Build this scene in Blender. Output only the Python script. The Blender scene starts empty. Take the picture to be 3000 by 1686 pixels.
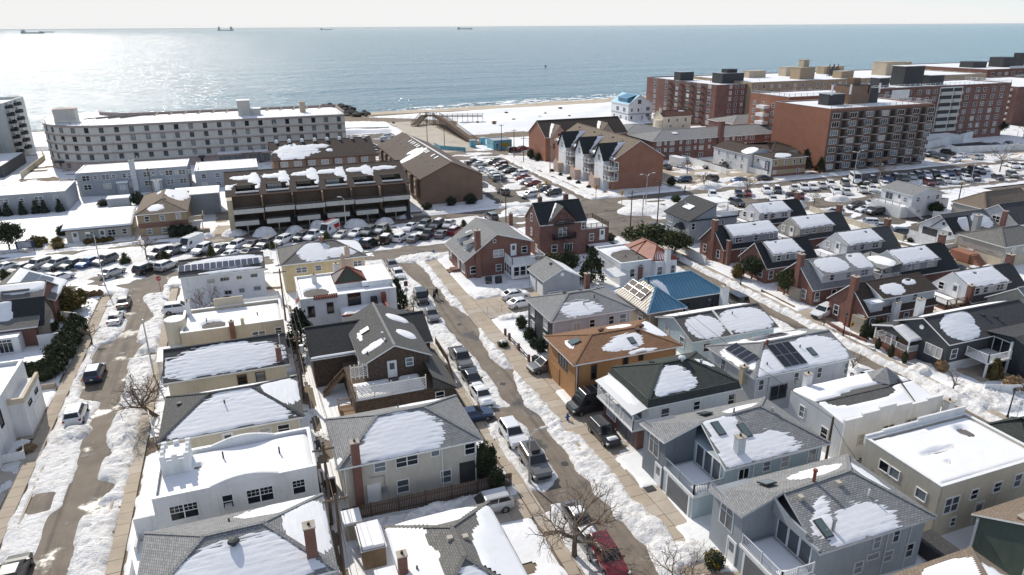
import bpy, math, random
import numpy as np
from mathutils import Vector, Matrix
R = math.radians
random.seed(7)
rng = np.random.default_rng(7)
scene = bpy.context.scene
COL = scene.collection

# ---------------------------------------------------------------- camera, sky, sun, exposure
# World axes follow the street grid: +Y runs down the streets to the ocean, +X along the avenue.
CAM_H, FOCAL, PITCH, YAW, ROLL = 40.0,24.6, math.atan(765 / 2050), R(20.5), R(0.34)
def make_camera():
    cp, sp, cy, sy = math.cos(PITCH), math.sin(PITCH), math.cos(YAW), math.sin(YAW)
    fw = Vector((sy * cp, cy * cp, -sp)); rt = Vector((cy, -sy, 0)); up = Vector((sy * sp, cy * sp, cp))
    r2 = rt * math.cos(ROLL) - up * math.sin(ROLL); u2 = rt * math.sin(ROLL) + up * math.cos(ROLL)
    cam = bpy.data.cameras.new('camera'); cam.sensor_width = 36; cam.lens = FOCAL
    cam.clip_start = 1; cam.clip_end = 300000
    o = bpy.data.objects.new('camera', cam); COL.objects.link(o)
    o.matrix_world = Matrix(((r2.x, u2.x, -fw.x, 0),(r2.y, u2.y, -fw.y, 0),(r2.z, u2.z, -fw.z, CAM_H),(0,0,0,1)))
    scene.camera = o
make_camera()
SUN_EL, SUN_AZ = R(37), R(-14)          # azimuth clockwise from +Y
world = bpy.data.worlds.new('World'); scene.world = world; world.use_nodes = True
wn = world.node_tree.nodes; wn.clear()
sky = wn.new('ShaderNodeTexSky'); sky.sky_type = 'NISHITA'; sky.sun_disc = False
sky.sun_elevation = SUN_EL; sky.sun_rotation = SUN_AZ; sky.air_density = 0.55; sky.dust_density = 0.3; sky.ozone_density = 5.0
bg = wn.new('ShaderNodeBackground'); bg.inputs['Strength'].default_value = 0.15
wo = wn.new('ShaderNodeOutputWorld')
def sky_mix(mode, a, col, fac):               # even pale veil added to fill shadows: evens out the sky's brightness all round
    x = wn.new('ShaderNodeMix'); x.data_type = 'RGBA'; x.blend_type = mode; x.inputs[0].default_value = fac
    world.node_tree.links.new(a, x.inputs[6]); x.inputs[7].default_value = (*col, 1); return x.outputs[2]
veil = sky_mix('MIX', sky_mix('DARKEN', sky.outputs[0],(4.2,4.2,4.2),1.0),(3.55,3.6,3.5),0.36)
world.node_tree.links.new(veil, bg.inputs[0]); world.node_tree.links.new(bg.outputs[0], wo.inputs[0])
sd = Vector((math.sin(SUN_AZ) * math.cos(SUN_EL), math.cos(SUN_AZ) * math.cos(SUN_EL), math.sin(SUN_EL)))
sl = bpy.data.lights.new('sun','SUN'); sl.energy = 2.9; sl.angle = R(0.55); sl.color = (1.0,0.935,0.83)
so = bpy.data.objects.new('sun', sl); COL.objects.link(so); so.rotation_euler = (-sd).to_track_quat('-Z','Y').to_euler()
scene.view_settings.view_transform = 'Standard'; scene.view_settings.look = 'None'
scene.view_settings.exposure = 0.6; scene.view_settings.gamma = 1.0
scene.render.engine = 'CYCLES'
scene.cycles.max_bounces = 5; scene.cycles.diffuse_bounces = 4; scene.cycles.glossy_bounces = 2
scene.cycles.transmission_bounces = 2; scene.cycles.caustics_reflective = False; scene.cycles.caustics_refractive = False

# ---------------------------------------------------------------- procedural materials
MATS = {}
def mk(name, col, rough=0.75, kind='plain', col2=None, bump=0.3, metal=0.0, spec=0.3, var=0.14, p=None, coat=0.0):
    if name in MATS: return MATS[name]
    m = bpy.data.materials.new(name); m.use_nodes = True; MATS[name] = m
    nt = m.node_tree; N = nt.nodes; L = nt.links
    b = N['Principled BSDF']
    b.inputs['Roughness'].default_value = rough; b.inputs['Metallic'].default_value = metal
    b.inputs['Specular IOR Level'].default_value = spec; b.inputs['Coat Weight'].default_value = coat
    b.inputs['Coat Roughness'].default_value = 0.06
    c1 = (*col, 1); c2 = (*(col2 or tuple(c * (1 - var) for c in col)),1)
    def node(t, **k):
        n = N.new(t)
        for a, v in k.items():
            if a in n.inputs: n.inputs[a].default_value = v
            else: setattr(n, a, v)
        return n
    def noise(scale, detail=3, vec=None, rgh=0.55):
        n = node('ShaderNodeTexNoise'); n.inputs['Scale'].default_value = scale; n.inputs['Detail'].default_value = detail
        n.inputs['Roughness'].default_value = rgh
        if vec is not None: L.new(vec, n.inputs['Vector'])
        return n
    def mix(a, c, fac, mode='MIX'):
        x = N.new('ShaderNodeMix'); x.data_type = 'RGBA'; x.blend_type = mode
        for s, v in ((x.inputs[6], a),(x.inputs[7], c),(x.inputs[0], fac)):
            if hasattr(v, 'is_linked'): L.new(v, s)
            else: s.default_value = v
        return x.outputs[2]
    def ramp(src, a, c):
        r = N.new('ShaderNodeMapRange'); r.inputs[1].default_value = a; r.inputs[2].default_value = c; L.new(src, r.inputs[0]); return r.outputs[0]
    def bumpn(h, s, d=0.02):
        x = N.new('ShaderNodeBump'); x.inputs['Strength'].default_value = s; x.inputs['Distance'].default_value = d
        L.new(h, x.inputs['Height']); L.new(x.outputs[0], b.inputs['Normal'])
    pos = N.new('ShaderNodeNewGeometry').outputs['Position']
    uv = N.new('ShaderNodeUVMap').outputs[0] if kind in ('brick','shingle','siding','vert','shake','seam') else None
    if kind == 'flat':
        b.inputs['Base Color'].default_value = c1
        return m
    big = ramp(noise(0.45,4, pos).outputs[0],0.35,0.68)
    if kind in ('plain','stucco','siding','vert'):
        cc = mix(c1, c2, big); mp = N.new('ShaderNodeMapping'); mp.inputs['Scale'].default_value = (2.2,2.2,0.22); L.new(pos, mp.inputs[0])
        cc = mix(cc, (0.80,0.78,0.74,1), ramp(noise(1.0,5, mp.outputs[0],0.65).outputs[0],0.52,0.78),'MULTIPLY')
        if kind == 'stucco' or kind == 'plain': bumpn(noise(14,3, pos).outputs[0], bump)
        else:
            w = p or (0.13 if kind == 'siding' else 0.25)
            sx = N.new('ShaderNodeSeparateXYZ'); L.new(uv, sx.inputs[0])
            d = node('ShaderNodeMath', operation='DIVIDE'); L.new(sx.outputs[1 if kind == 'siding' else 0], d.inputs[0]); d.inputs[1].default_value = w
            fr = node('ShaderNodeMath', operation='FRACT'); L.new(d.outputs[0], fr.inputs[0])
            bumpn(fr.outputs[0] if kind == 'siding' else ramp(fr.outputs[0],0.0,0.12),0.8,0.03)
        L.new(cc, b.inputs['Base Color'])
    elif kind in ('brick','shingle','shake'):
        t = N.new('ShaderNodeTexBrick'); L.new(uv, t.inputs['Vector']); t.inputs['Scale'].default_value = 1
        w, h, ms = {'brick': (0.21,0.07,0.01),'shingle': (0.33,0.17,0.022),'shake': (0.22,0.24,0.02)}[kind]
        t.inputs['Brick Width'].default_value = w; t.inputs['Row Height'].default_value = h; t.inputs['Mortar Size'].default_value = ms
        t.inputs['Mortar Smooth'].default_value = 0.3; t.inputs['Bias'].default_value = 0.0
        t.inputs['Color1'].default_value = c1; t.inputs['Color2'].default_value = c2
        t.inputs['Mortar'].default_value = (0.30,0.27,0.24,1) if kind == 'brick' else tuple(c * 0.45 for c in c2[:3]) + (1,)
        cc = mix(t.outputs[0],(*(c * 0.72 for c in col),1), big, 'MIX')
        mm = N.new('ShaderNodeMath'); mm.operation = 'MULTIPLY'; L.new(big, mm.inputs[0]); mm.inputs[1].default_value = 0.45
        cc = mix(t.outputs[0],(*(c * 0.7 for c in col),1), mm.outputs[0])
        n2 = ramp(noise(0.12,2, pos).outputs[0],0.3,0.7)
        cc = mix(cc, (0.93,0.93,0.95,1), n2,'MULTIPLY')
        L.new(cc, b.inputs['Base Color'])
        inv = node('ShaderNodeMath', operation='SUBTRACT'); inv.inputs[0].default_value = 1; L.new(t.outputs[1], inv.inputs[1])
        bumpn(inv.outputs[0], bump, 0.03)
    elif kind == 'seam':
        L.new(mix(c1, c2, big), b.inputs['Base Color'])
    elif kind == 'snow':
        n1 = noise(1.6,6, pos, 0.65); n2 = noise(9,4, pos, 0.6)
        a = node('ShaderNodeMath', operation='ADD'); L.new(n1.outputs[0], a.inputs[0])
        sc = node('ShaderNodeMath', operation='MULTIPLY'); L.new(n2.outputs[0], sc.inputs[0]); sc.inputs[1].default_value = 0.35; L.new(sc.outputs[0], a.inputs[1])
        bumpn(a.outputs[0], bump, p or 0.18)
        L.new(mix(c1, c2, ramp(noise(0.8,5, pos, 0.7).outputs[0],0.5,0.8)), b.inputs['Base Color'])
        b.inputs['Subsurface Weight'].default_value = 0.0
    elif kind == 'ground':
        n1 = noise(p or 0.6,7, pos, 0.62); n2 = noise(26,3, pos)
        cc = mix(c1, c2, ramp(n1.outputs[0],0.38,0.66))
        vo = N.new('ShaderNodeTexNoise'); vo.inputs['Scale'].default_value = 0.16; vo.inputs['Detail'].default_value = 5; L.new(pos, vo.inputs['Vector'])
        cc = mix(cc, (0.72,0.72,0.74,1), ramp(vo.outputs[0],0.5,0.75),'MULTIPLY')
        if p in (0.61,0.62):
            mp = N.new('ShaderNodeMapping'); mp.inputs['Scale'].default_value = (1.1,0.035,1) if p == 0.61 else (0.035,1.1,1); L.new(pos, mp.inputs[0])
            cc = mix(cc, (0.66,0.67,0.70,1), ramp(noise(1.0,3, mp.outputs[0]).outputs[0],0.5,0.66),'MULTIPLY')
            wet = ramp(noise(0.22,5, pos, 0.6).outputs[0],0.56,0.64); cc = mix(cc, (0.5,0.52,0.55,1), wet, 'MULTIPLY')
            rr = N.new('ShaderNodeMapRange'); rr.inputs[3].default_value = rough; rr.inputs[4].default_value = 0.35; L.new(wet, rr.inputs[0]); L.new(rr.outputs[0], b.inputs['Roughness'])
            sal = ramp(noise(0.5,6, pos, 0.7).outputs[0],0.6,0.75); cc = mix(cc, (0.34,0.32,0.30,1), sal)
        L.new(cc, b.inputs['Base Color']); bumpn(n2.outputs[0], bump, 0.02)
    elif kind == 'foliage':
        cc = mix(c1, c2, ramp(noise(1.1,3, pos).outputs[0],0.35,0.65)); L.new(cc, b.inputs['Base Color'])
    return m
W8 = mk('white_paint',(0.80,0.80,0.79),0.5, var=0.06, bump=0.05)
def snowmats():
    mk('snow',(0.82,0.82,0.825),0.55,'snow',(0.76,0.755,0.755), bump=0.5, p=0.12, spec=0.2)
    mk('roof_snow',(0.82,0.82,0.83),0.55,'snow',(0.77,0.77,0.78), bump=0.22, p=0.10, spec=0.2)
    mk('street_snow',(0.82,0.81,0.80),0.6,'snow',(0.47,0.42,0.36), bump=1.0, p=0.3, spec=0.2)
snowmats()
mk('asphalt',(0.15,0.13,0.11),0.9,'ground',(0.10,0.088,0.076), bump=0.25)
mk('street',(0.215,0.178,0.14),0.85,'ground',(0.165,0.138,0.11), bump=0.25, metal=0.0, p=0.61); mk('avenue',(0.20,0.168,0.135),0.85,'ground',(0.15,0.128,0.104), bump=0.25, p=0.62)
mk('wet_asphalt',(0.075,0.065,0.055),0.55,'ground',(0.095,0.08,0.068), bump=0.2)
mk('concrete',(0.43,0.36,0.28),0.85,'ground',(0.37,0.31,0.24), bump=0.15)
mk('concrete_pale',(0.47,0.41,0.34),0.85,'ground',(0.40,0.35,0.285), bump=0.15)
mk('soil',(0.22,0.17,0.12),0.95,'ground',(0.16,0.13,0.10))
mk('sand',(0.50,0.42,0.32),0.9,'ground',(0.43,0.36,0.28), p=0.15)
mk('trim_dark',(0.05,0.05,0.055),0.6, var=0.2)
mk('glass_dark',(0.012,0.014,0.018),0.06,'flat', spec=0.6)
mk('glass_mid',(0.09,0.10,0.11),0.10,'flat', spec=0.6)
mk('glass_blind',(0.42,0.41,0.39),0.25,'flat', spec=0.5)
mk('glass_sky',(0.16,0.19,0.21),0.05,'flat', spec=0.9)
mk('car_glass',(0.015,0.017,0.02),0.04,'flat', spec=0.6)
mk('tyre',(0.02,0.02,0.02),0.85,'flat'); mk('rim',(0.35,0.35,0.36),0.35,'flat', metal=0.8)
mk('lamp_glass',(0.75,0.75,0.75),0.15,'flat'); mk('tail_red',(0.35,0.01,0.01),0.25,'flat')
mk('plate',(0.75,0.70,0.45),0.5,'flat')
mk('brick_red',(0.235,0.075,0.045),0.85,'brick',(0.15,0.05,0.035))
mk('brick_dark',(0.20,0.062,0.045),0.85,'brick',(0.135,0.045,0.035))
mk('brick_orange',(0.38,0.135,0.065),0.85,'brick',(0.27,0.095,0.055))
mk('brick_brown',(0.25,0.135,0.075),0.85,'brick',(0.19,0.105,0.06))
mk('brick_tan',(0.46,0.34,0.20),0.85,'brick',(0.38,0.28,0.17))
mk('galv',(0.45,0.46,0.47),0.4,'flat', metal=0.7); mk('black_metal',(0.025,0.025,0.028),0.5,'flat')
mk('wood_pole',(0.16,0.11,0.075),0.9, var=0.35); mk('bark',(0.17,0.13,0.10),0.95, var=0.4)
mk('twig',(0.19,0.14,0.105),0.95,'flat'); mk('fence_wood',(0.12,0.085,0.065),0.9, var=0.35)
mk('deck_wood',(0.27,0.18,0.11),0.85, var=0.3)
mk('solar',(0.010,0.012,0.02),0.12,'flat', spec=0.6); mk('solar_blue',(0.06,0.075,0.12),0.18,'flat', spec=0.6)
mk('tar',(0.11,0.10,0.095),0.9,'ground',(0.15,0.14,0.13)); mk('skylight',(0.10,0.14,0.14),0.05,'flat', spec=0.7)

# ---------------------------------------------------------------- mesh helpers
def newell(P):
    nx = ny = nz = 0.0
    for i in range(len(P)):
        a, b = P[i - 1], P[i]
        nx += (a[1] - b[1]) * (a[2] + b[2]); ny += (a[2] - b[2]) * (a[0] + b[0]); nz += (a[0] - b[0]) * (a[1] + b[1])
    l = math.sqrt(nx * nx + ny * ny + nz * nz) or 1
    return nx / l, ny / l, nz / l
ORIG = {}                                  # world origin of every thing, so meshes can be written in world metres
class MB:
    def __init__(s): s.v = []; s.f = []; s.m = []
    def face(s, pts, m=0):
        i = len(s.v); s.v += [tuple(p) for p in pts]; s.f.append(tuple(range(i, i + len(pts)))); s.m.append(m); return s
    def box(s, x0, x1, y0, y1, z0, z1, m=0, top=None, bottom=True):
        a, b, c, d = (x0, y0),(x1, y0),(x1, y1),(x0, y1)
        for p, q in ((a, b),(b, c),(c, d),(d, a)): s.face([(*p, z0),(*q, z0),(*q, z1),(*p, z1)], m)
        s.face([(*a, z1),(*b, z1),(*c, z1),(*d, z1)], m if top is None else top)
        if bottom: s.face([(*d, z0),(*c, z0),(*b, z0),(*a, z0)], m)
        return s
    def prism(s, P, z0, z1, m=0, top=None):
        n = len(P)
        for i in range(n):
            a, b = P[i], P[(i + 1) % n]; s.face([(*a, z0),(*b, z0),(*b, z1),(*a, z1)], m)
        s.face([(*p, z1) for p in P], m if top is None else top); s.face([(*p, z0) for p in P[::-1]], m); return s
    def tube(s, p, q, r0, r1=None, n=6, m=0, cap=True):
        p = Vector(p); q = Vector(q); d = q - p
        if d.length < 1e-5: return s
        d.normalize(); r1 = r0 if r1 is None else r1
        a = d.orthogonal().normalized(); b = d.cross(a)
        A = [p + (a * math.cos(t) + b * math.sin(t)) * r0 for t in (2 * math.pi * i / n for i in range(n))]
        B = [q + (a * math.cos(t) + b * math.sin(t)) * r1 for t in (2 * math.pi * i / n for i in range(n))]
        for i in range(n): s.face([A[i], A[(i + 1) % n], B[(i + 1) % n], B[i]], m)
        if cap: s.face(B, m); s.face(A[::-1], m)
        return s
    def beam(s, p, q, w, h, m=0):
        """rectangular bar from p to q, w wide horizontally, h high (p, q run along its centre)"""
        p = Vector(p); q = Vector(q); d = (q - p).normalized()
        up = Vector((0,0,1)) if abs(d.z) < 0.95 else Vector((0,1,0))
        a = d.cross(up).normalized() * (w / 2); b = a.cross(d).normalized() * (h / 2)
        A = [p - a - b, p + a - b, p + a + b, p - a + b]; B = [x + (q - p) for x in A]
        for i in range(4): s.face([A[i], A[(i + 1) % 4], B[(i + 1) % 4], B[i]], m)
        s.face(B, m); s.face(A[::-1], m); return s
    def wire(s, pts, r, n=4, m=0):
        for a, b in zip(pts, pts[1:]): s.tube(a, b, r, r, n, m, False)
        return s
    def mesh(s, name, mats, org=(0,0,0), uv=True, smooth=False, weld=False):
        me = bpy.data.meshes.new(name)
        me.from_pydata([(x - org[0], y - org[1], z - org[2]) for x, y, z in s.v],[], s.f)
        for mm in (mats if isinstance(mats, (list, tuple)) else [mats]): me.materials.append(MATS[mm] if isinstance(mm, str) else mm)
        if any(s.m): me.polygons.foreach_set('material_index', s.m)
        if uv:
            ul = me.uv_layers.new(name='UVMap'); co = []
            for f in s.f:
                P = [s.v[i] for i in f]; n = newell(P)
                if abs(n[2]) > 0.97: t = (1,0,0); b = (0,1,0)
                else:
                    l = math.hypot(n[0], n[1]); t = (-n[1] / l, n[0] / l, 0)
                    b = (n[1] * t[2] - n[2] * t[1], n[2] * t[0] - n[0] * t[2], n[0] * t[1] - n[1] * t[0])
                for p in P: co += [p[0] * t[0] + p[1] * t[1] + p[2] * t[2], p[0] * b[0] + p[1] * b[1] + p[2] * b[2]]
            ul.data.foreach_set('uv', co)
        if smooth: me.polygons.foreach_set('use_smooth',[True] * len(s.f))
        me.update(); return me
    def build(s, name, mats, parent=None, org=None, **k):
        if not s.f: return None
        o3 = org if org is not None else (ORIG.get(parent.name, (0,0,0)) if parent else (0,0,0))
        return link(name, s.mesh(name, mats, o3, **k), parent, (0,0,0) if (parent or org is None) else o3)
def link(name, data, parent=None, loc=(0,0,0), rz=0.0, scale=None):
    o = bpy.data.objects.new(name, data); COL.objects.link(o)
    o.location = loc
    if rz: o.rotation_euler = (0,0, rz)
    if scale: o.scale = scale
    if parent is not None:
        o.parent = parent
        if parent.name in ORIG: ORIG[o.name] = ORIG[parent.name]
    return o
def tag(o, label=None, cat=None, group=None, kind=None):
    if label: o['label'] = label
    if cat: o['category'] = cat
    if group: o['group'] = group
    if kind: o['kind'] = kind
    return o
def thing(name, label, cat, x=0.0, y=0.0, z=0.0, rz=0.0, group=None):
    o = link(name, None, None, (x, y, z), rz); o.empty_display_size = 0.5
    ORIG[o.name] = (x, y, z); return tag(o, label, cat, group)
def structure(name, mb, mats, **k): return tag(mb.build(name, mats, **k), kind='structure')

# ---------------------------------------------------------------- value noise on arrays
def vnoise(x, y, sc, seed):
    g = np.random.default_rng(seed).random((64,64)); X = x / sc; Y = y / sc
    xi = np.floor(X).astype(int); yi = np.floor(Y).astype(int); fx = X - xi; fy = Y - yi
    fx = fx * fx * (3 - 2 * fx); fy = fy * fy * (3 - 2 * fy); xi %= 64; yi %= 64; x1 = (xi + 1) % 64; y1 = (yi + 1) % 64
    return (g[xi, yi] * (1 - fx) + g[x1, yi] * fx) * (1 - fy) + (g[xi, y1] * (1 - fx) + g[x1, y1] * fx) * fy
def fbm(x, y, sc, seed, oct=3):
    t = 0; a = 1; s = 0
    for i in range(oct): t = t + a * vnoise(x + 17.3 * i, y - 9.1 * i, sc / 2 ** i, seed + i); s += a; a *= 0.5
    return t / s
def inpoly(x, y, P):
    r = np.zeros(x.shape, bool); n = len(P)
    for i in range(n):
        x0, y0 = P[i]; x1, y1 = P[(i + 1) % n]
        if y0 == y1: continue
        r ^= ((y0 > y) != (y1 > y)) & (x < (x1 - x0) * (y - y0) / (y1 - y0) + x0)
    return r
def gridmesh(name, V, nx, ny, keep, mats, parent=None, org=(0,0,0), smooth=True):
    """grid of nx*ny vertices V (n,3); keep: bool (nx-1, ny-1) cells"""
    I = np.arange(nx * ny).reshape(nx, ny)
    F = np.stack([I[:-1, :-1], I[1:, :-1], I[1:, 1:], I[:-1,1:]],-1)[keep]
    used, inv = np.unique(F, return_inverse=True); F = inv.reshape(-1,4); V = V[used] - np.array(org)
    me = bpy.data.meshes.new(name); me.vertices.add(len(V)); me.vertices.foreach_set('co', V.astype(np.float32).ravel())
    me.loops.add(F.size); me.loops.foreach_set('vertex_index', F.astype(np.int32).ravel())
    me.polygons.add(len(F)); me.polygons.foreach_set('loop_start', np.arange(0, F.size, 4, dtype=np.int32))
    me.polygons.foreach_set('use_smooth', np.full(len(F), smooth))
    me.materials.append(MATS[mats]); me.update(calc_edges=True); me.validate()
    return link(name, me, parent)
SN = [100]
def snow(parent, P, blobs=None, holes=(), th=0.11, res=0.26, edge=0.3, mat='roof_snow', name='snow_patch', rip=0.045, amp=0.5, nsc=1.6, course=0.24):
    """a real layer of snow lying on the planar roof polygon P (first edge = eave). blobs / holes: ellipses
    (cs, ct, rs, rt) in units of the slope's own width and depth; without blobs the whole slope is covered."""
    SN[0] += 11; sd_ = SN[0]
    P = [Vector(p) for p in P]; a = (P[1] - P[0]).normalized(); n = Vector(newell(P))
    if n.z < 0: n = -n
    th = th * (0.5 if n.z < 0.985 else 0.8)
    b = n.cross(a)
    Q = [((p - P[0]).dot(a),(p - P[0]).dot(b)) for p in P]
    if sum(q[1] for q in Q) < 0: b = -b; Q = [(u, -v) for u, v in Q]
    s0, s1 = min(q[0] for q in Q), max(q[0] for q in Q); t0, t1 = min(q[1] for q in Q), max(q[1] for q in Q)
    fine = n.z < 0.985 and rip > 0.005
    nx = max(4, int((s1 - s0) / res) + 1); ny = max(4, int((t1 - t0) / (course / 2.5 if fine else res)) + 1)
    S, T = np.meshgrid(np.linspace(s0, s1, nx), np.linspace(t0, t1, ny), indexing='ij')
    sg = 1 if sum(Q[i - 1][0] * Q[i][1] - Q[i][0] * Q[i - 1][1] for i in range(len(Q))) > 0 else -1
    d = np.full(S.shape, 1e9)
    for i in range(len(Q)):
        (u0, v0),(u1, v1) = Q[i - 1], Q[i]; l = math.hypot(u1 - u0, v1 - v0)
        if l > 1e-6: d = np.minimum(d, sg * ((u1 - u0) * (T - v0) - (v1 - v0) * (S - u0)) / l)
    W, D = s1 - s0, t1 - t0; u = (S - s0) / W; v = (T - t0) / D
    if blobs:
        m = np.full(S.shape, -9.0)
        for cs, ct, rs, rt in blobs: m = np.maximum(m, 1.15 - np.abs((u - cs) / rs) ** 2.2 - np.abs((v - ct) / rt) ** 2.2)
    else: m = np.full(S.shape, 1.0)
    for cs, ct, rs, rt in holes: m = np.minimum(m, -1.2 * (1 - np.abs((u - cs) / rs) ** 2.2 - np.abs((v - ct) / rt) ** 2.2))
    m = m + amp * 1.5 * (fbm(S, T, nsc, sd_, 5) - 0.5)
    m = np.minimum(m, (d - 0.05) / edge + amp * 0.9 * (fbm(S, T, 0.9, sd_ + 3,3) - 0.5))
    if fine:
        row = np.floor(T / course); jag = vnoise(S, row * 7.7,0.5, sd_ + 8)
        h = 0.9 * th * np.clip(m, 0,1) - max(rip, 0.035) * (((T / course) % 1.0) * 0.7 + jag - 0.45) * np.clip(1.25 - m * 0.85,0,1) + 0.01
    else: h = th * np.clip(m * 1.6,0,1) ** 0.7 * (0.8 + 0.5 * fbm(S, T, 2.6, sd_ + 5,2)) + 0.008
    h = np.where(m <= 0,-0.03, h)
    k = (h[:-1, :-1] > 0.0) | (h[1:, :-1] > 0) | (h[1:, 1:] > 0) | (h[:-1,1:] > 0)
    k &= (d[:-1, :-1] > -1e-6) & (d[1:, :-1] > -1e-6) & (d[1:, 1:] > -1e-6) & (d[:-1,1:] > -1e-6)
    if k.sum() < 3: return None
    V = np.array(P[0])[None] + S.reshape(-1,1) * np.array(a) + T.reshape(-1,1) * np.array(b) + h.reshape(-1,1) * np.array(n)
    return gridmesh(name, V, nx, ny, k, mat, parent, ORIG.get(parent.name, (0,0,0)))
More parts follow.
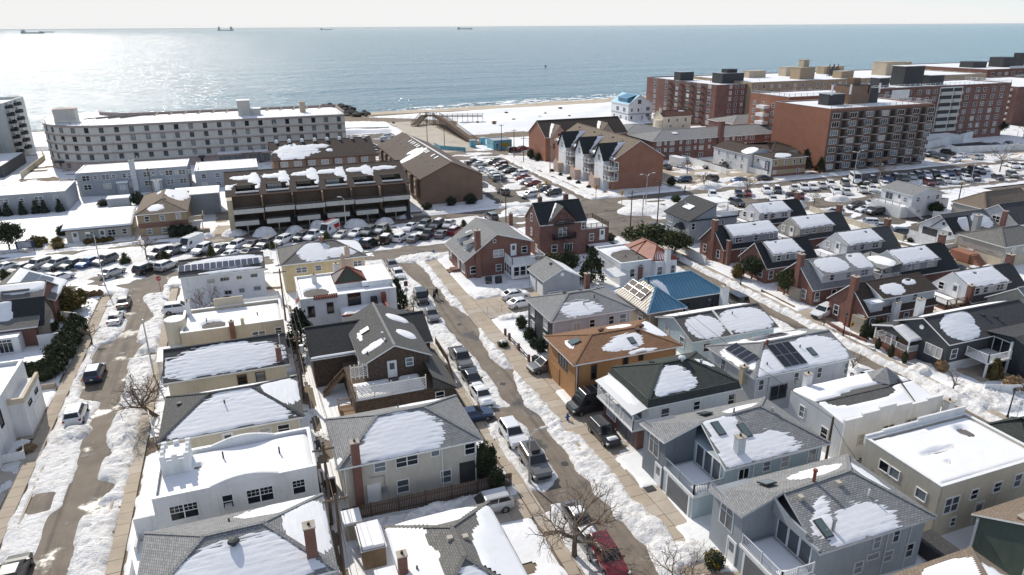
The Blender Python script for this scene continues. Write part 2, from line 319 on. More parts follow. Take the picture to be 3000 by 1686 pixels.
# ---------------------------------------------------------------- parked cars (x, y, heading deg, kind, colour, place)
CARS=[
(-42.9,141.1,-128,'s','w','aw'),(-40.2,139.4,-128,'s','g','aw'),(-37.7,140.3,-128,'b','l','aw'),(-34.7,139.7,-128,'u','l','aw'),
(-32.1,139,-128,'s','k','aw'),(-29.5,139,-128,'s','b','aw'),(-26.8,139.2,-128,'u','g','aw'),(-18,140.2,-128,'u','g','aw'),
(-15.5,140.9,-128,'u','g','aw'),(-12.6,143.1,-128,'v','w','aw'),(-10.5,140,-128,'u','w','aw'),(-7.3,139.1,-128,'s','g','aw'),
(-4.5,139.9,-128,'u','w','aw'),(-1.5,139.8,-128,'s','k','aw'),(1,139.6,-128,'u','g','aw'),(4.1,140.3,-128,'u','w','aw'),(7.9,141.6,-128,'u','k','aw'),
(10.3,141.5,-128,'p','w','aw'),(13.5,143.6,-128,'a','w','aw'),(15.6,140.2,-128,'s','l','aw'),(18.6,140.5,-128,'s','w','aw'),
(21.2,140.7,-128,'u','g','aw'),(23.9,141.1,-128,'u','l','aw'),(29.9,140.7,-128,'s','w','aw'),(33,141.1,-128,'u','g','aw'),
(35.6,140.5,-128,'u','k','aw'),(38.1,140,-128,'s','l','aw'),(-35.5,132.5,50,'s','w','ae'),(-32.5,131.7,50,'s','w','ae'),(-24.6,131.3,50,'s','l','ae'),
(-19.4,131.3,50,'u','k','ae'),(-16.1,131.6,50,'u','l','ae'),(-5.2,134.6,50,'s','w','ae'),(-2,135.1,50,'s','k','ae'),(18.2,133.9,50,'s','b','ae'),
(19.9,132.2,50,'u','k','ae'),(23.5,133.4,62,'j','k','ae'),(26.4,133.6,50,'u','w','ae'),(28.8,132.3,50,'s','g','ae'),(32,133.7,50,'p','k','ae'),
(34.7,133.2,50,'s','g','ae'),(37.8,134.3,50,'u','r','ae'),(-20.9,114.9,90,'s','g','s1'),(-21.2,108.3,90,'s','w','s1'),(-21,89.7,90,'u','n','s1'),
(-21.3,79.5,90,'u','w','s1'),(-21.2,53.8,90,'s','k','s1'),(-12.7,108.7,0,'u','w','s1'),(21.3,117.4,-91,'s','g','s2'),(21.3,112.4,-91,'s','w','s2'),
(22.2,99.5,-91,'j','k','s2'),(22.1,92.7,-91,'s','g','s2'),(21.9,77.1,-91,'p','g','s2'),(21.6,71.4,-91,'s','k','s2'),(21.4,67.3,-91,'s','w','s2'),
(21.8,58.4,-91,'u','w','s2'),(22,52.8,-91,'b','g','s2'),(22.4,43.8,-91,'s','g','s2'),(22.1,41.2,-91,'s','g','s2'),(22.5,39,-91,'u','r','s2'),
(19.1,63.5,0,'s','n','dw'),(15.7,48.5,182,'u','l','dw'),(31.1,71.5,182,'u','g','dw'),(32.2,60.8,180,'v','k','dw'),(30.7,55.2,-90,'u','k','dw'),
(36.3,95.7,4,'s','w','dw'),(36,92.2,4,'s','w','dw'),(75.7,72.6,-163,'u','w','dw'),(66.8,81.5,90,'b','k','dw'),(65.7,54.8,92,'s','w','dw'),
(119.6,86.4,180,'s','k','dw'),(110.7,79.9,180,'s','k','dw'),(77.8,121.8,20,'s','k','dw'),(76.2,118.1,20,'u','w','dw'),(121,117.7,120,'u','w','hl'),
(129.8,120,178,'u','k','hl'),(129.7,117.1,178,'s','w','hl'),(130,114.6,178,'u','k','hl'),(135.2,120.6,178,'u','w','hl'),(120.8,108,145,'u','w','hl'),
(121,104.9,145,'s','l','hl'),(120.6,100.1,145,'u','k','hl'),(153,111.7,0,'s','g','hl'),(152.1,107.2,0,'s','w','hl'),(121.8,141,-122,'u','w','ar'),
(124.7,140.4,-122,'u','k','ar'),(130.4,140.8,-122,'s','l','ar'),(133.2,140.4,-122,'u','w','ar'),(135.7,140.1,-122,'s','w','ar'),
(139.3,140.7,-122,'s','l','ar'),(142.4,140.9,-122,'u','w','ar'),(146.9,140.5,-122,'u','g','ar'),(152.5,142.6,-122,'m','w','ar'),
(153.2,140.1,-122,'u','k','ar'),(157.4,141.4,-122,'u','k','ar'),(158.5,140.2,-122,'s','l','ar'),(161.6,140.4,-122,'s','b','ar'),
(165,140.6,-122,'u','k','ar'),(166.9,139.8,-122,'s','g','ar'),(170.4,140.4,-122,'s','l','ar'),(173.4,140.8,-122,'u','k','ar'),
(175.9,140.4,-122,'u','w','ar'),(179,140.4,-122,'u','k','ar'),(181,139.6,-122,'s','w','ar'),(184.1,140,-122,'s','n','ar'),
(187,139.6,-122,'s','m','ar'),(190.4,139.9,-122,'s','k','ar'),(194.2,140.6,-122,'u','k','ar'),(195.3,139.3,-122,'s','g','ar'),
(199.5,141.3,-122,'s','w','ar'),(117,132.8,-122,'s','w','as'),(122.1,132.6,-122,'u','k','as'),(125.3,133.1,-122,'u','m','as'),
(137,133.5,-122,'u','w','as'),(139.4,132.5,-122,'s','l','as'),(145.1,132.9,-122,'s','l','as'),(148.3,132.9,-122,'s','w','as'),
(155.3,135.3,-122,'s','w','as'),(167.7,132.7,-122,'u','m','as'),(171.1,132.8,-122,'s','k','as'),(174.1,133.1,-122,'u','l','as'),
(175.5,132.2,-122,'s','w','as'),(181.7,133,-122,'u','w','as'),(184.5,132.6,-122,'u','k','as'),(191.1,131,-122,'s','k','as'),
(197.9,131.9,-122,'u','g','as'),(211,141.1,-122,'u','w','as'),(212.2,139.4,-122,'u','w','as'),(205.4,164.3,-168,'u','k','bl'),
(205.3,161.1,-168,'s','k','bl'),(214.3,165,-60,'u','k','bl'),(212.9,159,-168,'s','w','bl'),(204.3,154.4,-168,'u','w','bl'),
(214,154.4,-168,'u','l','bl'),(203.8,157.6,-168,'s','k','bl'),(242.4,169.9,-168,'s','k','bl'),(247.5,169.1,-168,'u','k','bl'),
(248.5,164.9,-168,'s','k','bl'),(71.2,206,-173,'u','g','pl'),(71.4,200.2,-173,'u','m','pl'),(70.8,195.8,-173,'s','k','pl'),
(71.1,191.2,-173,'s','k','pl'),(71.4,184.2,-173,'b','w','pl'),(70.5,180.2,-173,'s','r','pl'),(70,175.2,-173,'s','w','pl'),
(70.5,172,-173,'s','r','pl'),(71.1,167.1,-173,'s','g','pl'),(70.3,164.1,-173,'s','n','pl'),(70.8,159.5,-173,'u','k','pl'),
(64.1,159,-173,'u','l','pl'),(63.8,195.1,5,'s','w','pl'),(65.2,190.5,5,'s','w','pl'),(64.9,187.2,5,'s','w','pl'),(64.7,184.6,5,'u','l','pl'),
(64.1,180.8,5,'u','g','pl'),(64.9,206.7,5,'p','k','pl'),(59.4,164.8,95,'u','g','pl'),(84.6,223.2,5,'b','k','pl'),(89.1,226.6,5,'s','r','pl'),
(65.8,203.4,5,'s','l','pl'),(120.5,180,95,'t','w','tl'),(110.1,160.5,175,'u','n','tl'),(118.5,159.4,90,'u','k','tl'),(115.8,178.2,90,'s','k','tl'),
(128.3,174,180,'s','k','tl'),(132.6,173.7,175,'p','g','tl'),(123.5,154.3,175,'s','b','tl'),(131.9,154.1,-20,'s','k','tl'),
(106.3,142,-120,'u','w','fm'),(113.7,141.5,-120,'s','k','fm'),(115.8,140.7,-120,'s','r','fm'),(106.7,133.1,-90,'u','k','fm'),
(48.6,264.2,0,'u','w','bh'),(51.3,271.8,0,'u','w','bh'),(41.4,251,0,'s','r','bh'),(41.2,244.1,0,'s','k','bh'),(40.4,236.9,0,'u','l','bh'),
(17,161.1,0,'s','l','bh'),(48.5,142.6,95,'u','g','av'),]
# ---------------------------------------------------------------- setting: ground, roads, pavements, water
def flat(name, x0, x1, y0, y1, z, mat, thick=0.0):
    mb = MB()
    if thick: mb.box(x0, x1, y0, y1, z - thick, z)
    else: mb.face([(x0, y0, z),(x1, y0, z),(x1, y1, z),(x0, y1, z)])
    return structure(name, mb, mat)
flat('ground',-6000,6000,-3000,352,-0.08,'soil')
flat('road',-22.5,-15.6,10,122.2,0.0,'street')
flat('road',20.3,27.3,10,122.2,0.0,'street')
flat('road',66.9,71.7,10,122.2,0.0,'street')
flat('avenue',-140,420,122.2,151.5,0.004,'avenue')
flat('road',72.8,80.4,151.5,213,0.0,'street')
flat('road',34,130,213,231,0.002,'street')
flat('parking_lot',53.5,72.7,153,212.9,0.002,'asphalt')
flat('parking_lot',118.6,141,96.5,122.1,0.002,'asphalt')
flat('parking_lot',103,136,151.6,186,0.002,'concrete')
flat('parking_lot',196,250,151.6,182,0.002,'concrete')
flat('parking_lot',36,60,231.1,288,0.002,'asphalt')
flat('beach_path',60.2,76,231.1,318,0.01,'concrete_pale')
for x0, x1, y0, y1 in ((29.95,40.5,89.3,99.2),(29.95,33.2,66,73.2),(29.95,33.2,51.5,62.2),(29.95,31.55,40.6,49.5),(29.95,32,29.8,38.6),
                       (13.9,19.05,46.2,50.2),(16.6,19.05,61.9,65.1),(-33,-24.75,50,74.2),(-33,-24.75,76.5,82),(73.5,81,70.5,75.2),(78,93,49,53.2),
                       (-39.4,-36.9,153,168),(-12.6,-9.6,152.2,160),(-8.8,-5.6,152.2,172)):
    root = flat('driveway', x0, x1, y0, y1,0.02,'soil'); nx_, ny_ = max(1, round((x1 - x0) / 1.9)), max(1, round((y1 - y0) / 1.9)); w_, d_ = (x1 - x0) / nx_, (y1 - y0) / ny_
    sm = [MB().box(-w_ / 2 + .015, w_ / 2 - .015,-d_ / 2 + .015, d_ / 2 - .015,0,.06).mesh('concrete_slab', m_) for m_ in ('concrete','concrete_pale')]
    for i in range(nx_ * ny_): link('concrete_slab', random.choice(sm), root, (x0 + w_ * (i % nx_ + .5), y0 + d_ * (i // nx_ + .5), random.uniform(0,.012)))
def kerb(x0, x1, y0, y1): flat('kerb', x0, x1, y0, y1,0.11,'concrete_pale',0.2)
for a, b in ((-22.7,-22.5),(-15.6,-15.4),(20.1,20.3),(27.3,27.5),(66.7,66.9),(71.7,71.9)): kerb(a, b, 12,121)
kerb(-140,420,151.55,151.75); kerb(-14,19,121.6,121.8); kerb(29,66,121.6,121.8)
def pavement(x0, x1, y0, y1, axis='y', step=1.55, mat='concrete'):
    root = MB().box(x0, x1, y0, y1,-0.1,0.03).build('pavement','soil'); tag(root, kind='structure')
    L_ = (y1 - y0) if axis == 'y' else (x1 - x0); n = int(L_ / step); g = 0.022; w = (x1 - x0) if axis == 'y' else (y1 - y0)
    ms = []
    for k in range(4):
        mb = MB(); a, b = (w - 2 * g, step - 2 * g) if axis == 'y' else (step - 2 * g, w - 2 * g)
        ms.append(mb.box(-a / 2, a / 2,-b / 2, b / 2,0,0.08).mesh('paving_slab','concrete' if k % 2 else 'concrete_pale'))
    for i in range(n):
        c = (i + 0.5) * step
        p = ((x0 + x1) / 2, y0 + c) if axis == 'y' else (x0 + c, (y0 + y1) / 2)
        o = link('paving_slab', ms[random.choice((0,1,1,3))], root, (p[0], p[1],0.02 + random.uniform(0,0.012)))
        o.rotation_euler = (random.gauss(0,0.003), random.gauss(0,0.003),0)
pavement(-14.7,-13.55,44,121); pavement(-24.7,-23.35,44,121)
pavement(19.1,20.05,34,121); pavement(27.55,29.9,30,121); pavement(71.95,73.4,36,121)
pavement(-60,36,152.0,153.3,'x',2.0)

def shore_y(x): return 362 + 0.13 * x
def make_sea():
    m = bpy.data.materials.new('sea_water'); m.use_nodes = True; MATS['sea_water'] = m
    N = m.node_tree.nodes; L = m.node_tree.links; b = N['Principled BSDF']
    b.inputs['Base Color'].default_value = (0.03,0.155,0.24,1); b.inputs['Roughness'].default_value = 0.13; b.inputs['IOR'].default_value = 1.33; b.inputs['Specular IOR Level'].default_value = 0.4
    g = N.new('ShaderNodeNewGeometry')
    def nz(sx, sy, sc, det, rot=0.0):
        mp = N.new('ShaderNodeMapping'); mp.inputs['Scale'].default_value = (sx, sy, 1); mp.inputs['Rotation'].default_value = (0,0, rot); L.new(g.outputs['Position'], mp.inputs[0])
        n = N.new('ShaderNodeTexNoise'); n.inputs['Scale'].default_value = sc; n.inputs['Detail'].default_value = det; L.new(mp.outputs[0], n.inputs[0]); return n.outputs[0]
    a = nz(0.35,1,0.11,5, R(8)); c = nz(0.6,1,0.5,4, R(-20)); e = nz(0.25,1,0.018,3, R(4))
    def mad(x, k, y):
        t = N.new('ShaderNodeMath'); t.operation = 'MULTIPLY_ADD'; L.new(x, t.inputs[0]); t.inputs[1].default_value = k; L.new(y, t.inputs[2]); return t.outputs[0]
    h = mad(a, 1.6, c); h = mad(e, 4.0, h)
    bp = N.new('ShaderNodeBump'); bp.inputs['Strength'].default_value = 1.0; bp.inputs['Distance'].default_value = 1.6
    L.new(h, bp.inputs['Height']); L.new(bp.outputs[0], b.inputs['Normal'])
    mb = MB(); mb.face([(-90000, shore_y(-300) - 60,-0.9),(90000,300,-0.9),(90000,140000,-0.9),(-90000,140000,-0.9)])
    structure('sea', mb, 'sea_water', uv=False)
make_sea()
def make_beach():
    nx, ny = 90,60
    X, Y = np.meshgrid(np.linspace(-420,700, nx), np.linspace(0,1, ny), indexing='ij')
    sy = shore_y(X); y0 = sy - 75; YY = y0 + Y * 110; d = sy - YY
    Z = np.where(d > 0,0.012 * d - 0.9,0.05 * d - 0.9) + 0.5 * (fbm(X, YY, 14,3) - 0.5) * np.clip(d / 20,0,1)
    V = np.stack([X, YY, Z],-1).reshape(-1,3)
    tag(gridmesh('beach', V, nx, ny, np.ones((nx - 1, ny - 1), bool),'sand'), kind='structure')
    mk('foam',(0.86,0.88,0.88),0.6,'snow', bump=0.3, p=0.1)
    mb_par = None
    for k, (xa, xb, off, w, dens) in enumerate(((40,420,-2,7,0.56),(60,240,6,5,0.5),(150,260,16,6,0.56),(-300,30,-1,5,0.55),(95,170,12,3.5,0.5))):
        nx, ny = int((xb - xa) / 0.9),16
        X, T = np.meshgrid(np.linspace(xa, xb, nx), np.linspace(-1,1, ny), indexing='ij')
        YY = shore_y(X) + off + T * w + 5 * (fbm(X, X * 0,26,60 + k) - 0.5)
        m = fbm(X * 0.5, YY, 2.2,70 + k, 4) * (1.25 - 0.55 * np.abs(T)) - 0.45 * np.clip(np.abs(X - (xa + xb) / 2) / ((xb - xa) / 2) - 0.75,0,1) * 4
        h = np.where(m > dens, -0.84 + 0.5 * (m - dens) * (2 if off > 4 else 1),-1.2)
        kk = (h[:-1, :-1] > -1) & (h[1:, 1:] > -1) & (h[1:, :-1] > -1) & (h[:-1,1:] > -1)
        o = gridmesh('surf', np.stack([X, YY, h],-1).reshape(-1,3), nx, ny, kk, 'foam')
        tag(o, 'white breaking surf along the water line','surf', kind='stuff')
make_beach()

S1P = [(-20.5,122.8),(-20.2,117.0),(-20.3,111.9),(-19.6,104.1),(-22.4,103.6),(-22.3,102.9),(-22.1,95.1),(-22.4,90.2),(-22.0,84.5),(-19.6,82.4),(-19.9,75.2),(-19.6,68.9),(-19.6,65.3),(-19.5,62.7),(-20.3,61.7),(-21.5,60.4),(-22.4,59.5),(-22.4,56.7),(-23.1,45),(-16.1,45),(-15.8,53.1),(-15.5,54.1),(-17.3,55.5),(-17.7,57.1),(-17.7,59.5),(-17.1,61.9),(-16.0,63.8),(-15.9,64.6),(-17.4,65.9),(-17.5,68.6),(-16.7,70.7),(-17.6,73.3),(-17.4,77.2),(-17.5,80.6),(-17.4,84.3),(-17.5,93.3),(-16.3,98.0),(-17.7,98.9),(-17.9,101.5),(-17.6,105.7),(-16.2,108.1),(-17.3,112.6),(-18.8,117.5),(-16.0,124.5)]
S2P = [(27.0,123.7),(25.9,118.0),(26.6,112.2),(26.1,106.1),(26.2,100.3),(26.0,96.1),(26.9,94.8),(27.6,88.7),(27.1,85.8),(26.5,83.0),(26.0,78.4),(26.6,74.6),(27.4,72.7),(26.5,70.4),(26.2,66.6),(25.7,64.2),(25.9,61.7),(27.3,60.7),(26.4,58.9),(25.9,56.1),(26.0,53.2),(25.8,50.8),(26.1,49.1),(25.5,47.0),(26.0,45.2),(26.2,43.7),(26.3,42.2),(26.1,40.6),(26.4,39.4),(26.0,38.1),(25.6,30),(22.8,30),(23.5,38.7),(23.7,40.0),(23.6,41.7),(23.7,43.6),(23.8,45.5),(23.3,46.8),(20.3,47.6),(20.3,48.8),(22.5,49.8),(23.7,50.4),(23.8,53.3),(23.9,56.8),(24.1,60.5),(23.5,61.9),(20.3,62.8),(20.3,64.7),(23.9,64.9),(23.9,68.8),(24.0,73.4),(23.9,77.5),(23.6,82.1),(23.6,84.5),(23.3,87.3),(23.6,91.5),(23.7,95.0),(24.4,99.4),(24.2,101.9),(23.7,107.4),(23.2,111.5),(22.9,117.1),(20.0,123.5)]
def snow_field(x0, x1, y0, y1, res, passes):
    nx, ny = int((x1 - x0) / res) + 1, int((y1 - y0) / res) + 1
    x, y = np.meshgrid(np.linspace(x0, x1, nx), np.linspace(y0, y1, ny), indexing='ij')
    wx = x + 0.9 * (fbm(x, y, 2.4,1,3) - 0.5); wy = y + 0.9 * (fbm(x, y, 2.4,9,3) - 0.5)
    n1 = fbm(x * 0.6, y, 3.2,41,4); n2 = fbm(x, y, 1.7,47,4)
    D = 0.5 * (fbm(x, y, 5,5,4) - 0.24); B = np.full(x.shape, 0.04)
    def rect(a, b, c, d, v, r=None, m=None):
        k = (wx > a) & (wx < b) & (wy > c) & (wy < d)
        D[k] = (v[k] if hasattr(v, 'shape') else v)
        if r is not None: B[k] = r
    def blob(cx, cy, rx, ry, h, r=0.3):
        q = 1 - ((wx - cx) / rx) ** 2 - ((wy - cy) / ry) ** 2; k = q > 0
        D[k] = np.maximum(D[k], h * np.sqrt(q[k])); B[k] = r
    CL = -0.3
    if y0 < 130:
        rect(-23.3,-15.0,20,121.5,0.26 + 0.3 * (n1 - 0.5),0.4); rect(-17.8,-14.8,20,100,0.42 + 0.5 * (n1 - 0.5),0.5); rect(-22.6,-19,56,76,0.16,0.3)
        rect(20.15,27.6,20,121.5,0.22 + 0.4 * (n1 - 0.5),0.35); rect(25.6,27.6,36,100,0.42 + 0.5 * (n1 - 0.5),0.5); rect(20.15,22,96,121,0.4,0.4); rect(22.6,29,104,121,0.3,0.3)
        rect(66.5,72.1,20,121.5,0.3,0.3); rect(70.9,72.2,20,121.5,0.6,0.5)
        D[inpoly(wx, wy, S1P)] = CL; D[inpoly(wx, wy, S2P)] = CL
        rect(68.6,70.8,20,122, CL)
        rect(68.0,71.2,108,122, CL)
        rect(-14.65,-13.5,40,121, CL); rect(-24.8,-23.35,50,121, CL); rect(19.1,20.0,34,100, CL); rect(27.75,29.8,30,122, CL)
        rect(72.2,73.3,36,121, CL)
        for ya, yb in ((60.3,62.0),(68.7,70.0),(79.4,80.8),(93.6,95.2)): rect(-17.6,-13.5, ya, yb, 0.3 * (n2 - 0.55),0.1)
        for bx in ((-16.2,55.6,1.5,5.5),(-15.9,68.3,1.5,2.6),(-15.9,75.2,1.3,3.6),(-16.3,85,1.2,5),(-21.4,103,1.4,3),(-21.2,76,1.8,2),(26.7,54,1.0,7),(26.9,66,0.9,4.5),(26.7,77,0.9,4),(28.3,41,1.0,2.4),(29.0,37.5,1.4,1.5),(28.4,33,1.4,2.5),(27,47,0.9,4)):
            blob(*bx, 0.6,0.5)
        for r_ in ((29.6,40.5,89.3,99.2),(29.6,33.2,66.3,73),(29.6,32.6,57.5,62),(29.6,31.3,40.8,46.2),(29.6,32,29,34.5),(14,21,46.6,49.8),(16.6,21,62.1,65),
                   (-33,-23.4,48,73.3),(-33,-23.4,77,81.6),(73,81,70.7,75),(78,92,49.5,53)): rect(*r_, CL)
        rect(29.6,33.2,51.5,57.5,0.32 * (n2 - 0.42),0.15); rect(-33,-24.2,66,73,0.4 * (n2 - 0.4),0.1)
        rect(29.9,39,97.2,100.5,0.3,0.3); rect(31,36,87.6,89.6,0.4,0.4)
        rect(-22.6,-20.3,56,66,0.30 * (n1 - 0.46),0.12)
        rect(73.5,75,60,70,0.3,0.2)
        rect(26.0,28.7,43.4,57.6,0.36 + 0.4 * (n1 - 0.5),0.45); rect(26.2,28.0,58.6,66.4,0.4 + 0.4 * (n1 - 0.5),0.45); rect(26.4,27.9,36,42,0.4,0.45)
        for r_ in ((-11,2,49.2,52.8),(-11,2,59.3,62),(-11,2,71,74.2),(-11,2,82.8,87.4),(2.0,3.6,40,110),(3.6,18,61.2,66.8),(33,47,49.2,51.6),(33,47,59.4,62.5),(31,47,70.9,74.5),(45.5,48.6,28,92),(47,63,39.6,43),(48,62,61.4,66.4),(33,47,38.4,40.6),(88.6,93.4,62,118),(76,93,72.6,75.6),(76,93,83.6,86.2),(105.6,118,62,118)): rect(*r_, 0.45 * (n2 - 0.5),0.1)
        rect(5,15,47.6,50.6,0.7,0.55)
        for cx_, cy_, r1, r2 in ((74.2,54.5,2.2,1.6),(75.5,46.5,3.4,3.2),(71.4,49,1.4,3)): blob(cx_, cy_, r1, r2,0.8,0.5)
        rect(118.4,141,96.4,122,0.20 * (n1 - 0.60),0.05)
    if y1 > 110:
        rect(-100,300,121.3,155,0.34,0.35)
        rect(-100,8,122.6,128.8,0.30 * (n1 - 0.46),0.04); rect(8,300,122.6,128.8,0.25 * (n1 - 0.72),0.04)
        rect(-100,300,128.8,136.2,0.45 * (n1 - 0.40),0.2); rect(-24,-9,128.5,134,0.3 * (n1 - 0.55),0.1); rect(44,66,125,136,0.35,0.2)
        rect(-100,300,136.2,146.4,0.55 * (n1 - 0.35),0.3)
        rect(-100,-8,146.4,150.6,0.3 * (n1 - 0.52),0.04); rect(-8,300,146.4,151.2,0.3 * (n1 - 0.75),0.04)
        rect(-9,36,146,156, CL)
        rect(60,82,120,151, CL); rect(46,60,128,151,0.3 * (n1 - 0.55),0.05)
        rect(-21,-16,119,127, CL); rect(20.5,28,119,128, CL)
        blob(87,136.8,10,5.2,0.9,0.5); blob(68,153.5,5.5,2.2,0.8,0.4); blob(57,147,4,3,0.8,0.5); blob(27,121,5,2.5,0.6,0.4); blob(17,120,3.4,3,0.6,0.4)
        for cx_, cy_, r_, h_ in ((1,148.4,2.2,1.7),(7,148.4,1.8,1.3),(12,149.4,2.1,1.8),(19.5,148.3,2.4,1.5),(26,148.2,2.2,1.3),(-4.6,151,2.4,1.2),(-9.8,151.4,1.3,1.0),(31,152,2,0.8),(-12,154.5,1.6,1.2)): blob(cx_, cy_, r_, r_ * 0.8, h_, 0.5)
        rect(72,81,152,214,0.30,0.35); rect(75.0,77.0,150,215, CL); rect(79.6,80.6,152,214,0.3 * (n1 - 0.6))
        rect(53.5,72,154,212,0.42 * (n1 - 0.40),0.2); rect(60,62.5,154,205, CL); rect(55,60,156,168, CL)
        rect(34,130,214,230,0.3 * (n1 - 0.62),0.1); rect(36,60,231,286,0.3 * (n1 - 0.6),0.1)
        D[inpoly(wx, wy, [(60,229),(73,229),(76,262),(79,292),(75,318),(66,300),(61,262)])] = CL
        rect(103,136,152,187,0.35 * (n1 - 0.52),0.1); rect(196,250,152,180,0.35 * (n1 - 0.5),0.1)
        for cx_, cy_, r_, h_ in ((112,152.5,4,1.2),(122,152,3,0.9),(118,128,4,1.6),(113,127.5,3,1.3),(133,128.5,3,1.2),(232,150,6,1.2)): blob(cx_, cy_, r_, r_ * 0.7, h_, 0.5)
        rect(164,330,60,126.5,0.22,0.03); rect(-39,-37,152,168, CL); rect(-100,-20,160,186,0.25,0.05)
        rect(-12.5,-9.8,152,158, CL); rect(-8.6,-5.8,152,172,0.3 * (n1 - 0.5)); rect(-80,36,151.9,153.3,0.3 * (n1 - 0.55))
        rect(2,36,213,232,0.25 * (n1 - 0.55)); rect(-62,-46,214,256,0.3 * (n1 - 0.5))
    if y1 > 300:
        dn = np.clip((y - 262) / 25,0,1) * np.clip((346 + 0.1 * x - y) / 26,0,1)
        k = (y > 255) & (x > 56) | (y > 288)
        D[k] = (0.25 + dn * (0.5 + 2.4 * fbm(x, y, 17,77,4) + 0.3 * n2) - 0.7)[k]
        D[y > 338 + 0.11 * x] = CL
        D[inpoly(wx, wy, [(58,229),(74,229),(78,262),(84,292),(92,312),(74,330),(50,345),(30,345),(34,322),(58,312),(61,262)])] = CL
        rect(-140,-60,295,345,0.3,0.2)
    for cx_, cy_, hd, kd, _, _ in CARS:
        if not (x0 - 5 < cx_ < x1 + 5 and y0 - 5 < cy_ < y1 + 5): continue
        c, s = math.cos(R(hd)), math.sin(R(hd)); dx, dy = x - cx_, y - cy_
        k = (np.abs(dx * c + dy * s) < 2.6) & (np.abs(-dx * s + dy * c) < 1.15)
        D[k] = np.minimum(D[k],0.02); B[k] = np.minimum(B[k],0.05)
    for _ in range(passes):
        for A in (D, B):
            P = np.pad(A, 1, mode='edge')
            A[:] = (P[:-2,1:-1] + P[2:, 1:-1] + P[1:-1, :-2] + P[1:-1,2:] + 2 * P[1:-1,1:-1]) / 6
    rd = 1 - np.abs(2 * fbm(x, y, 0.6,35,2) - 1) * 2
    Z = D + np.clip(D / 0.2,0,1) * (B * 1.0 * (fbm(x, y, 1.9,31,4) - 0.48) + B * 0.38 * (rd - 0.6))
    Z = np.where((D > 0.05), np.maximum(Z, 0.02), Z); Z = np.clip(Z, -0.15, None)
    V = np.stack([x, y, Z],-1).reshape(-1,3)
    k = (Z[:-1, :-1] > 0) | (Z[1:, :-1] > 0) | (Z[1:, 1:] > 0) | (Z[:-1,1:] > 0)
    rough = B[:-1, :-1] > 0.1
    tag(gridmesh('snow_cover', V, nx, ny, k & ~rough, 'snow'),'smooth white snow lying over the yards','snow', kind='stuff')
    tag(gridmesh('roadside_snow', V, nx, ny, k & rough, 'street_snow'),'lumpy ploughed snow banked along the streets','snow', kind='stuff')
snow_field(-46,100,26,124,0.21,3)
snow_field(-70,-46,26,124,0.5,1)
snow_field(100,176,26,124,0.4,1)
snow_field(-90,300,124,234,0.5,1)
snow_field(-140,420,234,372,1.1,1)
# ---------------------------------------------------------------- building kit
WCACHE = {}
GL = ['glass_dark'] * 5 + ['glass_mid'] * 3 + ['glass_sky'] * 3 + ['glass_blind'] * 2
def window_meshes(w, h, style, trim, fr=0.08):
    key = (round(w, 2), round(h, 2), style, trim)
    if key in WCACHE: return WCACHE[key]
    f = MB(); X = w / 2; y0, y1 = -0.07,0.03
    def bar(a, b, c, d): f.box(a, b, y0, y1, c, d)
    bar(-X - fr, -X, -fr, h + fr); bar(X, X + fr, -fr, h + fr); bar(-X, X, h, h + fr); f.box(-X, X, y0 - 0.03, y1,-fr, 0)
    t = 0.05
    cols = {'dh': 1,'pic': 1,'pair': 2,'slide': 2,'tri': 3,'grid': 1,'gridpair': 2,'door': 2,'sun': 4,'four': 4,'half': 1}[style]
    for i in range(1, cols):
        x = -X + w * i / cols; tt = 0.09 if style in ('pair','gridpair') else t
        f.box(x - tt / 2, x + tt / 2, y0 + 0.012, y1,0, h)
    if style in ('dh','pair','grid','gridpair'):
        for i in range(cols): f.box(-X + w * i / cols + 0.05 * (i > 0),-X + w * (i + 1) / cols - 0.05 * (i < cols - 1), y0 + 0.02, y1, h * 0.5 - 0.03, h * 0.5 + 0.03)
    if style in ('grid','gridpair'):
        for i in range(cols):
            a = -X + w * i / cols; cw = w / cols
            for j in (1,2): f.box(a + cw * j / 3 - 0.014, a + cw * j / 3 + 0.014, y0 + 0.025, y1 - 0.035, h * 0.53, h)
            f.box(a + 0.05, a + cw - 0.05, y0 + 0.03, y1 - 0.035, h * 0.765 - 0.014, h * 0.765 + 0.014)
    if style == 'sun': f.box(-X, X, y0 + 0.02, y1, h * 0.78 - 0.04, h * 0.78 + 0.04)
    p = MB().face([(-X, -0.018,0),(X, -0.018,0),(X, -0.018, h),(-X, -0.018, h)])
    r = (f.mesh('window', trim, uv=False), {g: p.mesh('pane', g, uv=False) for g in set(GL)})
    WCACHE[key] = r; return r
ROT = {'S': 0.0,'W': -math.pi / 2,'E': math.pi / 2,'N': math.pi}
def put_window(parent, pos, face, w, h, style='dh', trim='white_paint', glass=None):
    fm, pm = window_meshes(w, h, style, trim)
    og = ORIG.get(parent.name, (0,0,0))
    o = bpy.data.objects.new('window', fm); COL.objects.link(o); o.parent = parent
    o.location = (pos[0] - og[0], pos[1] - og[1], pos[2] - og[2]); o.rotation_euler = (0,0, ROT[face] if isinstance(face, str) else face)
    p = bpy.data.objects.new('pane', pm[glass or random.choice(GL)]); COL.objects.link(p); p.parent = o
    if style in ('dh','pair') and random.random() < 0.07:
        if 'ac' not in WCACHE: WCACHE['ac'] = MB().box(-.28,.28,-.42,0,0.02,.4).mesh('air_conditioner','panel_ac', uv=False)
        link('air_conditioner', WCACHE['ac'], o)
    return o
mk('panel_ac',(0.5,0.5,0.48),0.6,'flat')
DCACHE = {}
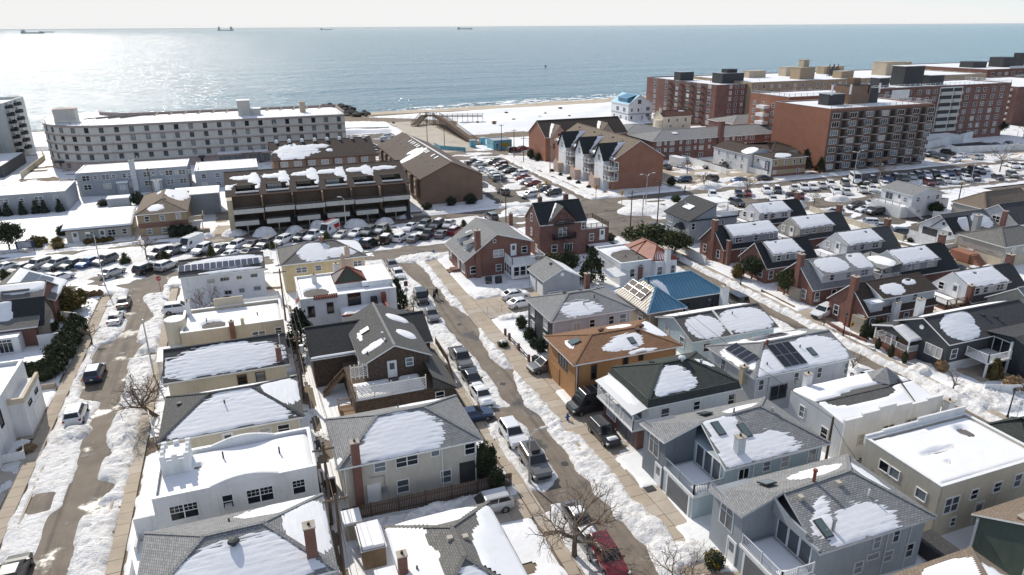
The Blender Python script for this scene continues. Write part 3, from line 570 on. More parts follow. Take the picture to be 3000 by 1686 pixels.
def put_door(parent, pos, face, w=0.95, h=2.05, mat='white_paint', name='door', lite=True):
    key = (w, h, mat, lite)
    if key not in DCACHE:
        mb = MB().box(-w / 2, w / 2,-0.05,0.02,0, h)
        fr = MB()
        fr.box(-w / 2 - 0.1,-w / 2,-0.08,0.02,0, h + 0.1); fr.box(w / 2, w / 2 + 0.1,-0.08,0.02,0, h + 0.1); fr.box(-w / 2, w / 2,-0.08,0.02, h, h + 0.1)
        g = MB().face([(-w * 0.32,-0.06, h * 0.5),(w * 0.32,-0.06, h * 0.5),(w * 0.32,-0.06, h * 0.9),(-w * 0.32,-0.06, h * 0.9)])
        DCACHE[key] = (mb.mesh('door', mat), fr.mesh('door_frame','white_paint'), g.mesh('pane','glass_mid', uv=False))
    d, f, g = DCACHE[key]; og = ORIG.get(parent.name, (0,0,0))
    o = bpy.data.objects.new(name, d); COL.objects.link(o); o.parent = parent
    o.location = (pos[0] - og[0], pos[1] - og[1], pos[2] - og[2]); o.rotation_euler = (0,0, ROT[face])
    for nm, mm in (('door_frame', f),('pane', g))[:2 if lite else 1]:
        c = bpy.data.objects.new(nm, mm); COL.objects.link(c); c.parent = o
    return o
GCACHE = {}
def garage_door(parent, pos, face, w=2.6, h=2.1, mat='garage_gray'):
    mk('garage_gray',(0.16,0.165,0.175),0.6, var=0.1)
    key = (w, h, mat)
    if key not in GCACHE:
        GCACHE[key] = MB().box(-w / 2, w / 2,-0.04,0.02,0, h).mesh('garage_door', mat)
        pn = MB()
        pn.box(-w / 2 + 0.06, w / 2 - 0.06,-0.07,-0.04,0.05, h / 4 - 0.04); GCACHE[key, 1] = pn.mesh('door_panel', mat)
    og = ORIG.get(parent.name, (0,0,0))
    o = link('garage_door', GCACHE[key], None, (pos[0] - og[0], pos[1] - og[1], pos[2] - og[2]), ROT[face]); o.parent = parent
    for i in range(4): link('door_panel', GCACHE[key, 1], o, (0,0, i * h / 4))
    return o
def shift(P, dz): return [(p[0], p[1], p[2] + dz) for p in P]
class Bld:
    """a building with rectangular eaves x0..x1, y0..y1"""
    def __init__(s, name, label, rect, ze, wall, cat='house', group=None, ov=0.4):
        s.x0, s.x1, s.y0, s.y1 = rect; s.ze = ze; s.ov = ov; s.slopes = {}
        s.w = (s.x0 + ov, s.x1 - ov, s.y0 + ov, s.y1 - ov); s.wallmat = wall
        s.root = thing(name, label, cat, (s.x0 + s.x1) / 2,(s.y0 + s.y1) / 2,0,0, group)
    # --- roofs
    def pitched(s, zr, axis='x', ends='hh', roof='roof_gray', trim='white_paint', walls=True, k=1.0, rpos=None, base=0.0, wallz=None):
        x0, x1, y0, y1, ze = s.x0, s.x1, s.y0, s.y1, s.ze
        sw = axis == 'y'
        if sw: x0, x1, y0, y1 = y0, y1, x0, x1
        ym = (y0 + y1) / 2 if rpos is None else rpos; run = (y1 - y0) / 2 * k
        a = x0 + run if ends[0] == 'h' else x0; b = x1 - run if ends[1] == 'h' else x1
        def T(p): return (p[1], p[0], p[2]) if sw else p
        A, B, Cc, Dd, E, F = (x0, y0, ze),(x1, y0, ze),(x1, y1, ze),(x0, y1, ze),(a, ym, zr),(b, ym, zr)
        polys = {('W' if sw else 'S'): [A, B, F, E],('E' if sw else 'N'): [Cc, Dd, E, F]}
        if ends[0] == 'h': polys['S' if sw else 'W'] = [Dd, A, E]
        if ends[1] == 'h': polys['N' if sw else 'E'] = [B, Cc, F]
        th = 0.16; mb = MB(); tr = MB()
        for kx, P in polys.items():
            P = [T(p) for p in P]
            if newell(P)[2] < 0: P = [P[1], P[0]] + P[2:][::-1]
            s.slopes[kx] = P; mb.face(P); mb.face(shift(P, -th)[::-1])
        out = [A, B] + ([F] if ends[1] == 'g' else []) + [Cc, Dd] + ([E] if ends[0] == 'g' else [])
        out = [T(p) for p in out]
        for i in range(len(out)):
            p, q = out[i], out[(i + 1) % len(out)]; tr.face([(p[0], p[1], p[2] - th),(q[0], q[1], q[2] - th), q, p])
        r = mb.build('roof', roof, s.root); s.roof = r
        tr.build('fascia', trim, r)
        caps = MB(); lines = [(E, F)] + ([(A, E),(Dd, E)] if ends[0] == 'h' else []) + ([(B, F),(Cc, F)] if ends[1] == 'h' else [])
        for p, q in lines:
            if Vector(p) != Vector(q): caps.beam(shift([T(p)],0.015)[0], shift([T(q)],0.015)[0],0.3,0.05)
        caps.build('ridge_cap', roof, r)
        if walls:
            w0, w1, w2, w3 = s.w; mb = MB(); zt = ze - 0.1; z0 = -0.05 + base
            def slope_z(v): return ze + (zr - ze) * (1 - abs(v - ym) / (ym - y0 if v < ym else y1 - ym))
            c = [(w0, w2),(w1, w2),(w1, w3),(w0, w3)]
            for i in range(4):
                p, q = c[i], c[(i + 1) % 4]; pts = [(*p, z0),(*q, z0),(*q, zt),(*p, zt)]
                face = 'SENW'[i]
                lo, hi = ('S','N') if sw else ('W','E')
                if (face == lo and ends[0] == 'g') or (face == hi and ends[1] == 'g'):
                    z1 = slope_z(q[0] if sw else q[1]) - 0.14; z2 = slope_z(p[0] if sw else p[1]) - 0.14
                    pk = (ym, p[1], zr - 0.14) if sw else (p[0], ym, zr - 0.14)
                    pts = [(*p, z0),(*q, z0),(*q, z1), pk, (*p, z2)]
                mb.face(pts)
            s.walls = mb.build('wall', s.wallmat, s.root)
            if ends != 'gg' and s.y1 < 125: s.pipes([('S', w0 + 0.15),('S', w1 - 0.15)])
        return s
    def flat(s, par=0.55, deck='tar', cap='white_paint', t=0.22, walls=True, top=None):
        x0, x1, y0, y1 = s.w; z = s.ze; mb = MB()
        mb.box(x0, x1, y0, y1,-0.05, z - par - 0.02)
        for a in ((x0, x1, y0, y0 + t),(x0, x1, y1 - t, y1),(x0, x0 + t, y0 + t, y1 - t),(x1 - t, x1, y0 + t, y1 - t)): mb.box(*a, z - par - 0.02, z)
        s.walls = mb.build('wall', s.wallmat, s.root)
        cp = MB(); e = 0.04
        for a in ((x0 - e, x1 + e, y0 - e, y0 + t + e),(x0 - e, x1 + e, y1 - t - e, y1 + e),(x0 - e, x0 + t + e, y0 + t + e, y1 - t - e),(x1 - t - e, x1 + e, y0 + t + e, y1 - t - e)): cp.box(*a, z, z + 0.07)
        cp.build('parapet_cap', cap, s.walls)
        d = [(x0 + t, y0 + t, z - par),(x1 - t, y0 + t, z - par),(x1 - t, y1 - t, z - par),(x0 + t, y1 - t, z - par)]
        s.roof = MB().face(d).build('roof', deck, s.root); s.slopes['T'] = d
        return s
    # --- attachments
    def wpos(s, face, a, z, off=0.0):
        x0, x1, y0, y1 = s.w
        return {'S': (a, y0 - off, z),'N': (a, y1 + off, z),'W': (x0 - off, a, z),'E': (x1 + off, a, z)}[face]
    def win(s, face, items, trim='white_paint', glass=None, off=0.0):
        for it in items:
            a, z, w, h = it[:4]; put_window(s.root, s.wpos(face, a, z, off), face, w, h, it[4] if len(it) > 4 else 'dh', trim, glass)
        return s
    def door(s, face, a, z=0.1, w=0.95, h=2.05, mat='white_paint', lite=True): put_door(s.root, s.wpos(face, a, z), face, w, h, mat, lite=lite); return s
    def garage(s, face, a, w=2.6, h=2.1, mat='garage_gray'): garage_door(s.root, s.wpos(face, a, 0.06), face, w, h, mat); return s
    def zat(s, x, y):
        best = s.ze
        zs = []
        for k, P in s.slopes.items():
            n = newell(P)
            if abs(n[2]) < 1e-6: continue
            zs.append((P[0][2] - (n[0] * (x - P[0][0]) + n[1] * (y - P[0][1])) / n[2]))
        return min(zs) if zs else best
    def chimney(s, x, y, top, w=0.6, d=0.6, mat='brick_red', z0=None, pots=1):
        z = s.zat(x, y) - 0.6 if z0 is None else z0
        mb = MB().box(x - w / 2, x + w / 2, y - d / 2, y + d / 2, z, top)
        o = mb.build('chimney', mat, s.root)
        MB().box(x - w / 2 - 0.06, x + w / 2 + 0.06, y - d / 2 - 0.06, y + d / 2 + 0.06, top, top + 0.09).build('chimney_cap','concrete_pale', o)
        f = MB()
        for i in range(pots): f.tube((x + (i - (pots - 1) / 2) * 0.25, y, top + 0.09),(x + (i - (pots - 1) / 2) * 0.25, y, top + 0.3),0.1,0.09,8)
        f.build('flue','black_metal', o); return s
    def vent(s, pts, kind='pipe', h=0.45, mat=None):
        for x, y in pts:
            z = s.zat(x, y); mb = MB()
            if kind == 'pipe': mb.tube((x, y, z - 0.1),(x, y, z + h),0.07,0.07,8)
            elif kind == 'flue': mb.tube((x, y, z - 0.1),(x, y, z + h),0.13,0.13,10).tube((x, y, z + h + 0.05),(x, y, z + h + 0.2),0.2,0.16,10)
            elif kind == 'turbine': mb.tube((x, y, z - 0.1),(x, y, z + 0.25),0.2,0.2,10).tube((x, y, z + 0.25),(x, y, z + 0.42),0.42,0.34,12).tube((x, y, z + 0.42),(x, y, z + 0.5),0.34,0.1,12)
            else: mb.box(x - 0.2, x + 0.2, y - 0.2, y + 0.2, z - 0.1, z + 0.22)
            mb.build('roof_vent', mat or ('galv' if kind == 'flue' else 'trim_dark'), s.root)
        return s
    def onroof(s, slope, cs, ct, w, d, name='skylight', mats=('trim_dark','skylight'), h=0.12, gap=0.05, inset=0.07):
        """a thin panel lying on a slope; cs, ct = centre as fractions of the slope's box"""
        P = [Vector(p) for p in s.slopes[slope]]; a = (P[1] - P[0]).normalized(); n = Vector(newell(P)); b = n.cross(a)
        q = [((p - P[0]).dot(a),(p - P[0]).dot(b)) for p in P]
        u0, u1 = min(x[0] for x in q), max(x[0] for x in q); v1 = max(x[1] for x in q)
        c = P[0] + a * (u0 + (u1 - u0) * cs) + b * (v1 * ct) + n * gap
        def rc(w_, d_, z): return [c + a * (i * w_ / 2) + b * (j * d_ / 2) + n * z for i, j in ((-1,-1),(1,-1),(1,1),(-1,1))]
        mb = MB(); lo, hi = rc(w, d, 0), rc(w, d, h)
        for i in range(4): mb.face([lo[i], lo[(i + 1) % 4], hi[(i + 1) % 4], hi[i]])
        mb.face(hi)
        o = mb.build(name, mats[0], s.root)
        MB().face(rc(w - 2 * inset, d - 2 * inset, h + 0.012)).build('pane', mats[1], o, uv=False)
        return s
    def solar(s, slope, cs, ct, nu, nv, w=1.0, d=1.65, mat='solar'):
        P = [Vector(p) for p in s.slopes[slope]]; a = (P[1] - P[0]).normalized(); n = Vector(newell(P)); b = n.cross(a)
        q = [((p - P[0]).dot(a),(p - P[0]).dot(b)) for p in P]; u0, u1 = min(x[0] for x in q), max(x[0] for x in q); v1 = max(x[1] for x in q)
        c = P[0] + a * (u0 + (u1 - u0) * cs) + b * (v1 * ct) + n * 0.2
        og = Vector(ORIG[s.root.name])
        key = ('solar', w, d, mat, tuple(round(v, 3) for v in (*a, *b)))
        if key not in WCACHE:
            mb = MB(); pn = MB()
            for m_, e, z in ((mb, 0.02,0.0),(pn, 0.05,0.012)):
                R4 = [a * (i * (w / 2 - e)) + b * (j * (d / 2 - e)) + n * z for i, j in ((-1,-1),(1,-1),(1,1),(-1,1))]
                m_.face(R4)
                if m_ is mb:
                    lo = [p - n * 0.04 for p in R4]
                    for i in range(4): mb.face([lo[i], lo[(i + 1) % 4], R4[(i + 1) % 4], R4[i]])
            WCACHE[key] = (mb.mesh('solar_panel','galv', uv=False), pn.mesh('cell_glass', mat, uv=False))
        for i in range(nu):
            for j in range(nv):
                p = c + a * ((i - (nu - 1) / 2) * w) + b * ((j - (nv - 1) / 2) * d) - og
                o = link('solar_panel', WCACHE[key][0], s.root, p); link('cell_glass', WCACHE[key][1], o)
        return s
    def snow(s, slope, *a, **k): snow(s.root, s.slopes[slope], *a, **k); return s
    def part(s, name, mb, mat, **k): return mb.build(name, mat, s.root, **k)
    def pipes(s, pts, mat='white_paint'):
        for face, a in pts:
            x, y, _ = s.wpos(face, a, 0,0.06); MB().box(x - 0.04, x + 0.04, y - 0.04, y + 0.04,0, s.ze - 0.12).build('downpipe', mat, s.root)
        return s
def railing(parent, pts, h=1.0, mat='white_paint', step=0.16, post=1.8, name='railing', solid=False, closed=False):
    mb = MB()
    for a, b in zip(pts, pts[1:]):
        a = Vector(a); b = Vector(b); L_ = (b - a).length; d = (b - a) / L_; up = Vector((0,0,1))
        mb.beam(a + up * h, b + up * h, 0.09,0.06); mb.beam(a + up * 0.1, b + up * 0.1,0.06,0.05)
        n = max(1, int(L_ / step))
        if solid: mb.beam(a + up * (h * 0.55), b + up * (h * 0.55),0.04, h * 0.8)
        else:
            for i in range(1, n): p = a + d * (L_ * i / n); mb.beam(p + up * 0.1, p + up * h, 0.035,0.035)
        m = max(1, round(L_ / post))
        for i in range(m + 1): p = a + d * (L_ * i / m); mb.beam(p, p + up * (h + 0.08),0.1,0.1)
    return mb.build(name, mat, parent, uv=False)
def fence(label, pts, h=1.7, mat='white_paint', panel=2.2, t=0.05, group=None, z=0.0, cat='fence', name='fence'):
    root = thing(name, label, cat, pts[0][0], pts[0][1], z, 0, group)
    for a, b in zip(pts, pts[1:]):
        L_ = math.dist(a, b); n = max(1, round(L_ / panel)); w = L_ / n; ang = math.atan2(b[1] - a[1], b[0] - a[0])
        pm = MB().box(0.05, w - 0.05,-t / 2, t / 2,0.08, h).mesh('fence_panel', mat); qm = MB().box(-0.06,0.06,-0.06,0.06,-0.1, h + 0.08).mesh('fence_post', mat)
        for i in range(n + 1):
            x = a[0] + (b[0] - a[0]) * i / n - pts[0][0]; y = a[1] + (b[1] - a[1]) * i / n - pts[0][1]
            if i < n: link('fence_panel', pm, root, (x, y, 0), ang)
            link('fence_post', qm, root, (x, y, 0), ang)
    return root
# ---------------------------------------------------------------- house materials
for nm, c in dict(gray=(0.35,0.35,0.345), dark=(0.095,0.095,0.098), black=(0.05,0.053,0.058), green=(0.07,0.08,0.072), brown=(0.33,0.18,0.10), tan=(0.28,0.22,0.165),
                  umber=(0.085,0.062,0.05), pale=(0.36,0.35,0.33), olive=(0.25,0.24,0.22), charcoal=(0.15,0.147,0.142), redbrown=(0.20,0.10,0.07)).items():
    mk('roof_' + nm, c, 0.9,'shingle', tuple(v * 0.68 for v in c), bump=0.6)
for nm, c in dict(white=(0.78,0.79,0.80), cream=(0.62,0.57,0.47), ivory=(0.66,0.61,0.49), gray=(0.36,0.385,0.41), pale=(0.60,0.62,0.645), aqua=(0.55,0.67,0.70), beige=(0.55,0.49,0.40), blue=(0.49,0.585,0.62), dkgray=(0.075,0.08,0.088),
                  navy=(0.045,0.055,0.065), green=(0.11,0.15,0.12), taupe=(0.47,0.44,0.39)).items(): mk('side_' + nm, c, 0.6,'siding', bump=0.5, var=0.10)
for nm, c in dict(white=(0.76,0.76,0.755), cream=(0.64,0.57,0.44), beige=(0.58,0.50,0.38), yellow=(0.66,0.53,0.31), gray=(0.43,0.43,0.42), lilac=(0.55,0.55,0.59), tan=(0.50,0.42,0.31), pink=(0.52,0.40,0.33), dirty=(0.56,0.53,0.46), slate=(0.34,0.375,0.405)).items(): mk('stucco_' + nm, c, 0.9,'stucco', bump=0.15, var=0.16)
mk('vert_orange',(0.42,0.225,0.10),0.75,'vert', var=0.18); mk('vert_slate',(0.17,0.19,0.215),0.7,'vert', var=0.12, p=0.22); mk('vert_gray',(0.30,0.325,0.35),0.7,'vert', var=0.1, p=0.22)
mk('vert_black',(0.04,0.043,0.045),0.7,'vert', p=0.3); mk('shake_brown',(0.165,0.12,0.09),0.95,'shake',(0.095,0.07,0.055), bump=0.9)
mk('tile_red',(0.27,0.075,0.045),0.6,'plain',(0.17,0.045,0.03)); mk('tile_green',(0.035,0.085,0.065),0.45,'plain',(0.10,0.07,0.035), var=0.5)
mk('metal_blue',(0.10,0.235,0.34),0.35,'seam',(0.12,0.26,0.37), metal=0.2); mk('metal_copper',(0.40,0.37,0.34),0.3,'seam', metal=0.5)
mk('stone',(0.40,0.33,0.25),0.9,'brick',(0.30,0.25,0.19)); mk('door_teal',(0.08,0.30,0.36),0.5, var=0.05); mk('door_olive',(0.30,0.33,0.06),0.5, var=0.05)
mk('pavers',(0.33,0.30,0.28),0.9,'ground')

# ================================================================ row right of the left street (x -11 .. 2)
h = Bld('house','grey hip roofed house with round turbine vent, next to the white castle house',(-10.8,2.1,40.2,49.2),5.0,'stucco_gray').pitched(6.9)
h.roof.data.materials[0] = MATS['roof_gray']
h.snow('S',[(0.5,0.34,0.40,0.52),(0.7,0.25,0.26,0.3)], th=0.12).snow('E',[(0.55,0.32,0.36,0.4)], th=0.15, rip=0.01).snow('N',[(0.2,0.3,0.3,0.3)], th=0.12, rip=0.01)
h.chimney(0.6,41.7,8.0,0.75,0.75).vent([(-4.4,43.6)],'turbine').vent([(-4.8,47.0)],'pipe',0.3).win('W',[(42,3,0.9,1.3),(46,3,0.9,1.3)]).win('E',[(44,3,0.9,1.3)])
h = Bld('castle_house','white stucco house with flat snowy roof and battlemented corner turret',(-10.6,2.0,52.8,59.3),5.3,'stucco_white', ov=0.0).flat(0.45)
h.snow('T', None, th=0.3, edge=0.5, amp=0.1, rip=0.0, nsc=4, holes=[(0.24,0.62,0.03,0.06)])
t = MB(); t.box(-10.1,-7.9,56.1,58.6,4.5,6.5)
for x0, x1, y0, y1 in [(-10.1 + i * 0.92,-9.7 + i * 0.92, yy, yy + 0.28) for i in range(3) for yy in (56.1,58.32)] + [(xx, xx + 0.28,56.1 + i * 0.75,56.48 + i * 0.75) for i in (1,2) for xx in (-10.1,-8.18)]: t.box(x0, x1, y0, y1,6.5,6.95)
o = h.part('turret', t, 'stucco_white'); MB().box(-9.8,-8.2,56.4,58.3,6.5,6.62).build('snow_patch','roof_snow', o)
n = 12
for yy in (52.8,59.08):
    cp = MB()
    P = [(-6.4 + 5.4 * i / n, 0.55 * math.sin(math.pi * i / n)) for i in range(n + 1)]
    for (xa, za),(xb, zb) in zip(P, P[1:]):
        cp.face([(xa, yy, 5.36),(xb, yy, 5.36),(xb, yy, 5.37 + zb),(xa, yy, 5.37 + za)]); cp.face([(xb, yy + 0.22,5.36),(xa, yy + 0.22,5.36),(xa, yy + 0.22,5.37 + za),(xb, yy + 0.22,5.37 + zb)]); cp.face([(xa, yy, 5.37 + za),(xb, yy, 5.37 + zb),(xb, yy + 0.22,5.37 + zb),(xa, yy + 0.22,5.37 + za)])
    h.part('curved_parapet', cp, 'stucco_white')
h.win('S',[(-8.5,3.0,2.0,1.3,'gridpair'),(-5.2,3.1,0.75,1.2),(-2.7,3.0,2.0,1.3,'gridpair'),(0.4,3.0,0.95,1.3,'grid')], glass='glass_dark').vent([(-5.4,57.2),(-0.8,56.2)],'pipe',0.9).vent([(-6.2,53.4)],'box')
h.part('entry_wall', MB().box(-12.6,-10.62,54.6,54.8,0,2.6).box(-12.6,-12.4,52.9,54.6,0,1.2),'stucco_white')
railing(h.root, [(-12.5,51.0,0.5),(-12.5,47.0,0.5),(-10.9,47.0,0.5)],1.0,'white_paint')
h.part('porch', MB().box(-12.6,-10.62,46.9,54.5,0,0.5),'roof_snow')
h = Bld('house','cream house with wide snow field on its hip roof, beside the castle house',(-11.0,1.8,62,71),5.0,'side_ivory').pitched(6.9, roof='roof_dark')
h.roof.data.materials[0] = MATS['roof_charcoal']
h.snow('S',[(0.5,0.30,0.44,0.55),(0.58,0.3,0.3,0.75)], th=0.13).snow('E',[(0.6,0.35,0.36,0.42)], th=0.16, rip=0.01).snow('N',[(0.4,0.6,0.4,0.3)])
h.vent([(-5.2,65)],'pipe',0.4).vent([(-9.4,67.5)],'box').win('S',[(-3.8,3.3,1.1,0.7,'slide'),(-1.9,3.4,1.0,0.9),(-0.2,3.4,1.0,0.9)]).door('S',-5.2,2.6,0.9,1.9)
h = Bld('house','long cream house with snow covered gable roof below the beige flat roofed house',(-11.5,1.3,74.2,82.8),5.0,'stucco_cream').pitched(7.0, ends='gg', roof='roof_dark')
h.snow('S',[(0.47,0.4,0.5,0.5),(0.5,0.5,0.38,0.42)], th=0.13, edge=0.5).snow('N',[(0.5,0.5,0.55,0.6)])
mk('trim_brown',(0.14,0.06,0.04),0.6)
h.win('S',[(-3.8,3.2,0.85,1.15),(-1.9,3.2,0.85,1.15)],'trim_brown').chimney(0.3,74.9,6.9,0.6,0.5, z0=0).vent([(0.6,77)],'pipe',1.2,'galv')
h = Bld('flat_roof_house','beige stucco house with snowy flat roof, stepped parapet and round stair tower',(-10.6,1.5,87.6,95.4),5.0,'stucco_beige', ov=0).flat(0.5)
h.snow('T', None, th=0.22, edge=0.4, amp=0.3, rip=0, nsc=2.5, holes=[(0.30,0.30,0.13,0.2)])
tw = MB().tube((-11.3,90.4,0),(-11.3,90.4,5.9),1.15,1.25,12); o = h.part('stair_tower', tw, 'stucco_cream'); MB().tube((-11.3,90.4,5.9),(-11.3,90.4,6.0),1.2,1.2,12).build('snow_patch','roof_snow', o)
h.part('awning', MB().face([(-13.6,86.2,2.3),(-10.7,86.2,2.3),(-10.7,89.2,2.9),(-13.6,89.2,2.9)]).box(-13.6,-13.45,86.2,89.2,0,2.25),'white_paint')
h.chimney(-4.7,87.5,5.7,0.6,0.4, z0=0).chimney(-10,94.5,6.6,0.55,0.5,'stucco_white',4.4).vent([(-7.8,91.5),(-1.6,91.3)],'pipe',0.6)
h.part('parapet_step', MB().box(-3.6,-3.2,87.4,87.9,4.9,5.9),'stucco_beige'); h.part('rear_parapet', MB().box(-6.9,-3.2,95.42,95.7,4.2,6.1),'stucco_beige')
h.part('curved_gable',(lambda q: q.face([(x, y, z) for x, y, z in [(-6.4,95.72,5.0)] + [(-5.2 - 1.2 * math.cos(math.pi * i / 10),95.72,5.0 + 1.2 * math.sin(math.pi * i / 10)) for i in range(11)]]).face([(x, 95.9, z) for x, z in [(-6.4,5.0)] + [(-5.2 - 1.2 * math.cos(math.pi * i / 10),5.0 + 1.2 * math.sin(math.pi * i / 10)) for i in range(11)]][::-1]))(MB()),'trim_dark')
h.win('S',[(-1.7,3.0,1.5,0.85,'pair'),(1.0 - 0.3,3.2,0.7,0.8),(-8.6,2.4,1.2,0.35,'pic')])
h = Bld('house','white two storey house with a long row of solar panels on its low roof',(-12.3,0.2,110.7,118.6),4.75,'side_white', ov=0.25).pitched(6.3, ends='gg', roof='roof_umber')
h.roof.data.materials[0] = MATS['roof_charcoal']
h.snow('S',[(0.55,0.62,0.46,0.36),(0.6,0.1,0.36,0.1)], th=0.14, rip=0.02).snow('N', None, th=0.1).solar('S',0.47,0.46,13,1,0.9,1.5,'solar_blue')
h.win('S',[(-7.9,3.4,0.9,0.42,'slide'),(-5.9,3.45,1.2,0.45,'tri'),(-3.8,3.45,0.65,0.42,'slide'),(-1.6,3.5,0.9,0.45,'slide'),(-5.7,1.2,0.9,0.5,'slide'),(-3.7,1.25,0.65,0.5,'slide'),(-1.4,1.3,0.9,0.5,'slide')],'galv')

# ================================================================ row left of the centre street (x 3.5 .. 18)
h = Bld('house','house with snow drifted hip roof beside the driveway with a silver SUV',(6.0,14.4,32.6,44.2),4.4,'stucco_white').pitched(6.4,'y','hh','roof_olive', k=1.0)
h.snow('N',[(0.5,0.3,0.34,0.36),(0.62,0.18,0.33,0.16)], th=0.2, rip=0.0, amp=0.25).snow('W', None, [(0.62,0.9,0.2,0.28),(0.33,0.86,0.2,0.28)], th=0.28, edge=0.3, amp=0.25, rip=0.0)
h.snow('E',[(0.35,0.3,0.34,0.42),(0.78,0.2,0.2,0.2)], th=0.24, amp=0.3, rip=0.0).snow('S',[(0.5,0.35,0.32,0.5)], th=0.12).vent([(9.8,39.0),(10.9,38.9)],'box', mat='side_beige').chimney(6.3,38.6,6.3,0.6,0.6, z0=0)
h.part('side_roof', MB().box(4.6,6.2,33,41,3.2,3.45),'roof_snow'); h.vent([(7.2,38.2)],'pipe',0.4)
h = Bld('house','stained cream house with grey hip roof, tall brick side chimney and white door',(3.6,16.7,52.4,61.2),4.75,'stucco_dirty', ov=0.5).pitched(6.75)
h.snow('S',[(0.47,0.40,0.28,0.55),(0.38,0.22,0.26,0.3)], th=0.16, amp=0.35).snow('N',[(0.3,0.3,0.2,0.2)], th=0.06).snow('W',[(0.9,0.05,0.07,0.1)])
h.chimney(5.3,52.75,6.9,0.7,0.62, z0=0).win('S',[(7.3,3.4,0.95,0.85),(9.7,3.4,1.9,0.9,'pair'),(12.3,3.8,0.7,0.55,'pic'),(15.6,3.2,1.0,1.15),(9.2,0.7,1.0,1.25),(13.2,0.7,0.9,1.25)]).door('S',6.6,0.1,1.0,2.05, lite=False)
h.pipes([('S',12.9)]); h.vent([(10.4,59.5)],'pipe',0.3)
h.part('conduit', MB().wire([(6.4,52.84,3.2),(6.4,52.84,2.9),(7.6,52.84,2.9),(7.6,52.84,1.5)],0.04).box(7.35,7.75,52.7,52.9,1.1,1.7),'galv', uv=False)
h.part('porch_shade_panel', MB().box(14.5,16.25,52.86,52.9,0.2,2.4),'trim_dark')  # flat dark panel paints the shade of the porch opening; wall stays unbroken
h = Bld('shingle_house','brown shake sided house with dark cross gable roofs and white lattice roof deck',(3.6,18.3,76.6,86.4),3.9,'shake_brown', ov=0.35).pitched(6.0, ends='gg', roof='roof_black')
h.snow('S',[(0.32,0.03,0.32,0.05)], th=0.12, rip=0)
up = Bld('x','x',(8.6,16.6,70.3,84.0),5.9,'shake_brown')
def reparent(b, host):
    for c in list(b.root.children): c.parent = host.root; c.location = c.location + Vector(ORIG[b.root.name]) - Vector(ORIG[host.root.name])
    bpy.data.objects.remove(b.root)
up.ov = 0.3; up.w = (8.9,16.3,70.6,83.7); up.ze = 5.2; up.pitched(7.1,'y','gg','roof_gray', k=1, rpos=12.4)
up.roof.data.materials[0] = MATS['roof_charcoal']
up.snow('E',[(0.72,0.45,0.08,0.3),(0.35,0.45,0.08,0.25)], th=0.2, rip=0, amp=0.2).snow('W',[(0.8,0.5,0.05,0.35),(0.5,0.25,0.08,0.06)], th=0.2, rip=0, amp=0.2)
up.onroof('W',0.46,0.45,1.0,1.1, mats=('galv','roof_snow')).vent([(11.6,73.2)],'flue',0.7).vent([(9.6,72.0)],'pipe',0.35)
up.win('S',[(14.0,4.2,0.75,0.9)]).door('S',12.0,3.1,0.85,1.95)
up.win('W',[(74.5,3.6,0.9,1.1),(77,3.6,0.9,1.1)])
reparent(up, h)
h.part('lower_storey', MB().box(7.2,18.0,66.8,76.9,-0.05,2.95),'shake_brown')
dk = MB(); dk.face([(7.2,66.6,2.98),(15.0,66.6,2.98),(15.0,70.6,2.98),(7.2,70.6,2.98)]); h.part('roof_deck', dk, 'tar')
snow(h.root, [(7.3,66.7,2.99),(14.9,66.7,2.99),(14.9,70.5,2.99),(7.3,70.5,2.99)], None, [(0.62,0.85,0.1,0.12)], th=0.28, amp=0.2, rip=0)
sl_ = [(18.35,66.3,2.4),(18.35,77,2.4),(15.0,77,4.9),(15.0,66.3,4.9)]; sl_ = [(18.5,66.4,2.5),(18.5,77,2.5),(15.6,77,4.5),(15.6,66.4,4.5)]
h.part('side_roof', MB().face(sl_).face([(p[0], p[1], p[2] - 0.15) for p in sl_][::-1]).face([(15.6,66.5,2.9),(18.3,66.5,2.5),(15.6,66.5,4.4)]),['roof_charcoal'])
mk('lattice',(0.72,0.70,0.66),0.7)
def lattice(x0, x1, y, z0, z1, vert=False):
    mb = MB(); s_ = 0.3
    n_ = int((x1 - x0 + z1 - z0) / s_)
    for i in range(n_):
        for sg in (1,-1):
            pts = []
            a = x0 + i * s_ - (z1 - z0) if sg > 0 else x0 + i * s_
            xa, za, xb, zb = (a, z0, a + z1 - z0, z1) if sg > 0 else (a, z0, a - (z1 - z0), z1)
            lo, hi = max(min(xa, xb), x0), min(max(xa, xb), x1)
            if hi - lo < 0.05: continue
            f = lambda x: z0 + (x - xa) * sg
            mb.beam((lo, y + 0.01 * sg, f(lo)),(hi, y + 0.01 * sg, f(hi)),0.02,0.05)
    for z in (z0, z1): mb.beam((x0, y, z),(x1, y, z),0.06,0.07)
    for i in range(5): x = x0 + (x1 - x0) * i / 4; mb.beam((x, y, z0 - 0.3),(x, y, z1 + 0.3),0.1,0.1)
    return mb
h.part('lattice_screen', lattice(7.4,14.9,66.8,3.2,4.4),'lattice', uv=False)
h.part('lattice_screen', lattice(7.4,9.2,70.3,4.0,5.2),'lattice', uv=False)
h.win('S',[(16.4,1.3,0.9,1.0)], off=76.95 - 66.8); railing(h.root, [(7.3,66.9,3.0),(7.3,70.4,3.0)],1.0,'deck_wood'); railing(h.root, [(5.6,66.2,1.6),(5.6,68.6,1.6),(7.0,68.6,1.6)],0.9,'deck_wood')
st = MB()
for i in range(9): st.box(4.6 + i * 0.28,4.9 + i * 0.28,74.4,75.6,0.2 + i * 0.25,0.26 + i * 0.25)
st.beam((4.5,74.4,0.9),(7.1,74.4,3.3),0.07,0.1); st.beam((4.5,74.4,0.1),(7.1,74.4,2.5),0.07,0.25); st.box(5.5,7.1,66.1,68.7,1.5,1.6)
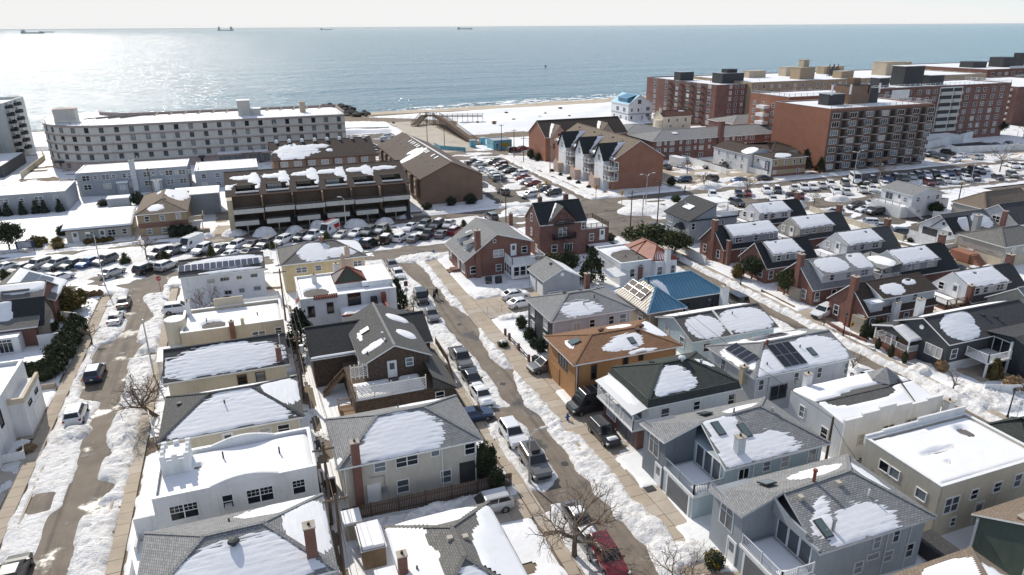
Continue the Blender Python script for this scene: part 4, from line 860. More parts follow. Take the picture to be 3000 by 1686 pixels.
h.part('stair', st, 'deck_wood'); st = MB()
for i in range(8): st.box(18.3,19.4,72 + i * 0.3,72.3 + i * 0.3,0.2 * i, 0.2 * i + 0.08)
h.part('stair', st, 'deck_wood'); railing(h.root, [(19.4,72,0.2),(19.4,74.4,1.8),(19.4,80,1.8)],0.9,'deck_wood')

h = Bld('spanish_house','white stucco house with red and green tiled turret roof and snowy flat roofs',(4.1,17.4,94.2,104.2),4.9,'stucco_white', ov=0).flat(0.4)
h.w = (4.1,17.4,94.2,104.2)
h.snow('T', None, [(0.17,0.28,0.14,0.2)], th=0.22, amp=0.25, rip=0, edge=0.3)
pk = (11.3,99.4,7.2); e = [(9.2,97.2,5.5),(13.7,97.2,5.5),(13.7,101.4,5.5),(9.2,101.4,5.5)]
h.part('turret', MB().box(9.4,13.5,97.4,101.2,4.4,5.45),'stucco_white')
h.part('turret_roof', MB().face([e[0], e[1], pk],0).face([e[1], e[2], pk],1).face([e[2], e[3], pk],1).face([e[3], e[0], pk],2),['tile_green','tile_red','roof_gray'])
rc = MB()
for p in e: rc.tube(shift([p],0.05)[0], shift([pk],0.05)[0],0.09,0.09,6)
for a, b in zip(e, e[1:] + e[:1]): rc.tube(a, b, 0.08,0.08,6)
h.part('ridge_tiles', rc, 'tile_red')
tl = MB()
for i in range(11): tl.tube((6.0 + i * 0.3,93.9,4.75),(6.0 + i * 0.3,94.45,5.1),0.14,0.14,7)
h.part('coping_tiles', tl, 'tile_red')
h.part('side_tiles', MB().face([(3.6,94.5,4.3),(4.3,94.5,4.95),(4.3,96.2,4.95),(3.6,96.2,4.3)]),'tile_red')
h.part('rear_wing', MB().box(13.0,17.4,96.5,104.0,4.86,5.5),'roof_snow'); h.part('wing_wall', MB().box(13.9,17.38,96.4,96.5,4.0,5.4),'stucco_white')
h.part('terrace', MB().box(9.2,15.6,90.6,94.2,0,3.0),'stucco_white'); snow(h.root, [(9.4,90.8,3.0),(15.3,90.8,3.0),(15.3,94.1,3.0),(9.4,94.1,3.0)], None, [(0.25,0.1,0.2,0.15)], th=0.2, amp=0.2, rip=0)
h.part('terrace_coping', MB().box(9.1,15.4,90.5,90.75,3.0,3.25).box(15.35,15.65,90.5,94.2,3.0,3.6).box(15.2,15.8,93.5,94.2,3.0,4.5),'tile_red')
h.win('S',[(11.4,3.1,1.7,1.75,'door')],'trim_brown','glass_dark').win('S',[(5.4,2.2,0.8,1.5,'pic'),(8.0,2.4,0.8,1.5,'pic')],'trim_brown','glass_dark').win('W',[(97,2.6,1.0,1.3),(101,2.6,1.0,1.3)])
h.part('barbecue', MB().box(13.6,14.5,93.2,93.8,3.1,4.0).tube((13.6,93.5,4.05),(14.5,93.5,4.05),0.28,0.28,8),'black_metal')
h.chimney(6.7,101.2,5.9,0.7,0.6,'stucco_white').chimney(10.2,103.0,6.6,0.8,0.6,'stucco_white').chimney(11.4,104.4,7.4,0.6,0.5,'stucco_pink').onroof('T',0.86,0.55,1.0,1.2)
h = Bld('house','yellow stucco house with brown hip roof facing the avenue parking',(2.4,16.1,110.9,120.6),4.85,'stucco_yellow').pitched(6.8, roof='roof_olive', k=0.95)
h.snow('S',[(0.42,0.5,0.2,0.5),(0.68,0.35,0.22,0.25)], th=0.12).snow('E',[(0.55,0.4,0.42,0.5)], th=0.16, rip=0.01).snow('N',[(0.75,0.55,0.25,0.4)], th=0.14)
h.chimney(9.5,115.9,7.4,0.7,0.7,'brick_orange').chimney(13.0,111.4,6.6,0.8,0.6,'stucco_pink',0).win('S',[(5.6,3.2,1.6,0.8,'pair'),(8.2,3.2,0.9,0.8),(11.0,3.2,0.9,0.8),(14.5,3.2,1.3,0.8,'pair')])

# ================================================================ row right of the centre street (x 30 .. 45)
def modern(dy, lab, door_c):
    """two storey slate house: arched window front block, recessed corner balcony over the garage"""
    f = lambda y: y + dy
    h = Bld('modern_house', lab, (31.6,45.5, f(40.4), f(49.3)),4.9,'side_blue' if dy == 0 else 'stucco_slate', ov=0.0)
    h.w = (34.6,45.1, f(40.9), f(48.9)); ym = f(45.3); zr = 6.9
    mb = MB(); mb.box(34.6,45.1, f(40.9), f(48.9),-0.05,4.8); mb.box(31.6,34.6, f(40.9), f(45.4),-0.05,2.62)
    h.walls = h.part('wall', mb, h.wallmat)
    # front block with the arched window
    h.part('front_block', MB().prism([(31.6, f(45.4)),(34.62, f(45.4)),(34.62, f(49.1)),(31.6, f(49.1))],-0.05,5.3),'vert_slate' if dy == 0 else 'vert_gray')
    A, B, Cc, Dd = (34.2, f(40.4),4.9),(45.5, f(40.4),4.9),(45.5, f(49.3),4.9),(31.2, f(49.4),5.0)
    E, F = (35.0, ym, zr - 0.4),(41.4, ym, zr)
    G_ = (31.2, f(45.2),5.4)
    h.slopes = {'S': [A, B, F, E],'E': [B, Cc, F],'N': [Cc, Dd, E, F],'W': [Dd, G_, E]}
    mb = MB(); mb.face([A, B, F, E]).face([B, Cc, F]).face([Cc, Dd, E, F]).face([Dd, G_, E])
    for P in ([A, B, F, E],[B, Cc, F],[Cc, Dd, E, F],[Dd, G_, E]): mb.face(shift(P, -0.18)[::-1])
    h.roof = h.part('roof', mb, 'roof_gray' if dy == 0 else 'roof_pale')
    if dy: h.roof.data.materials[0] = MATS['roof_gray']
    tr = MB()
    for P in ((A, B),(B, Cc),(Cc, Dd),(Dd, G_),(G_, E),(E, A)): tr.face([shift([P[0]],-0.2)[0], shift([P[1]],-0.2)[0], P[1], P[0]])
    tr.build('fascia','white_paint' if dy == 0 else 'side_pale', h.roof)
    cp_ = MB()
    for p, q in ((E, F),(F, B),(F, Cc)): cp_.beam(shift([p],0.02)[0], shift([q],0.02)[0],0.3,0.05)
    cp_.build('ridge_cap','roof_gray', h.roof)
    # gable wall between front block and recessed balcony
    h.part('gable_wall', MB().face([(34.65, f(45.38),2.6),(34.65, f(45.38),6.2),(31.6, f(45.38),5.2),(31.6, f(45.38),2.6)]),'vert_slate' if dy == 0 else 'vert_gray')
    if dy:
        st = MB(); st.box(34.15,34.35, f(41.8), f(45.3),4.9,5.6); st.box(34.15,34.35, f(40.5), f(41.8),4.9,5.1); st.face([(34.14, f(40.5),4.9),(34.14, f(45.3),4.9),(34.14, f(45.3),6.4)]); h.part('stepped_screen', st, 'vert_gray')
    # arched window on the front block
    ar = MB(); n = 10
    def arch(w, z0, zs, x): return [(x, f(47.3) + w, z0)] + [(x, f(47.3) + w * math.cos(math.pi * i / n), zs + w * 1.1 * math.sin(math.pi * i / n)) for i in range(n + 1)] + [(x, f(47.3) - w, z0)]
    o = h.part('arched_window', MB().face(arch(0.85,2.7,4.2,31.575)),'white_paint'); MB().face(arch(0.72,2.82,4.2,31.555)).build('pane','glass_mid', o, uv=False)
    bars = MB().box(31.52,31.56, f(47.27), f(47.33),2.8,4.9).box(31.52,31.56, f(46.6), f(48.0),4.14,4.2); bars.build('glazing_bar','white_paint', o)
    put_door(h.root, (31.6, f(46.3),0.15),'W',0.9,2.05,'white_paint')
    garage_door(h.root, (31.6, f(43.1),0.06),'W',3.2,2.15)
    h.part('garage_surround', MB().box(31.54,31.62, f(41.3), f(41.5),0,2.3).box(31.54,31.62, f(44.7), f(44.9),0,2.3).box(31.54,31.62, f(41.5), f(44.7),2.22,2.34),'white_paint')
    railing(h.root, [(31.65, f(45.3),2.64),(31.65, f(40.95),2.64),(34.5, f(40.95),2.64)],0.95,'vert_gray' if dy == 0 else 'side_pale')
    h.part('balcony_edge', MB().box(31.5,31.6, f(40.8), f(45.4),2.4,2.66).box(31.6,34.6, f(40.78), f(40.9),2.4,2.66),'white_paint')
    for y in (42.0,43.2,44.4): put_window(h.root, (34.6, f(y),2.75),'W',1.02,1.95,'pic','white_paint','glass_mid')
    snow(h.root, [(31.8, f(41.1),2.63),(34.5, f(41.1),2.63),(34.5, f(45.2),2.63),(31.8, f(45.2),2.63)], None, th=0.25, amp=0.15, rip=0)
    return h
h = modern(0,'slate grey house with arched window, corner balcony and white boxed chimney',0)
h.snow('S',[(0.18,0.5,0.22,0.62),(0.45,0.36,0.36,0.42)], th=0.16, amp=0.3).snow('N',[(0.25,0.7,0.22,0.24)], th=0.18, rip=0)
h.chimney(36.4,41.6,6.9,0.75,0.65,'side_pale',4.4).onroof('S',0.16,0.75,0.8,1.5).onroof('S',0.36,0.6,0.8,1.5).onroof('N',0.6,0.5,1.0,1.2).vent([(38.6,45.4)],'pipe',0.7).vent([(42.3,44.6)],'flue',0.3)
h.win('S',[(36.6,3.1,1.0,1.0,'slide'),(39.0,3.3,0.7,0.9),(41.0,3.2,0.8,1.1),(44.0,3.0,0.8,1.3)]).pipes([('S',37.6),('S',44.7)])
h = modern(-10.75,'pale grey house with arched window, stepped parapet screen, metal flue and sloped skylight',1)
h.snow('S',[(0.48,0.36,0.31,0.42),(0.30,0.24,0.22,0.32)], th=0.16, amp=0.15).snow('N',[(0.35,0.55,0.2,0.2)], th=0.14, rip=0).snow('E',[(0.55,0.5,0.25,0.2)], th=0.1)
h.vent([(37.9,34.6)],'flue',1.1,'tile_red').vent([(36.4,30.8)],'flue',0.9).vent([(41.3,32.4)],'pipe',0.5,'white_paint').vent([(35.8,33.6),(39.6,33.8)],'box', mat='side_beige').onroof('S',0.14,0.3,0.75,1.5).onroof('N',0.72,0.5,1.0,1.2)
h.win('S',[(40.3,3.2,0.6,1.1),(42.2,3.2,0.55,1.1),(38.9,1.3,0.75,1.0),(41.8,1.5,0.8,0.9),(44.0,1.2,0.7,1.2),(40.2,2.2,1.1,0.45,'pic')],'side_pale').pipes([('S',41.3),('S',43.6)],'side_pale')
h = Bld('house','white house with dark green mansard hip roof, white front balcony over brick garage',(33.3,44.4,51.5,59.5),5.0,'side_white', ov=0.35)
h.x0 += 0.25; h.x1 -= 0.25; h.y0 += 0.25; h.y1 -= 0.25; h.ze = 5.75; h.pitched(7.3, roof='roof_green', k=1.0)
x0, x1, y0, y1 = 33.3,44.4,51.5,59.5; mb = MB()
o4 = [(x0, y0,4.95),(x1, y0,4.95),(x1, y1,4.95),(x0, y1,4.95)]; i4 = [(h.x0, h.y0,5.74),(h.x1, h.y0,5.74),(h.x1, h.y1,5.74),(h.x0, h.y1,5.74)]
for i in range(4): mb.face([o4[i], o4[(i + 1) % 4], i4[(i + 1) % 4], i4[i]])
mb.face(o4[::-1]); h.part('mansard_skirt', mb, 'roof_green'); h.part('gutter', MB().box(x0 - 0.05, x1 + 0.05, y0 - 0.08, y0,4.88,4.98).box(x0 - 0.08, x0, y0, y1,4.88,4.98),'white_paint')
h.snow('S',[(0.38,0.42,0.20,0.46),(0.28,0.2,0.18,0.28)], th=0.12, amp=0.35).snow('E',[(0.5,0.4,0.1,0.3)], th=0.1).vent([(39.6,55.4)],'turbine', mat='side_pale').vent([(41.6,54.8)],'flue',0.25).vent([(37,57)],'box')
h.part('front_wing', MB().box(32.6,33.72,51.9,59.0,-0.05,2.5),'brick_dark'); h.part('balcony_floor', MB().box(31.8,33.7,51.6,59.2,2.5,2.68),'white_paint')
railing(h.root, [(33.6,51.7,2.68),(31.9,51.7,2.68),(31.9,59.1,2.68),(33.6,59.1,2.68)],1.0)
pr = MB(); pr.face([(31.6,51.5,4.5),(33.6,51.5,5.0),(33.6,59.3,5.0),(31.6,59.3,4.5)]).face([(31.6,59.3,4.42),(33.6,59.3,4.92),(33.6,51.5,4.92),(31.6,51.5,4.42)]); h.part('porch_roof', pr, 'galv')
snow(h.root, [(31.7,59.2,4.53),(31.7,51.6,4.53),(33.5,51.6,4.98),(33.5,59.2,4.98)],[(0.42,0.62,0.40,0.3)], th=0.3, rip=0, amp=0.15)
pp = MB()
for y in (51.75,54.2,56.6,59.05): pp.box(31.84,31.96, y - 0.06, y + 0.06,2.7,4.55)
h.part('porch_post', pp, 'white_paint')
h.win('S',[(35.6,3.0,0.9,1.3),(39.3,3.4,0.7,0.9),(43.6,3.0,0.9,1.3)]).win('W',[(53.4,2.9,1.1,1.3),(57.4,2.9,1.1,1.3)])
for y in (53.2,54.6): garage_door(h.root, (32.6, y, 0.06),'W',1.25,2.2,'garage_gray')
put_window(h.root, (32.6,57.2,0.9),'W',1.8,1.1,'tri')
h = Bld('house','orange brown wood sided house with brown shingle hip roof and two skylights',(30.5,44.6,62.4,70.9),5.0,'vert_orange', ov=0.5).pitched(6.25, roof='roof_brown')
h.snow('S',[(0.56,0.52,0.16,0.34),(0.44,0.4,0.14,0.18),(0.62,0.08,0.14,0.1)], th=0.10, rip=0.05).snow('E',[(0.62,0.35,0.3,0.36)], th=0.14, rip=0).snow('N',[(0.35,0.5,0.12,0.25)], th=0.1).snow('W',[(0.5,0.36,0.12,0.1)], th=0.12)
h.onroof('W',0.5,0.5,1.1,1.3).onroof('S',0.6,0.5,0.75,1.1).vent([(41.6,67.0),(36.4,67.4)],'turbine', mat='trim_brown').vent([(40.5,66)],'box')
h.win('S',[(33.3,2.6,0.6,1.7,'pic'),(37.3,3.1,0.6,1.6,'pic'),(39.3,3.9,0.5,0.7,'pic')],'trim_brown','glass_dark').win('W',[(66.2,3.0,2.2,1.2,'tri')],'trim_dark','glass_mid').door('S',34.8,0.2,1.0,2.1,'door_olive')
h.garage('W',68.3,2.5,2.2,'vert_orange').pipes([('S',31.3)],'trim_brown')
h = Bld('house','navy fronted house with pale lilac side wall and grey hip roof dusted with snow',(33.0,45.2,74.4,83.4),5.0,'stucco_lilac', ov=0.45).pitched(6.7, roof='roof_gray')
h.snow('S',[(0.40,0.32,0.24,0.34),(0.55,0.25,0.12,0.14)], th=0.07, rip=0.06, amp=0.6)
h.part('front_cladding', MB().box(33.38,33.44,74.84,82.96,0,4.85),'side_navy'); h.win('S',[(36.9,3.1,1.0,1.0,'slide'),(39.1,3.2,0.7,1.0),(41.9,3.2,0.7,1.05),(43.6,3.0,0.9,1.3)]).win('W',[(81.2,3.2,1.2,1.1,'pic'),(76.8,3.0,1.3,1.3),(81.2,0.9,1.2,1.4,'pic'),(76.8,0.9,1.3,1.2)], off=0.08)
h.chimney(42.4,83.2,7.4,0.7,0.6, z0=0).vent([(40.6,77.4),(38.6,76.4)],'pipe',0.4).vent([(39.6,79.4),(37.2,79.4)],'box')
h = Bld('garage_building','grey gabled double garage with white doors and round gable vent',(40.1,46.8,93.5,100.2),3.0,'side_gray','garage', ov=0.3).pitched(4.7,'y','gg','roof_gray')
h.garage('W',95.3,2.4,2.0,'white_paint').garage('W',98.3,2.4,2.0,'white_paint').win('W',[(95.3,2.25,2.2,0.4,'four'),(98.3,2.25,2.2,0.4,'four')]).snow('E', None, th=0.12).vent([(42.9,97)],'box')
h.part('gable_vent', MB().tube((43.45,93.85,3.7),(43.45,93.7,3.7),0.3,0.3,14),'white_paint'); railing(h.root, [(41.0,93.5,0),(43.2,93.5,0)],1.1)
h = Bld('brick_house','brick house with grey saltbox roof, two dormers and white sun porch',(31.3,43.6,106.6,118.2),3.3,'brick_red', ov=0.35)
A, B, Cc, Dd = (31.2,106.5,3.2),(31.2,118.2,3.2),(37.2,118.2,7.5),(37.2,106.5,7.5); E2, F2 = (43.9,106.5,5.6),(43.9,118.2,5.6)
h.slopes = {'W': [B, A, Dd, Cc],'E': [E2, F2, Cc, Dd]}
h.roof = h.part('roof', MB().face([B, A, Dd, Cc]).face([E2, F2, Cc, Dd]).face(shift([Cc, Dd, A, B],-0.18)).face(shift([Dd, Cc, F2, E2],-0.18)),'roof_gray')
tr = MB()
for p, q in ((A, Dd),(Dd, E2),(E2, F2),(A, B),(B, Cc),(Cc, F2)): tr.face([shift([p],-0.2)[0], shift([q],-0.2)[0], q, p])
tr.build('fascia','white_paint', h.roof)
h.part('wall', MB().prism([(31.8,107),(43.5,107),(43.5,117.8),(31.8,117.8)],-0.05,3.3).face([(31.8,107,3.3),(43.5,107,3.3),(43.5,107,5.5),(37.2,107,7.35),(31.8,107,3.5)]).face([(43.5,107,3.3),(43.5,117.8,3.3),(43.5,117.8,5.5),(43.5,107,5.5)]),'brick_red')
h.w = (31.8,43.5,107,117.8)
for y in (109.2,113.2):
    d = MB(); d.box(32.6,35.6, y, y + 1.8,3.6,5.4); o = h.part('dormer', d, 'side_pale'); MB().face([(32.4, y - 0.1,5.35),(32.4, y + 1.9,5.35),(35.9, y + 1.9,6.3),(35.9, y - 0.1,6.3)][::-1]).build('dormer_roof','roof_gray', o); put_window(h.root, (32.6, y + 0.9,4.2),'W',0.8,0.8)
    snow(h.root, [(34.2, y + 1.8,5.88),(34.2, y + 1.2,5.88),(35.4, y + 1.2,6.2),(35.4, y + 1.8,6.2)], None, th=0.2, rip=0, res=0.12)
h.chimney(33.9,107.0,8.3,0.9,0.8, z0=0).chimney(43.4,116.5,8.0,0.6,0.6, z0=0).win('S',[(37.6,3.3,1.7,1.2,'pair'),(42.3,3.5,0.9,1.1),(33.0,0.9,0.9,1.2),(37.6,0.8,0.9,1.1),(36.9,5.9,0.4,0.45,'pic')]).door('S',40.3,3.2,0.85,2.0).win('W',[(108.6,0.8,1.8,1.5,'tri'),(116.2,1.0,1.1,1.3,'pair')]).door('W',111.5,0.5)
h.part('sun_porch', MB().box(38.6,44.8,103.2,106.98,0.3,2.9),'white_paint'); railing(h.root, [(38.7,106.8,2.9),(38.7,103.3,2.9),(44.7,103.3,2.9),(44.7,106.8,2.9)],1.0)
for i in range(5): put_window(h.root, (39.4 + i * 1.15,103.2,0.9),'S',0.9,1.5,'dh','white_paint','glass_dark')
for i in range(3): put_window(h.root, (38.6,103.9 + i * 1.15,0.9),'W',0.9,1.5,'dh','white_paint','glass_dark')
h.part('front_steps', MB().box(29.8,31.8,110.8,112.4,0,0.35).box(30.4,31.8,110.8,112.4,0.35,0.6),'brick_red'); h.snow('E',[(0.5,0.05,0.5,0.1)], th=0.14)
h = Bld('brick_house','tall three storey brick house with dark cross gable roof and fire escape',(47.2,56.7,111.9,119.3),6.5,'brick_dark', ov=0.12).pitched(9.8, ends='gg', roof='roof_black')
gp = [(48.6,111.8,6.3),(51.8,111.8,9.5),(55.0,111.8,6.3)]
h.part('front_gable', MB().face([(48.6,111.95,6.2),(55.0,111.95,6.2),(51.8,111.95,9.4)]),'brick_dark')
gr = h.part('gable_roof', MB().face([(48.4,111.75,6.25),(51.8,111.75,9.62),(51.8,115.6,9.62)]).face([(51.8,111.75,9.62),(55.2,111.75,6.25),(51.8,115.6,9.62)]),'roof_charcoal')
snow(h.root, [(48.9,112.0,6.85),(51.7,115.3,9.62),(51.7,114.2,9.62),(49.2,111.9,7.15)], None, th=0.25, rip=0, res=0.14)
h.chimney(54.6,117,10.6,0.8,0.7,'brick_dark').chimney(49.6,117.6,10.3,0.7,0.6,'brick_dark').win('S',[(51.8,6.9,1.5,1.4,'pair'),(51.8,4.1,1.5,1.5,'pair'),(53.0,1.2,1.6,1.3,'tri'),(50.2,1.2,1.0,1.3),(55.9,5.0,0.6,1.2)]).win('W',[(116,6.4,0.8,1.3),(116,3.7,0.8,1.3),(113.6,1.2,0.8,1.3)])
fe = MB()
for z in (3.7,6.4): fe.box(49.8,54.0,111.0,111.9, z, z + 0.06)
fe.beam((54,111.3,3.7),(51,111.3,6.4),0.5,0.06); fe.beam((54,111.3,1),(51.5,111.3,3.7),0.5,0.06); h.part('fire_escape', fe, 'black_metal')
railing(h.root, [(49.8,111.9,3.76),(49.8,111.0,3.76),(54,111.0,3.76),(54,111.9,3.76)],0.9,'black_metal',0.2); railing(h.root, [(49.8,111.0,6.46),(54,111.0,6.46)],0.9,'black_metal',0.2)
h.part('side_wing', MB().box(56.6,61.6,112.6,119.4,-0.05,4.6),'brick_dark'); h.part('wing_deck', MB().box(56.62,61.5,112.7,119.3,4.6,4.75),'roof_snow'); railing(h.root, [(56.7,112.7,4.7),(61.5,112.7,4.7),(61.5,119.2,4.7),(56.7,119.2,4.7)],0.9,'fence_wood', post=1.2)
put_window(h.root, (58.0,112.6,2.4),'S',0.8,1.3); put_door(h.root, (60.2,112.6,2.3),'S',0.9,2.0); h.part('lower_deck', MB().box(57,62.5,110.3,112.55,0,1.6),'fence_wood'); h.part('snow_patch', MB().box(57.1,61.4,110.5,112.5,1.6,1.75),'roof_snow')

# ================================================================ second row by the right street (x 47 .. 63)
h = Bld('flat_roof_house','white house with tarred flat roof and red tiled corner roofs',(54.0,63.6,94.2,103.8),4.0,'side_white', ov=0).flat(0.35)
h.snow('T', None, [(0.45,0.35,0.42,0.42)], th=0.18, rip=0, amp=0.3)
tp = (62.2,99.0,5.4); tb = [(59.6,93.8,3.9),(64.4,92.9,3.9),(64.6,103.4,3.9),(59.8,103.4,3.9)]; tp2 = (62.0,96.5,5.6)
h.part('tile_roof', MB().face([tb[0], tb[1], tp2]).face([tb[1], tb[2],(62.1,101.5,5.4), tp2]).face([tb[3], tb[0], tp2,(62.1,101.5,5.4)]),'tile_red')
tl = MB()
for i in range(10):
    t_ = i / 9; tl.tube((59.8 + 4.4 * t_, 93.75 - 0.8 * t_, 3.95),(61.9,96.4,5.6),0.09,0.05,5)
tl.tube((62.0,96.5,5.66),(62.1,101.5,5.46),0.12,0.12,6); tl.tube((58.9,99.9,4.5),(62.1,99.8,5.5),0.12,0.12,6)
h.part('barrel_tiles', tl, 'tile_red'); snow(h.root, [tb[0], tb[1], tp2],[(0.35,0.45,0.35,0.45)], th=0.05, rip=0.06, res=0.15, amp=0.9)
h.part('corner_bay', MB().box(60.0,64.0,93.3,94.3,-0.05,3.85).box(63.5,64.0,94.3,103,-0.05,3.85),'side_white'); h.chimney(62.0,93.1,5.9,0.8,0.7,'stucco_white',0).chimney(57.6,93.95,3.2,0.6,0.5,'brick_red',0)
h.win('S',[(56.2,1.5,0.8,1.3)], glass='glass_dark'); h.win('S',[(60.8,1.5,0.9,1.4),(63.3,1.5,0.7,1.4)], off=0.9); h.win('W',[(96.2,1.5,0.8,1.3),(100,1.5,0.8,1.3)]).vent([(57,98),(58.6,96.4)],'pipe',0.4)
h.part('awning', MB().face([(51.6,92.6,2.4),(54.2,92.6,2.6),(54.2,96,2.9),(51.6,96,2.7)]),'side_white')
h = Bld('house','house with blue standing seam metal roof and solar panels on its pale side',(47.9,54.2,75.6,85.6),3.4,'stone', ov=0.4)
h.pitched(5.7,'y','hh','metal_blue', k=1.05)
h.slopes0 = dict(h.slopes)
m2 = Bld('x','x',(51.0,62.7,78.5,86.0),3.5,'vert_black', ov=0.35).pitched(6.0,'x','gh','metal_blue', k=1.0)
m2.snow('S',[(0.12,0.35,0.1,0.5)], th=0.16, rip=0, amp=0.3).win('S',[(56.4,1.2,0.9,1.4),(60.4,1.2,1.0,1.5)],'trim_dark','glass_dark').chimney(62.0,77.9,4.6,1.0,0.8,'stucco_white',0)
mk('metal_pale',(0.33,0.30,0.27),0.5,'seam', metal=0.1)
def seams(b, sl, mat, step=0.55):
    P = [Vector(p) for p in b.slopes[sl]]; n = Vector(newell(P)); a = (P[1] - P[0]).normalized(); q = n.cross(a); mb = MB(); L_ = (P[1] - P[0]).length
    for i in range(1, int(L_ / step)):
        u = i * step; hi = 0.0
        for j in range(1, len(P)):
            A_, B_ = P[j], P[(j + 1) % len(P)]; ua, va, ub, vb = (A_ - P[0]).dot(a),(A_ - P[0]).dot(q),(B_ - P[0]).dot(a),(B_ - P[0]).dot(q)
            if (ua - u) * (ub - u) <= 0 and abs(ua - ub) > 1e-6: hi = max(hi, va + (vb - va) * (u - ua) / (ub - ua))
        if hi > 0.1: mb.beam(P[0] + a * u + n * 0.025, P[0] + a * u + q * hi + n * 0.025,0.04,0.05)
    mb.build('roof_seam', mat, b.root, uv=False)
seams(m2,'S','metal_blue'); seams(h, 'S','metal_blue')
h.roof.data.materials.append(MATS['metal_pale']); h.roof.data.polygons[0].material_index = 1
seams(h, 'W','metal_pale'); h.solar('W',0.42,0.52,3,2,1.7,1.0,'solar'); 
for sp in [c for c in h.root.children if c.name.startswith('solar')]: sp.children[0].data.materials[0] = mk('solar_glare',(0.15,0.12,0.105),0.6,'flat', spec=0.1)
h.win('S',[(52.6,1.3,0.8,1.2)]).win('W',[(78,1.3,1.0,1.2),(82,1.3,1.0,1.2)]); reparent(m2, h)
h = Bld('house','pale aqua bungalow with two stepped snow covered gable roofs',(48.7,62.0,66.3,75.2),3.05,'side_aqua', ov=0.4).pitched(4.7, ends='gg', roof='roof_charcoal')
h.snow('S',[(0.24,0.45,0.19,0.46),(0.72,0.45,0.28,0.5)], th=0.14, edge=0.3, amp=0.15, rip=0.02)
h.part('valley_gutter', MB().beam((54.6,66.2,3.2),(54.6,70.8,4.85),0.22,0.16),'white_paint'); h.win('W',[(69,1.2,0.9,1.3),(72.6,1.2,0.9,1.4)]).win('S',[(51.2,1.2,0.9,1.1),(57.8,1.3,0.8,0.9),(60.4,1.3,0.9,0.9)]).vent([(57,69.6)],'pipe',0.4)
h.snow('N',[(0.5,0.5,0.5,0.5)])
h = Bld('house','light grey house with black solar arrays and skylight on snowy hip roof',(47.0,60.8,52.7,61.4),5.0,'side_pale', ov=0.4).pitched(6.6, ends='hg', roof='roof_gray')
h.snow('S',[(0.26,0.3,0.26,0.46),(0.75,0.42,0.23,0.5),(0.5,0.35,0.3,0.5)], th=0.15, edge=0.35, amp=0.2, rip=0.03).snow('W',[(0.55,0.2,0.3,0.25)], th=0.1).snow('N',[(0.5,0.5,0.4,0.4)])
h.solar('S',0.42,0.48,3,2,1.05,1.75).solar('W',0.5,0.38,4,1,1.0,1.7).solar('N',0.5,0.5,5,1,1.0,1.7).onroof('S',0.66,0.42,0.75,1.2).vent([(51.6,56.6)],'flue',0.4,'tile_red').vent([(55.2,55.4),(49.6,54)],'pipe',0.35)
h.win('S',[(48.3,3.2,0.6,1.2),(53.0,3.2,0.6,1.2),(56.2,3.2,0.6,1.2),(60.0,3.0,0.5,1.3)], glass='glass_mid').win('S',[(50.8,1.6,2.2,1.7,'door')],'galv').pipes([('S',49.3),('S',60.2)],'side_pale').win('W',[(55,3.2,0.8,1.2),(58.4,3.2,0.7,1.3)])
h.chimney(47.1,54.6,5.5,0.7,0.6,'stucco_tan',3.5)
h = Bld('parapet_house','white house with stepped stucco parapets, drifted snow roof and small pyramid cupola',(49.8,62.4,43.2,50.3),4.3,'side_white', ov=0)
h.pitched(4.75, ends='gg', roof='roof_charcoal'); h.snow('S', None, [(0.42,0.86,0.34,0.3)], th=0.22, edge=0.3, amp=0.25, rip=0.01).snow('N', None, [(0.45,0.95,0.3,0.2)], th=0.25, rip=0, amp=0.2)
mb = MB(); zz = [4.7,5.0,5.3,5.0,4.75,4.95]
for i, z in enumerate(zz): mb.box(49.8 + i * 2.1,51.9 + i * 2.1,43.0,43.22,-0.05, z)
h.part('parapet_wall', mb, 'stucco_white'); h.part('parapet_cap',(lambda q: [q.box(49.8 + i * 2.1,51.9 + i * 2.1,42.96,43.26, z, z + 0.07) or q for i, z in enumerate(zz)][-1])(MB()),'white_paint')
h.part('cupola', MB().prism([(60.2 + 1.5 * math.cos(R(60 * i)),48.2 + 1.5 * math.sin(R(60 * i))) for i in range(6)],3.8,4.9),'side_white')
cp_ = MB(); hx = [(60.2 + 1.75 * math.cos(R(60 * i)),48.2 + 1.75 * math.sin(R(60 * i)),4.9) for i in range(6)]
for i in range(6): cp_.face([hx[i], hx[(i + 1) % 6],(60.2,48.2,6.1)])
h.part('cupola_roof', cp_, 'roof_gray'); h.part('corner_roof', MB().face([(59.0,43.2,4.6),(62.9,43.0,4.1),(62.9,47,4.1),(60.6,47,5.2)]),'roof_dark')
h.w = (49.8,62.4,43.0,50.3); h.win('S',[(52.2,1.6,0.7,1.1),(55.6,1.7,1.3,1.3,'pair'),(58.6,1.8,1.5,1.3,'pair'),(61.6,1.9,0.8,1.3)],'side_ivory').win('W',[(45.2,1.3,0.8,1.4),(48.4,2.2,0.6,1.2)]).chimney(51.8,50.3,5.8,0.7,0.6,'stucco_white').chimney(62.9,42.6,4.4,0.8,0.7,'side_white',0)
h = Bld('flat_roof_house','cream sided flat roofed house with snow roof, tar strip and white capped parapets',(48.6,60.8,31.9,39.5),5.2,'side_cream', ov=0).flat(0.35)
h.snow('T', None, [(0.36,0.52,0.15,0.035),(0.80,0.72,0.06,0.12),(0.3,0.3,0.02,0.02)], th=0.32, edge=0.4, amp=0.12, rip=0, nsc=4).vent([(53.4,36.8),(51.8,34.6)],'box')
h.part('side_wall', MB().box(48.7,60.7,31.86,31.9,0,5.15),'stucco_cream'); h.part('back_parapet', MB().box(48.6,50.6,39.5,39.7,4.6,5.45).box(50.6,54.8,39.5,39.7,4.6,5.6).box(54.8,60.8,39.5,39.7,4.6,5.9),'stucco_white')
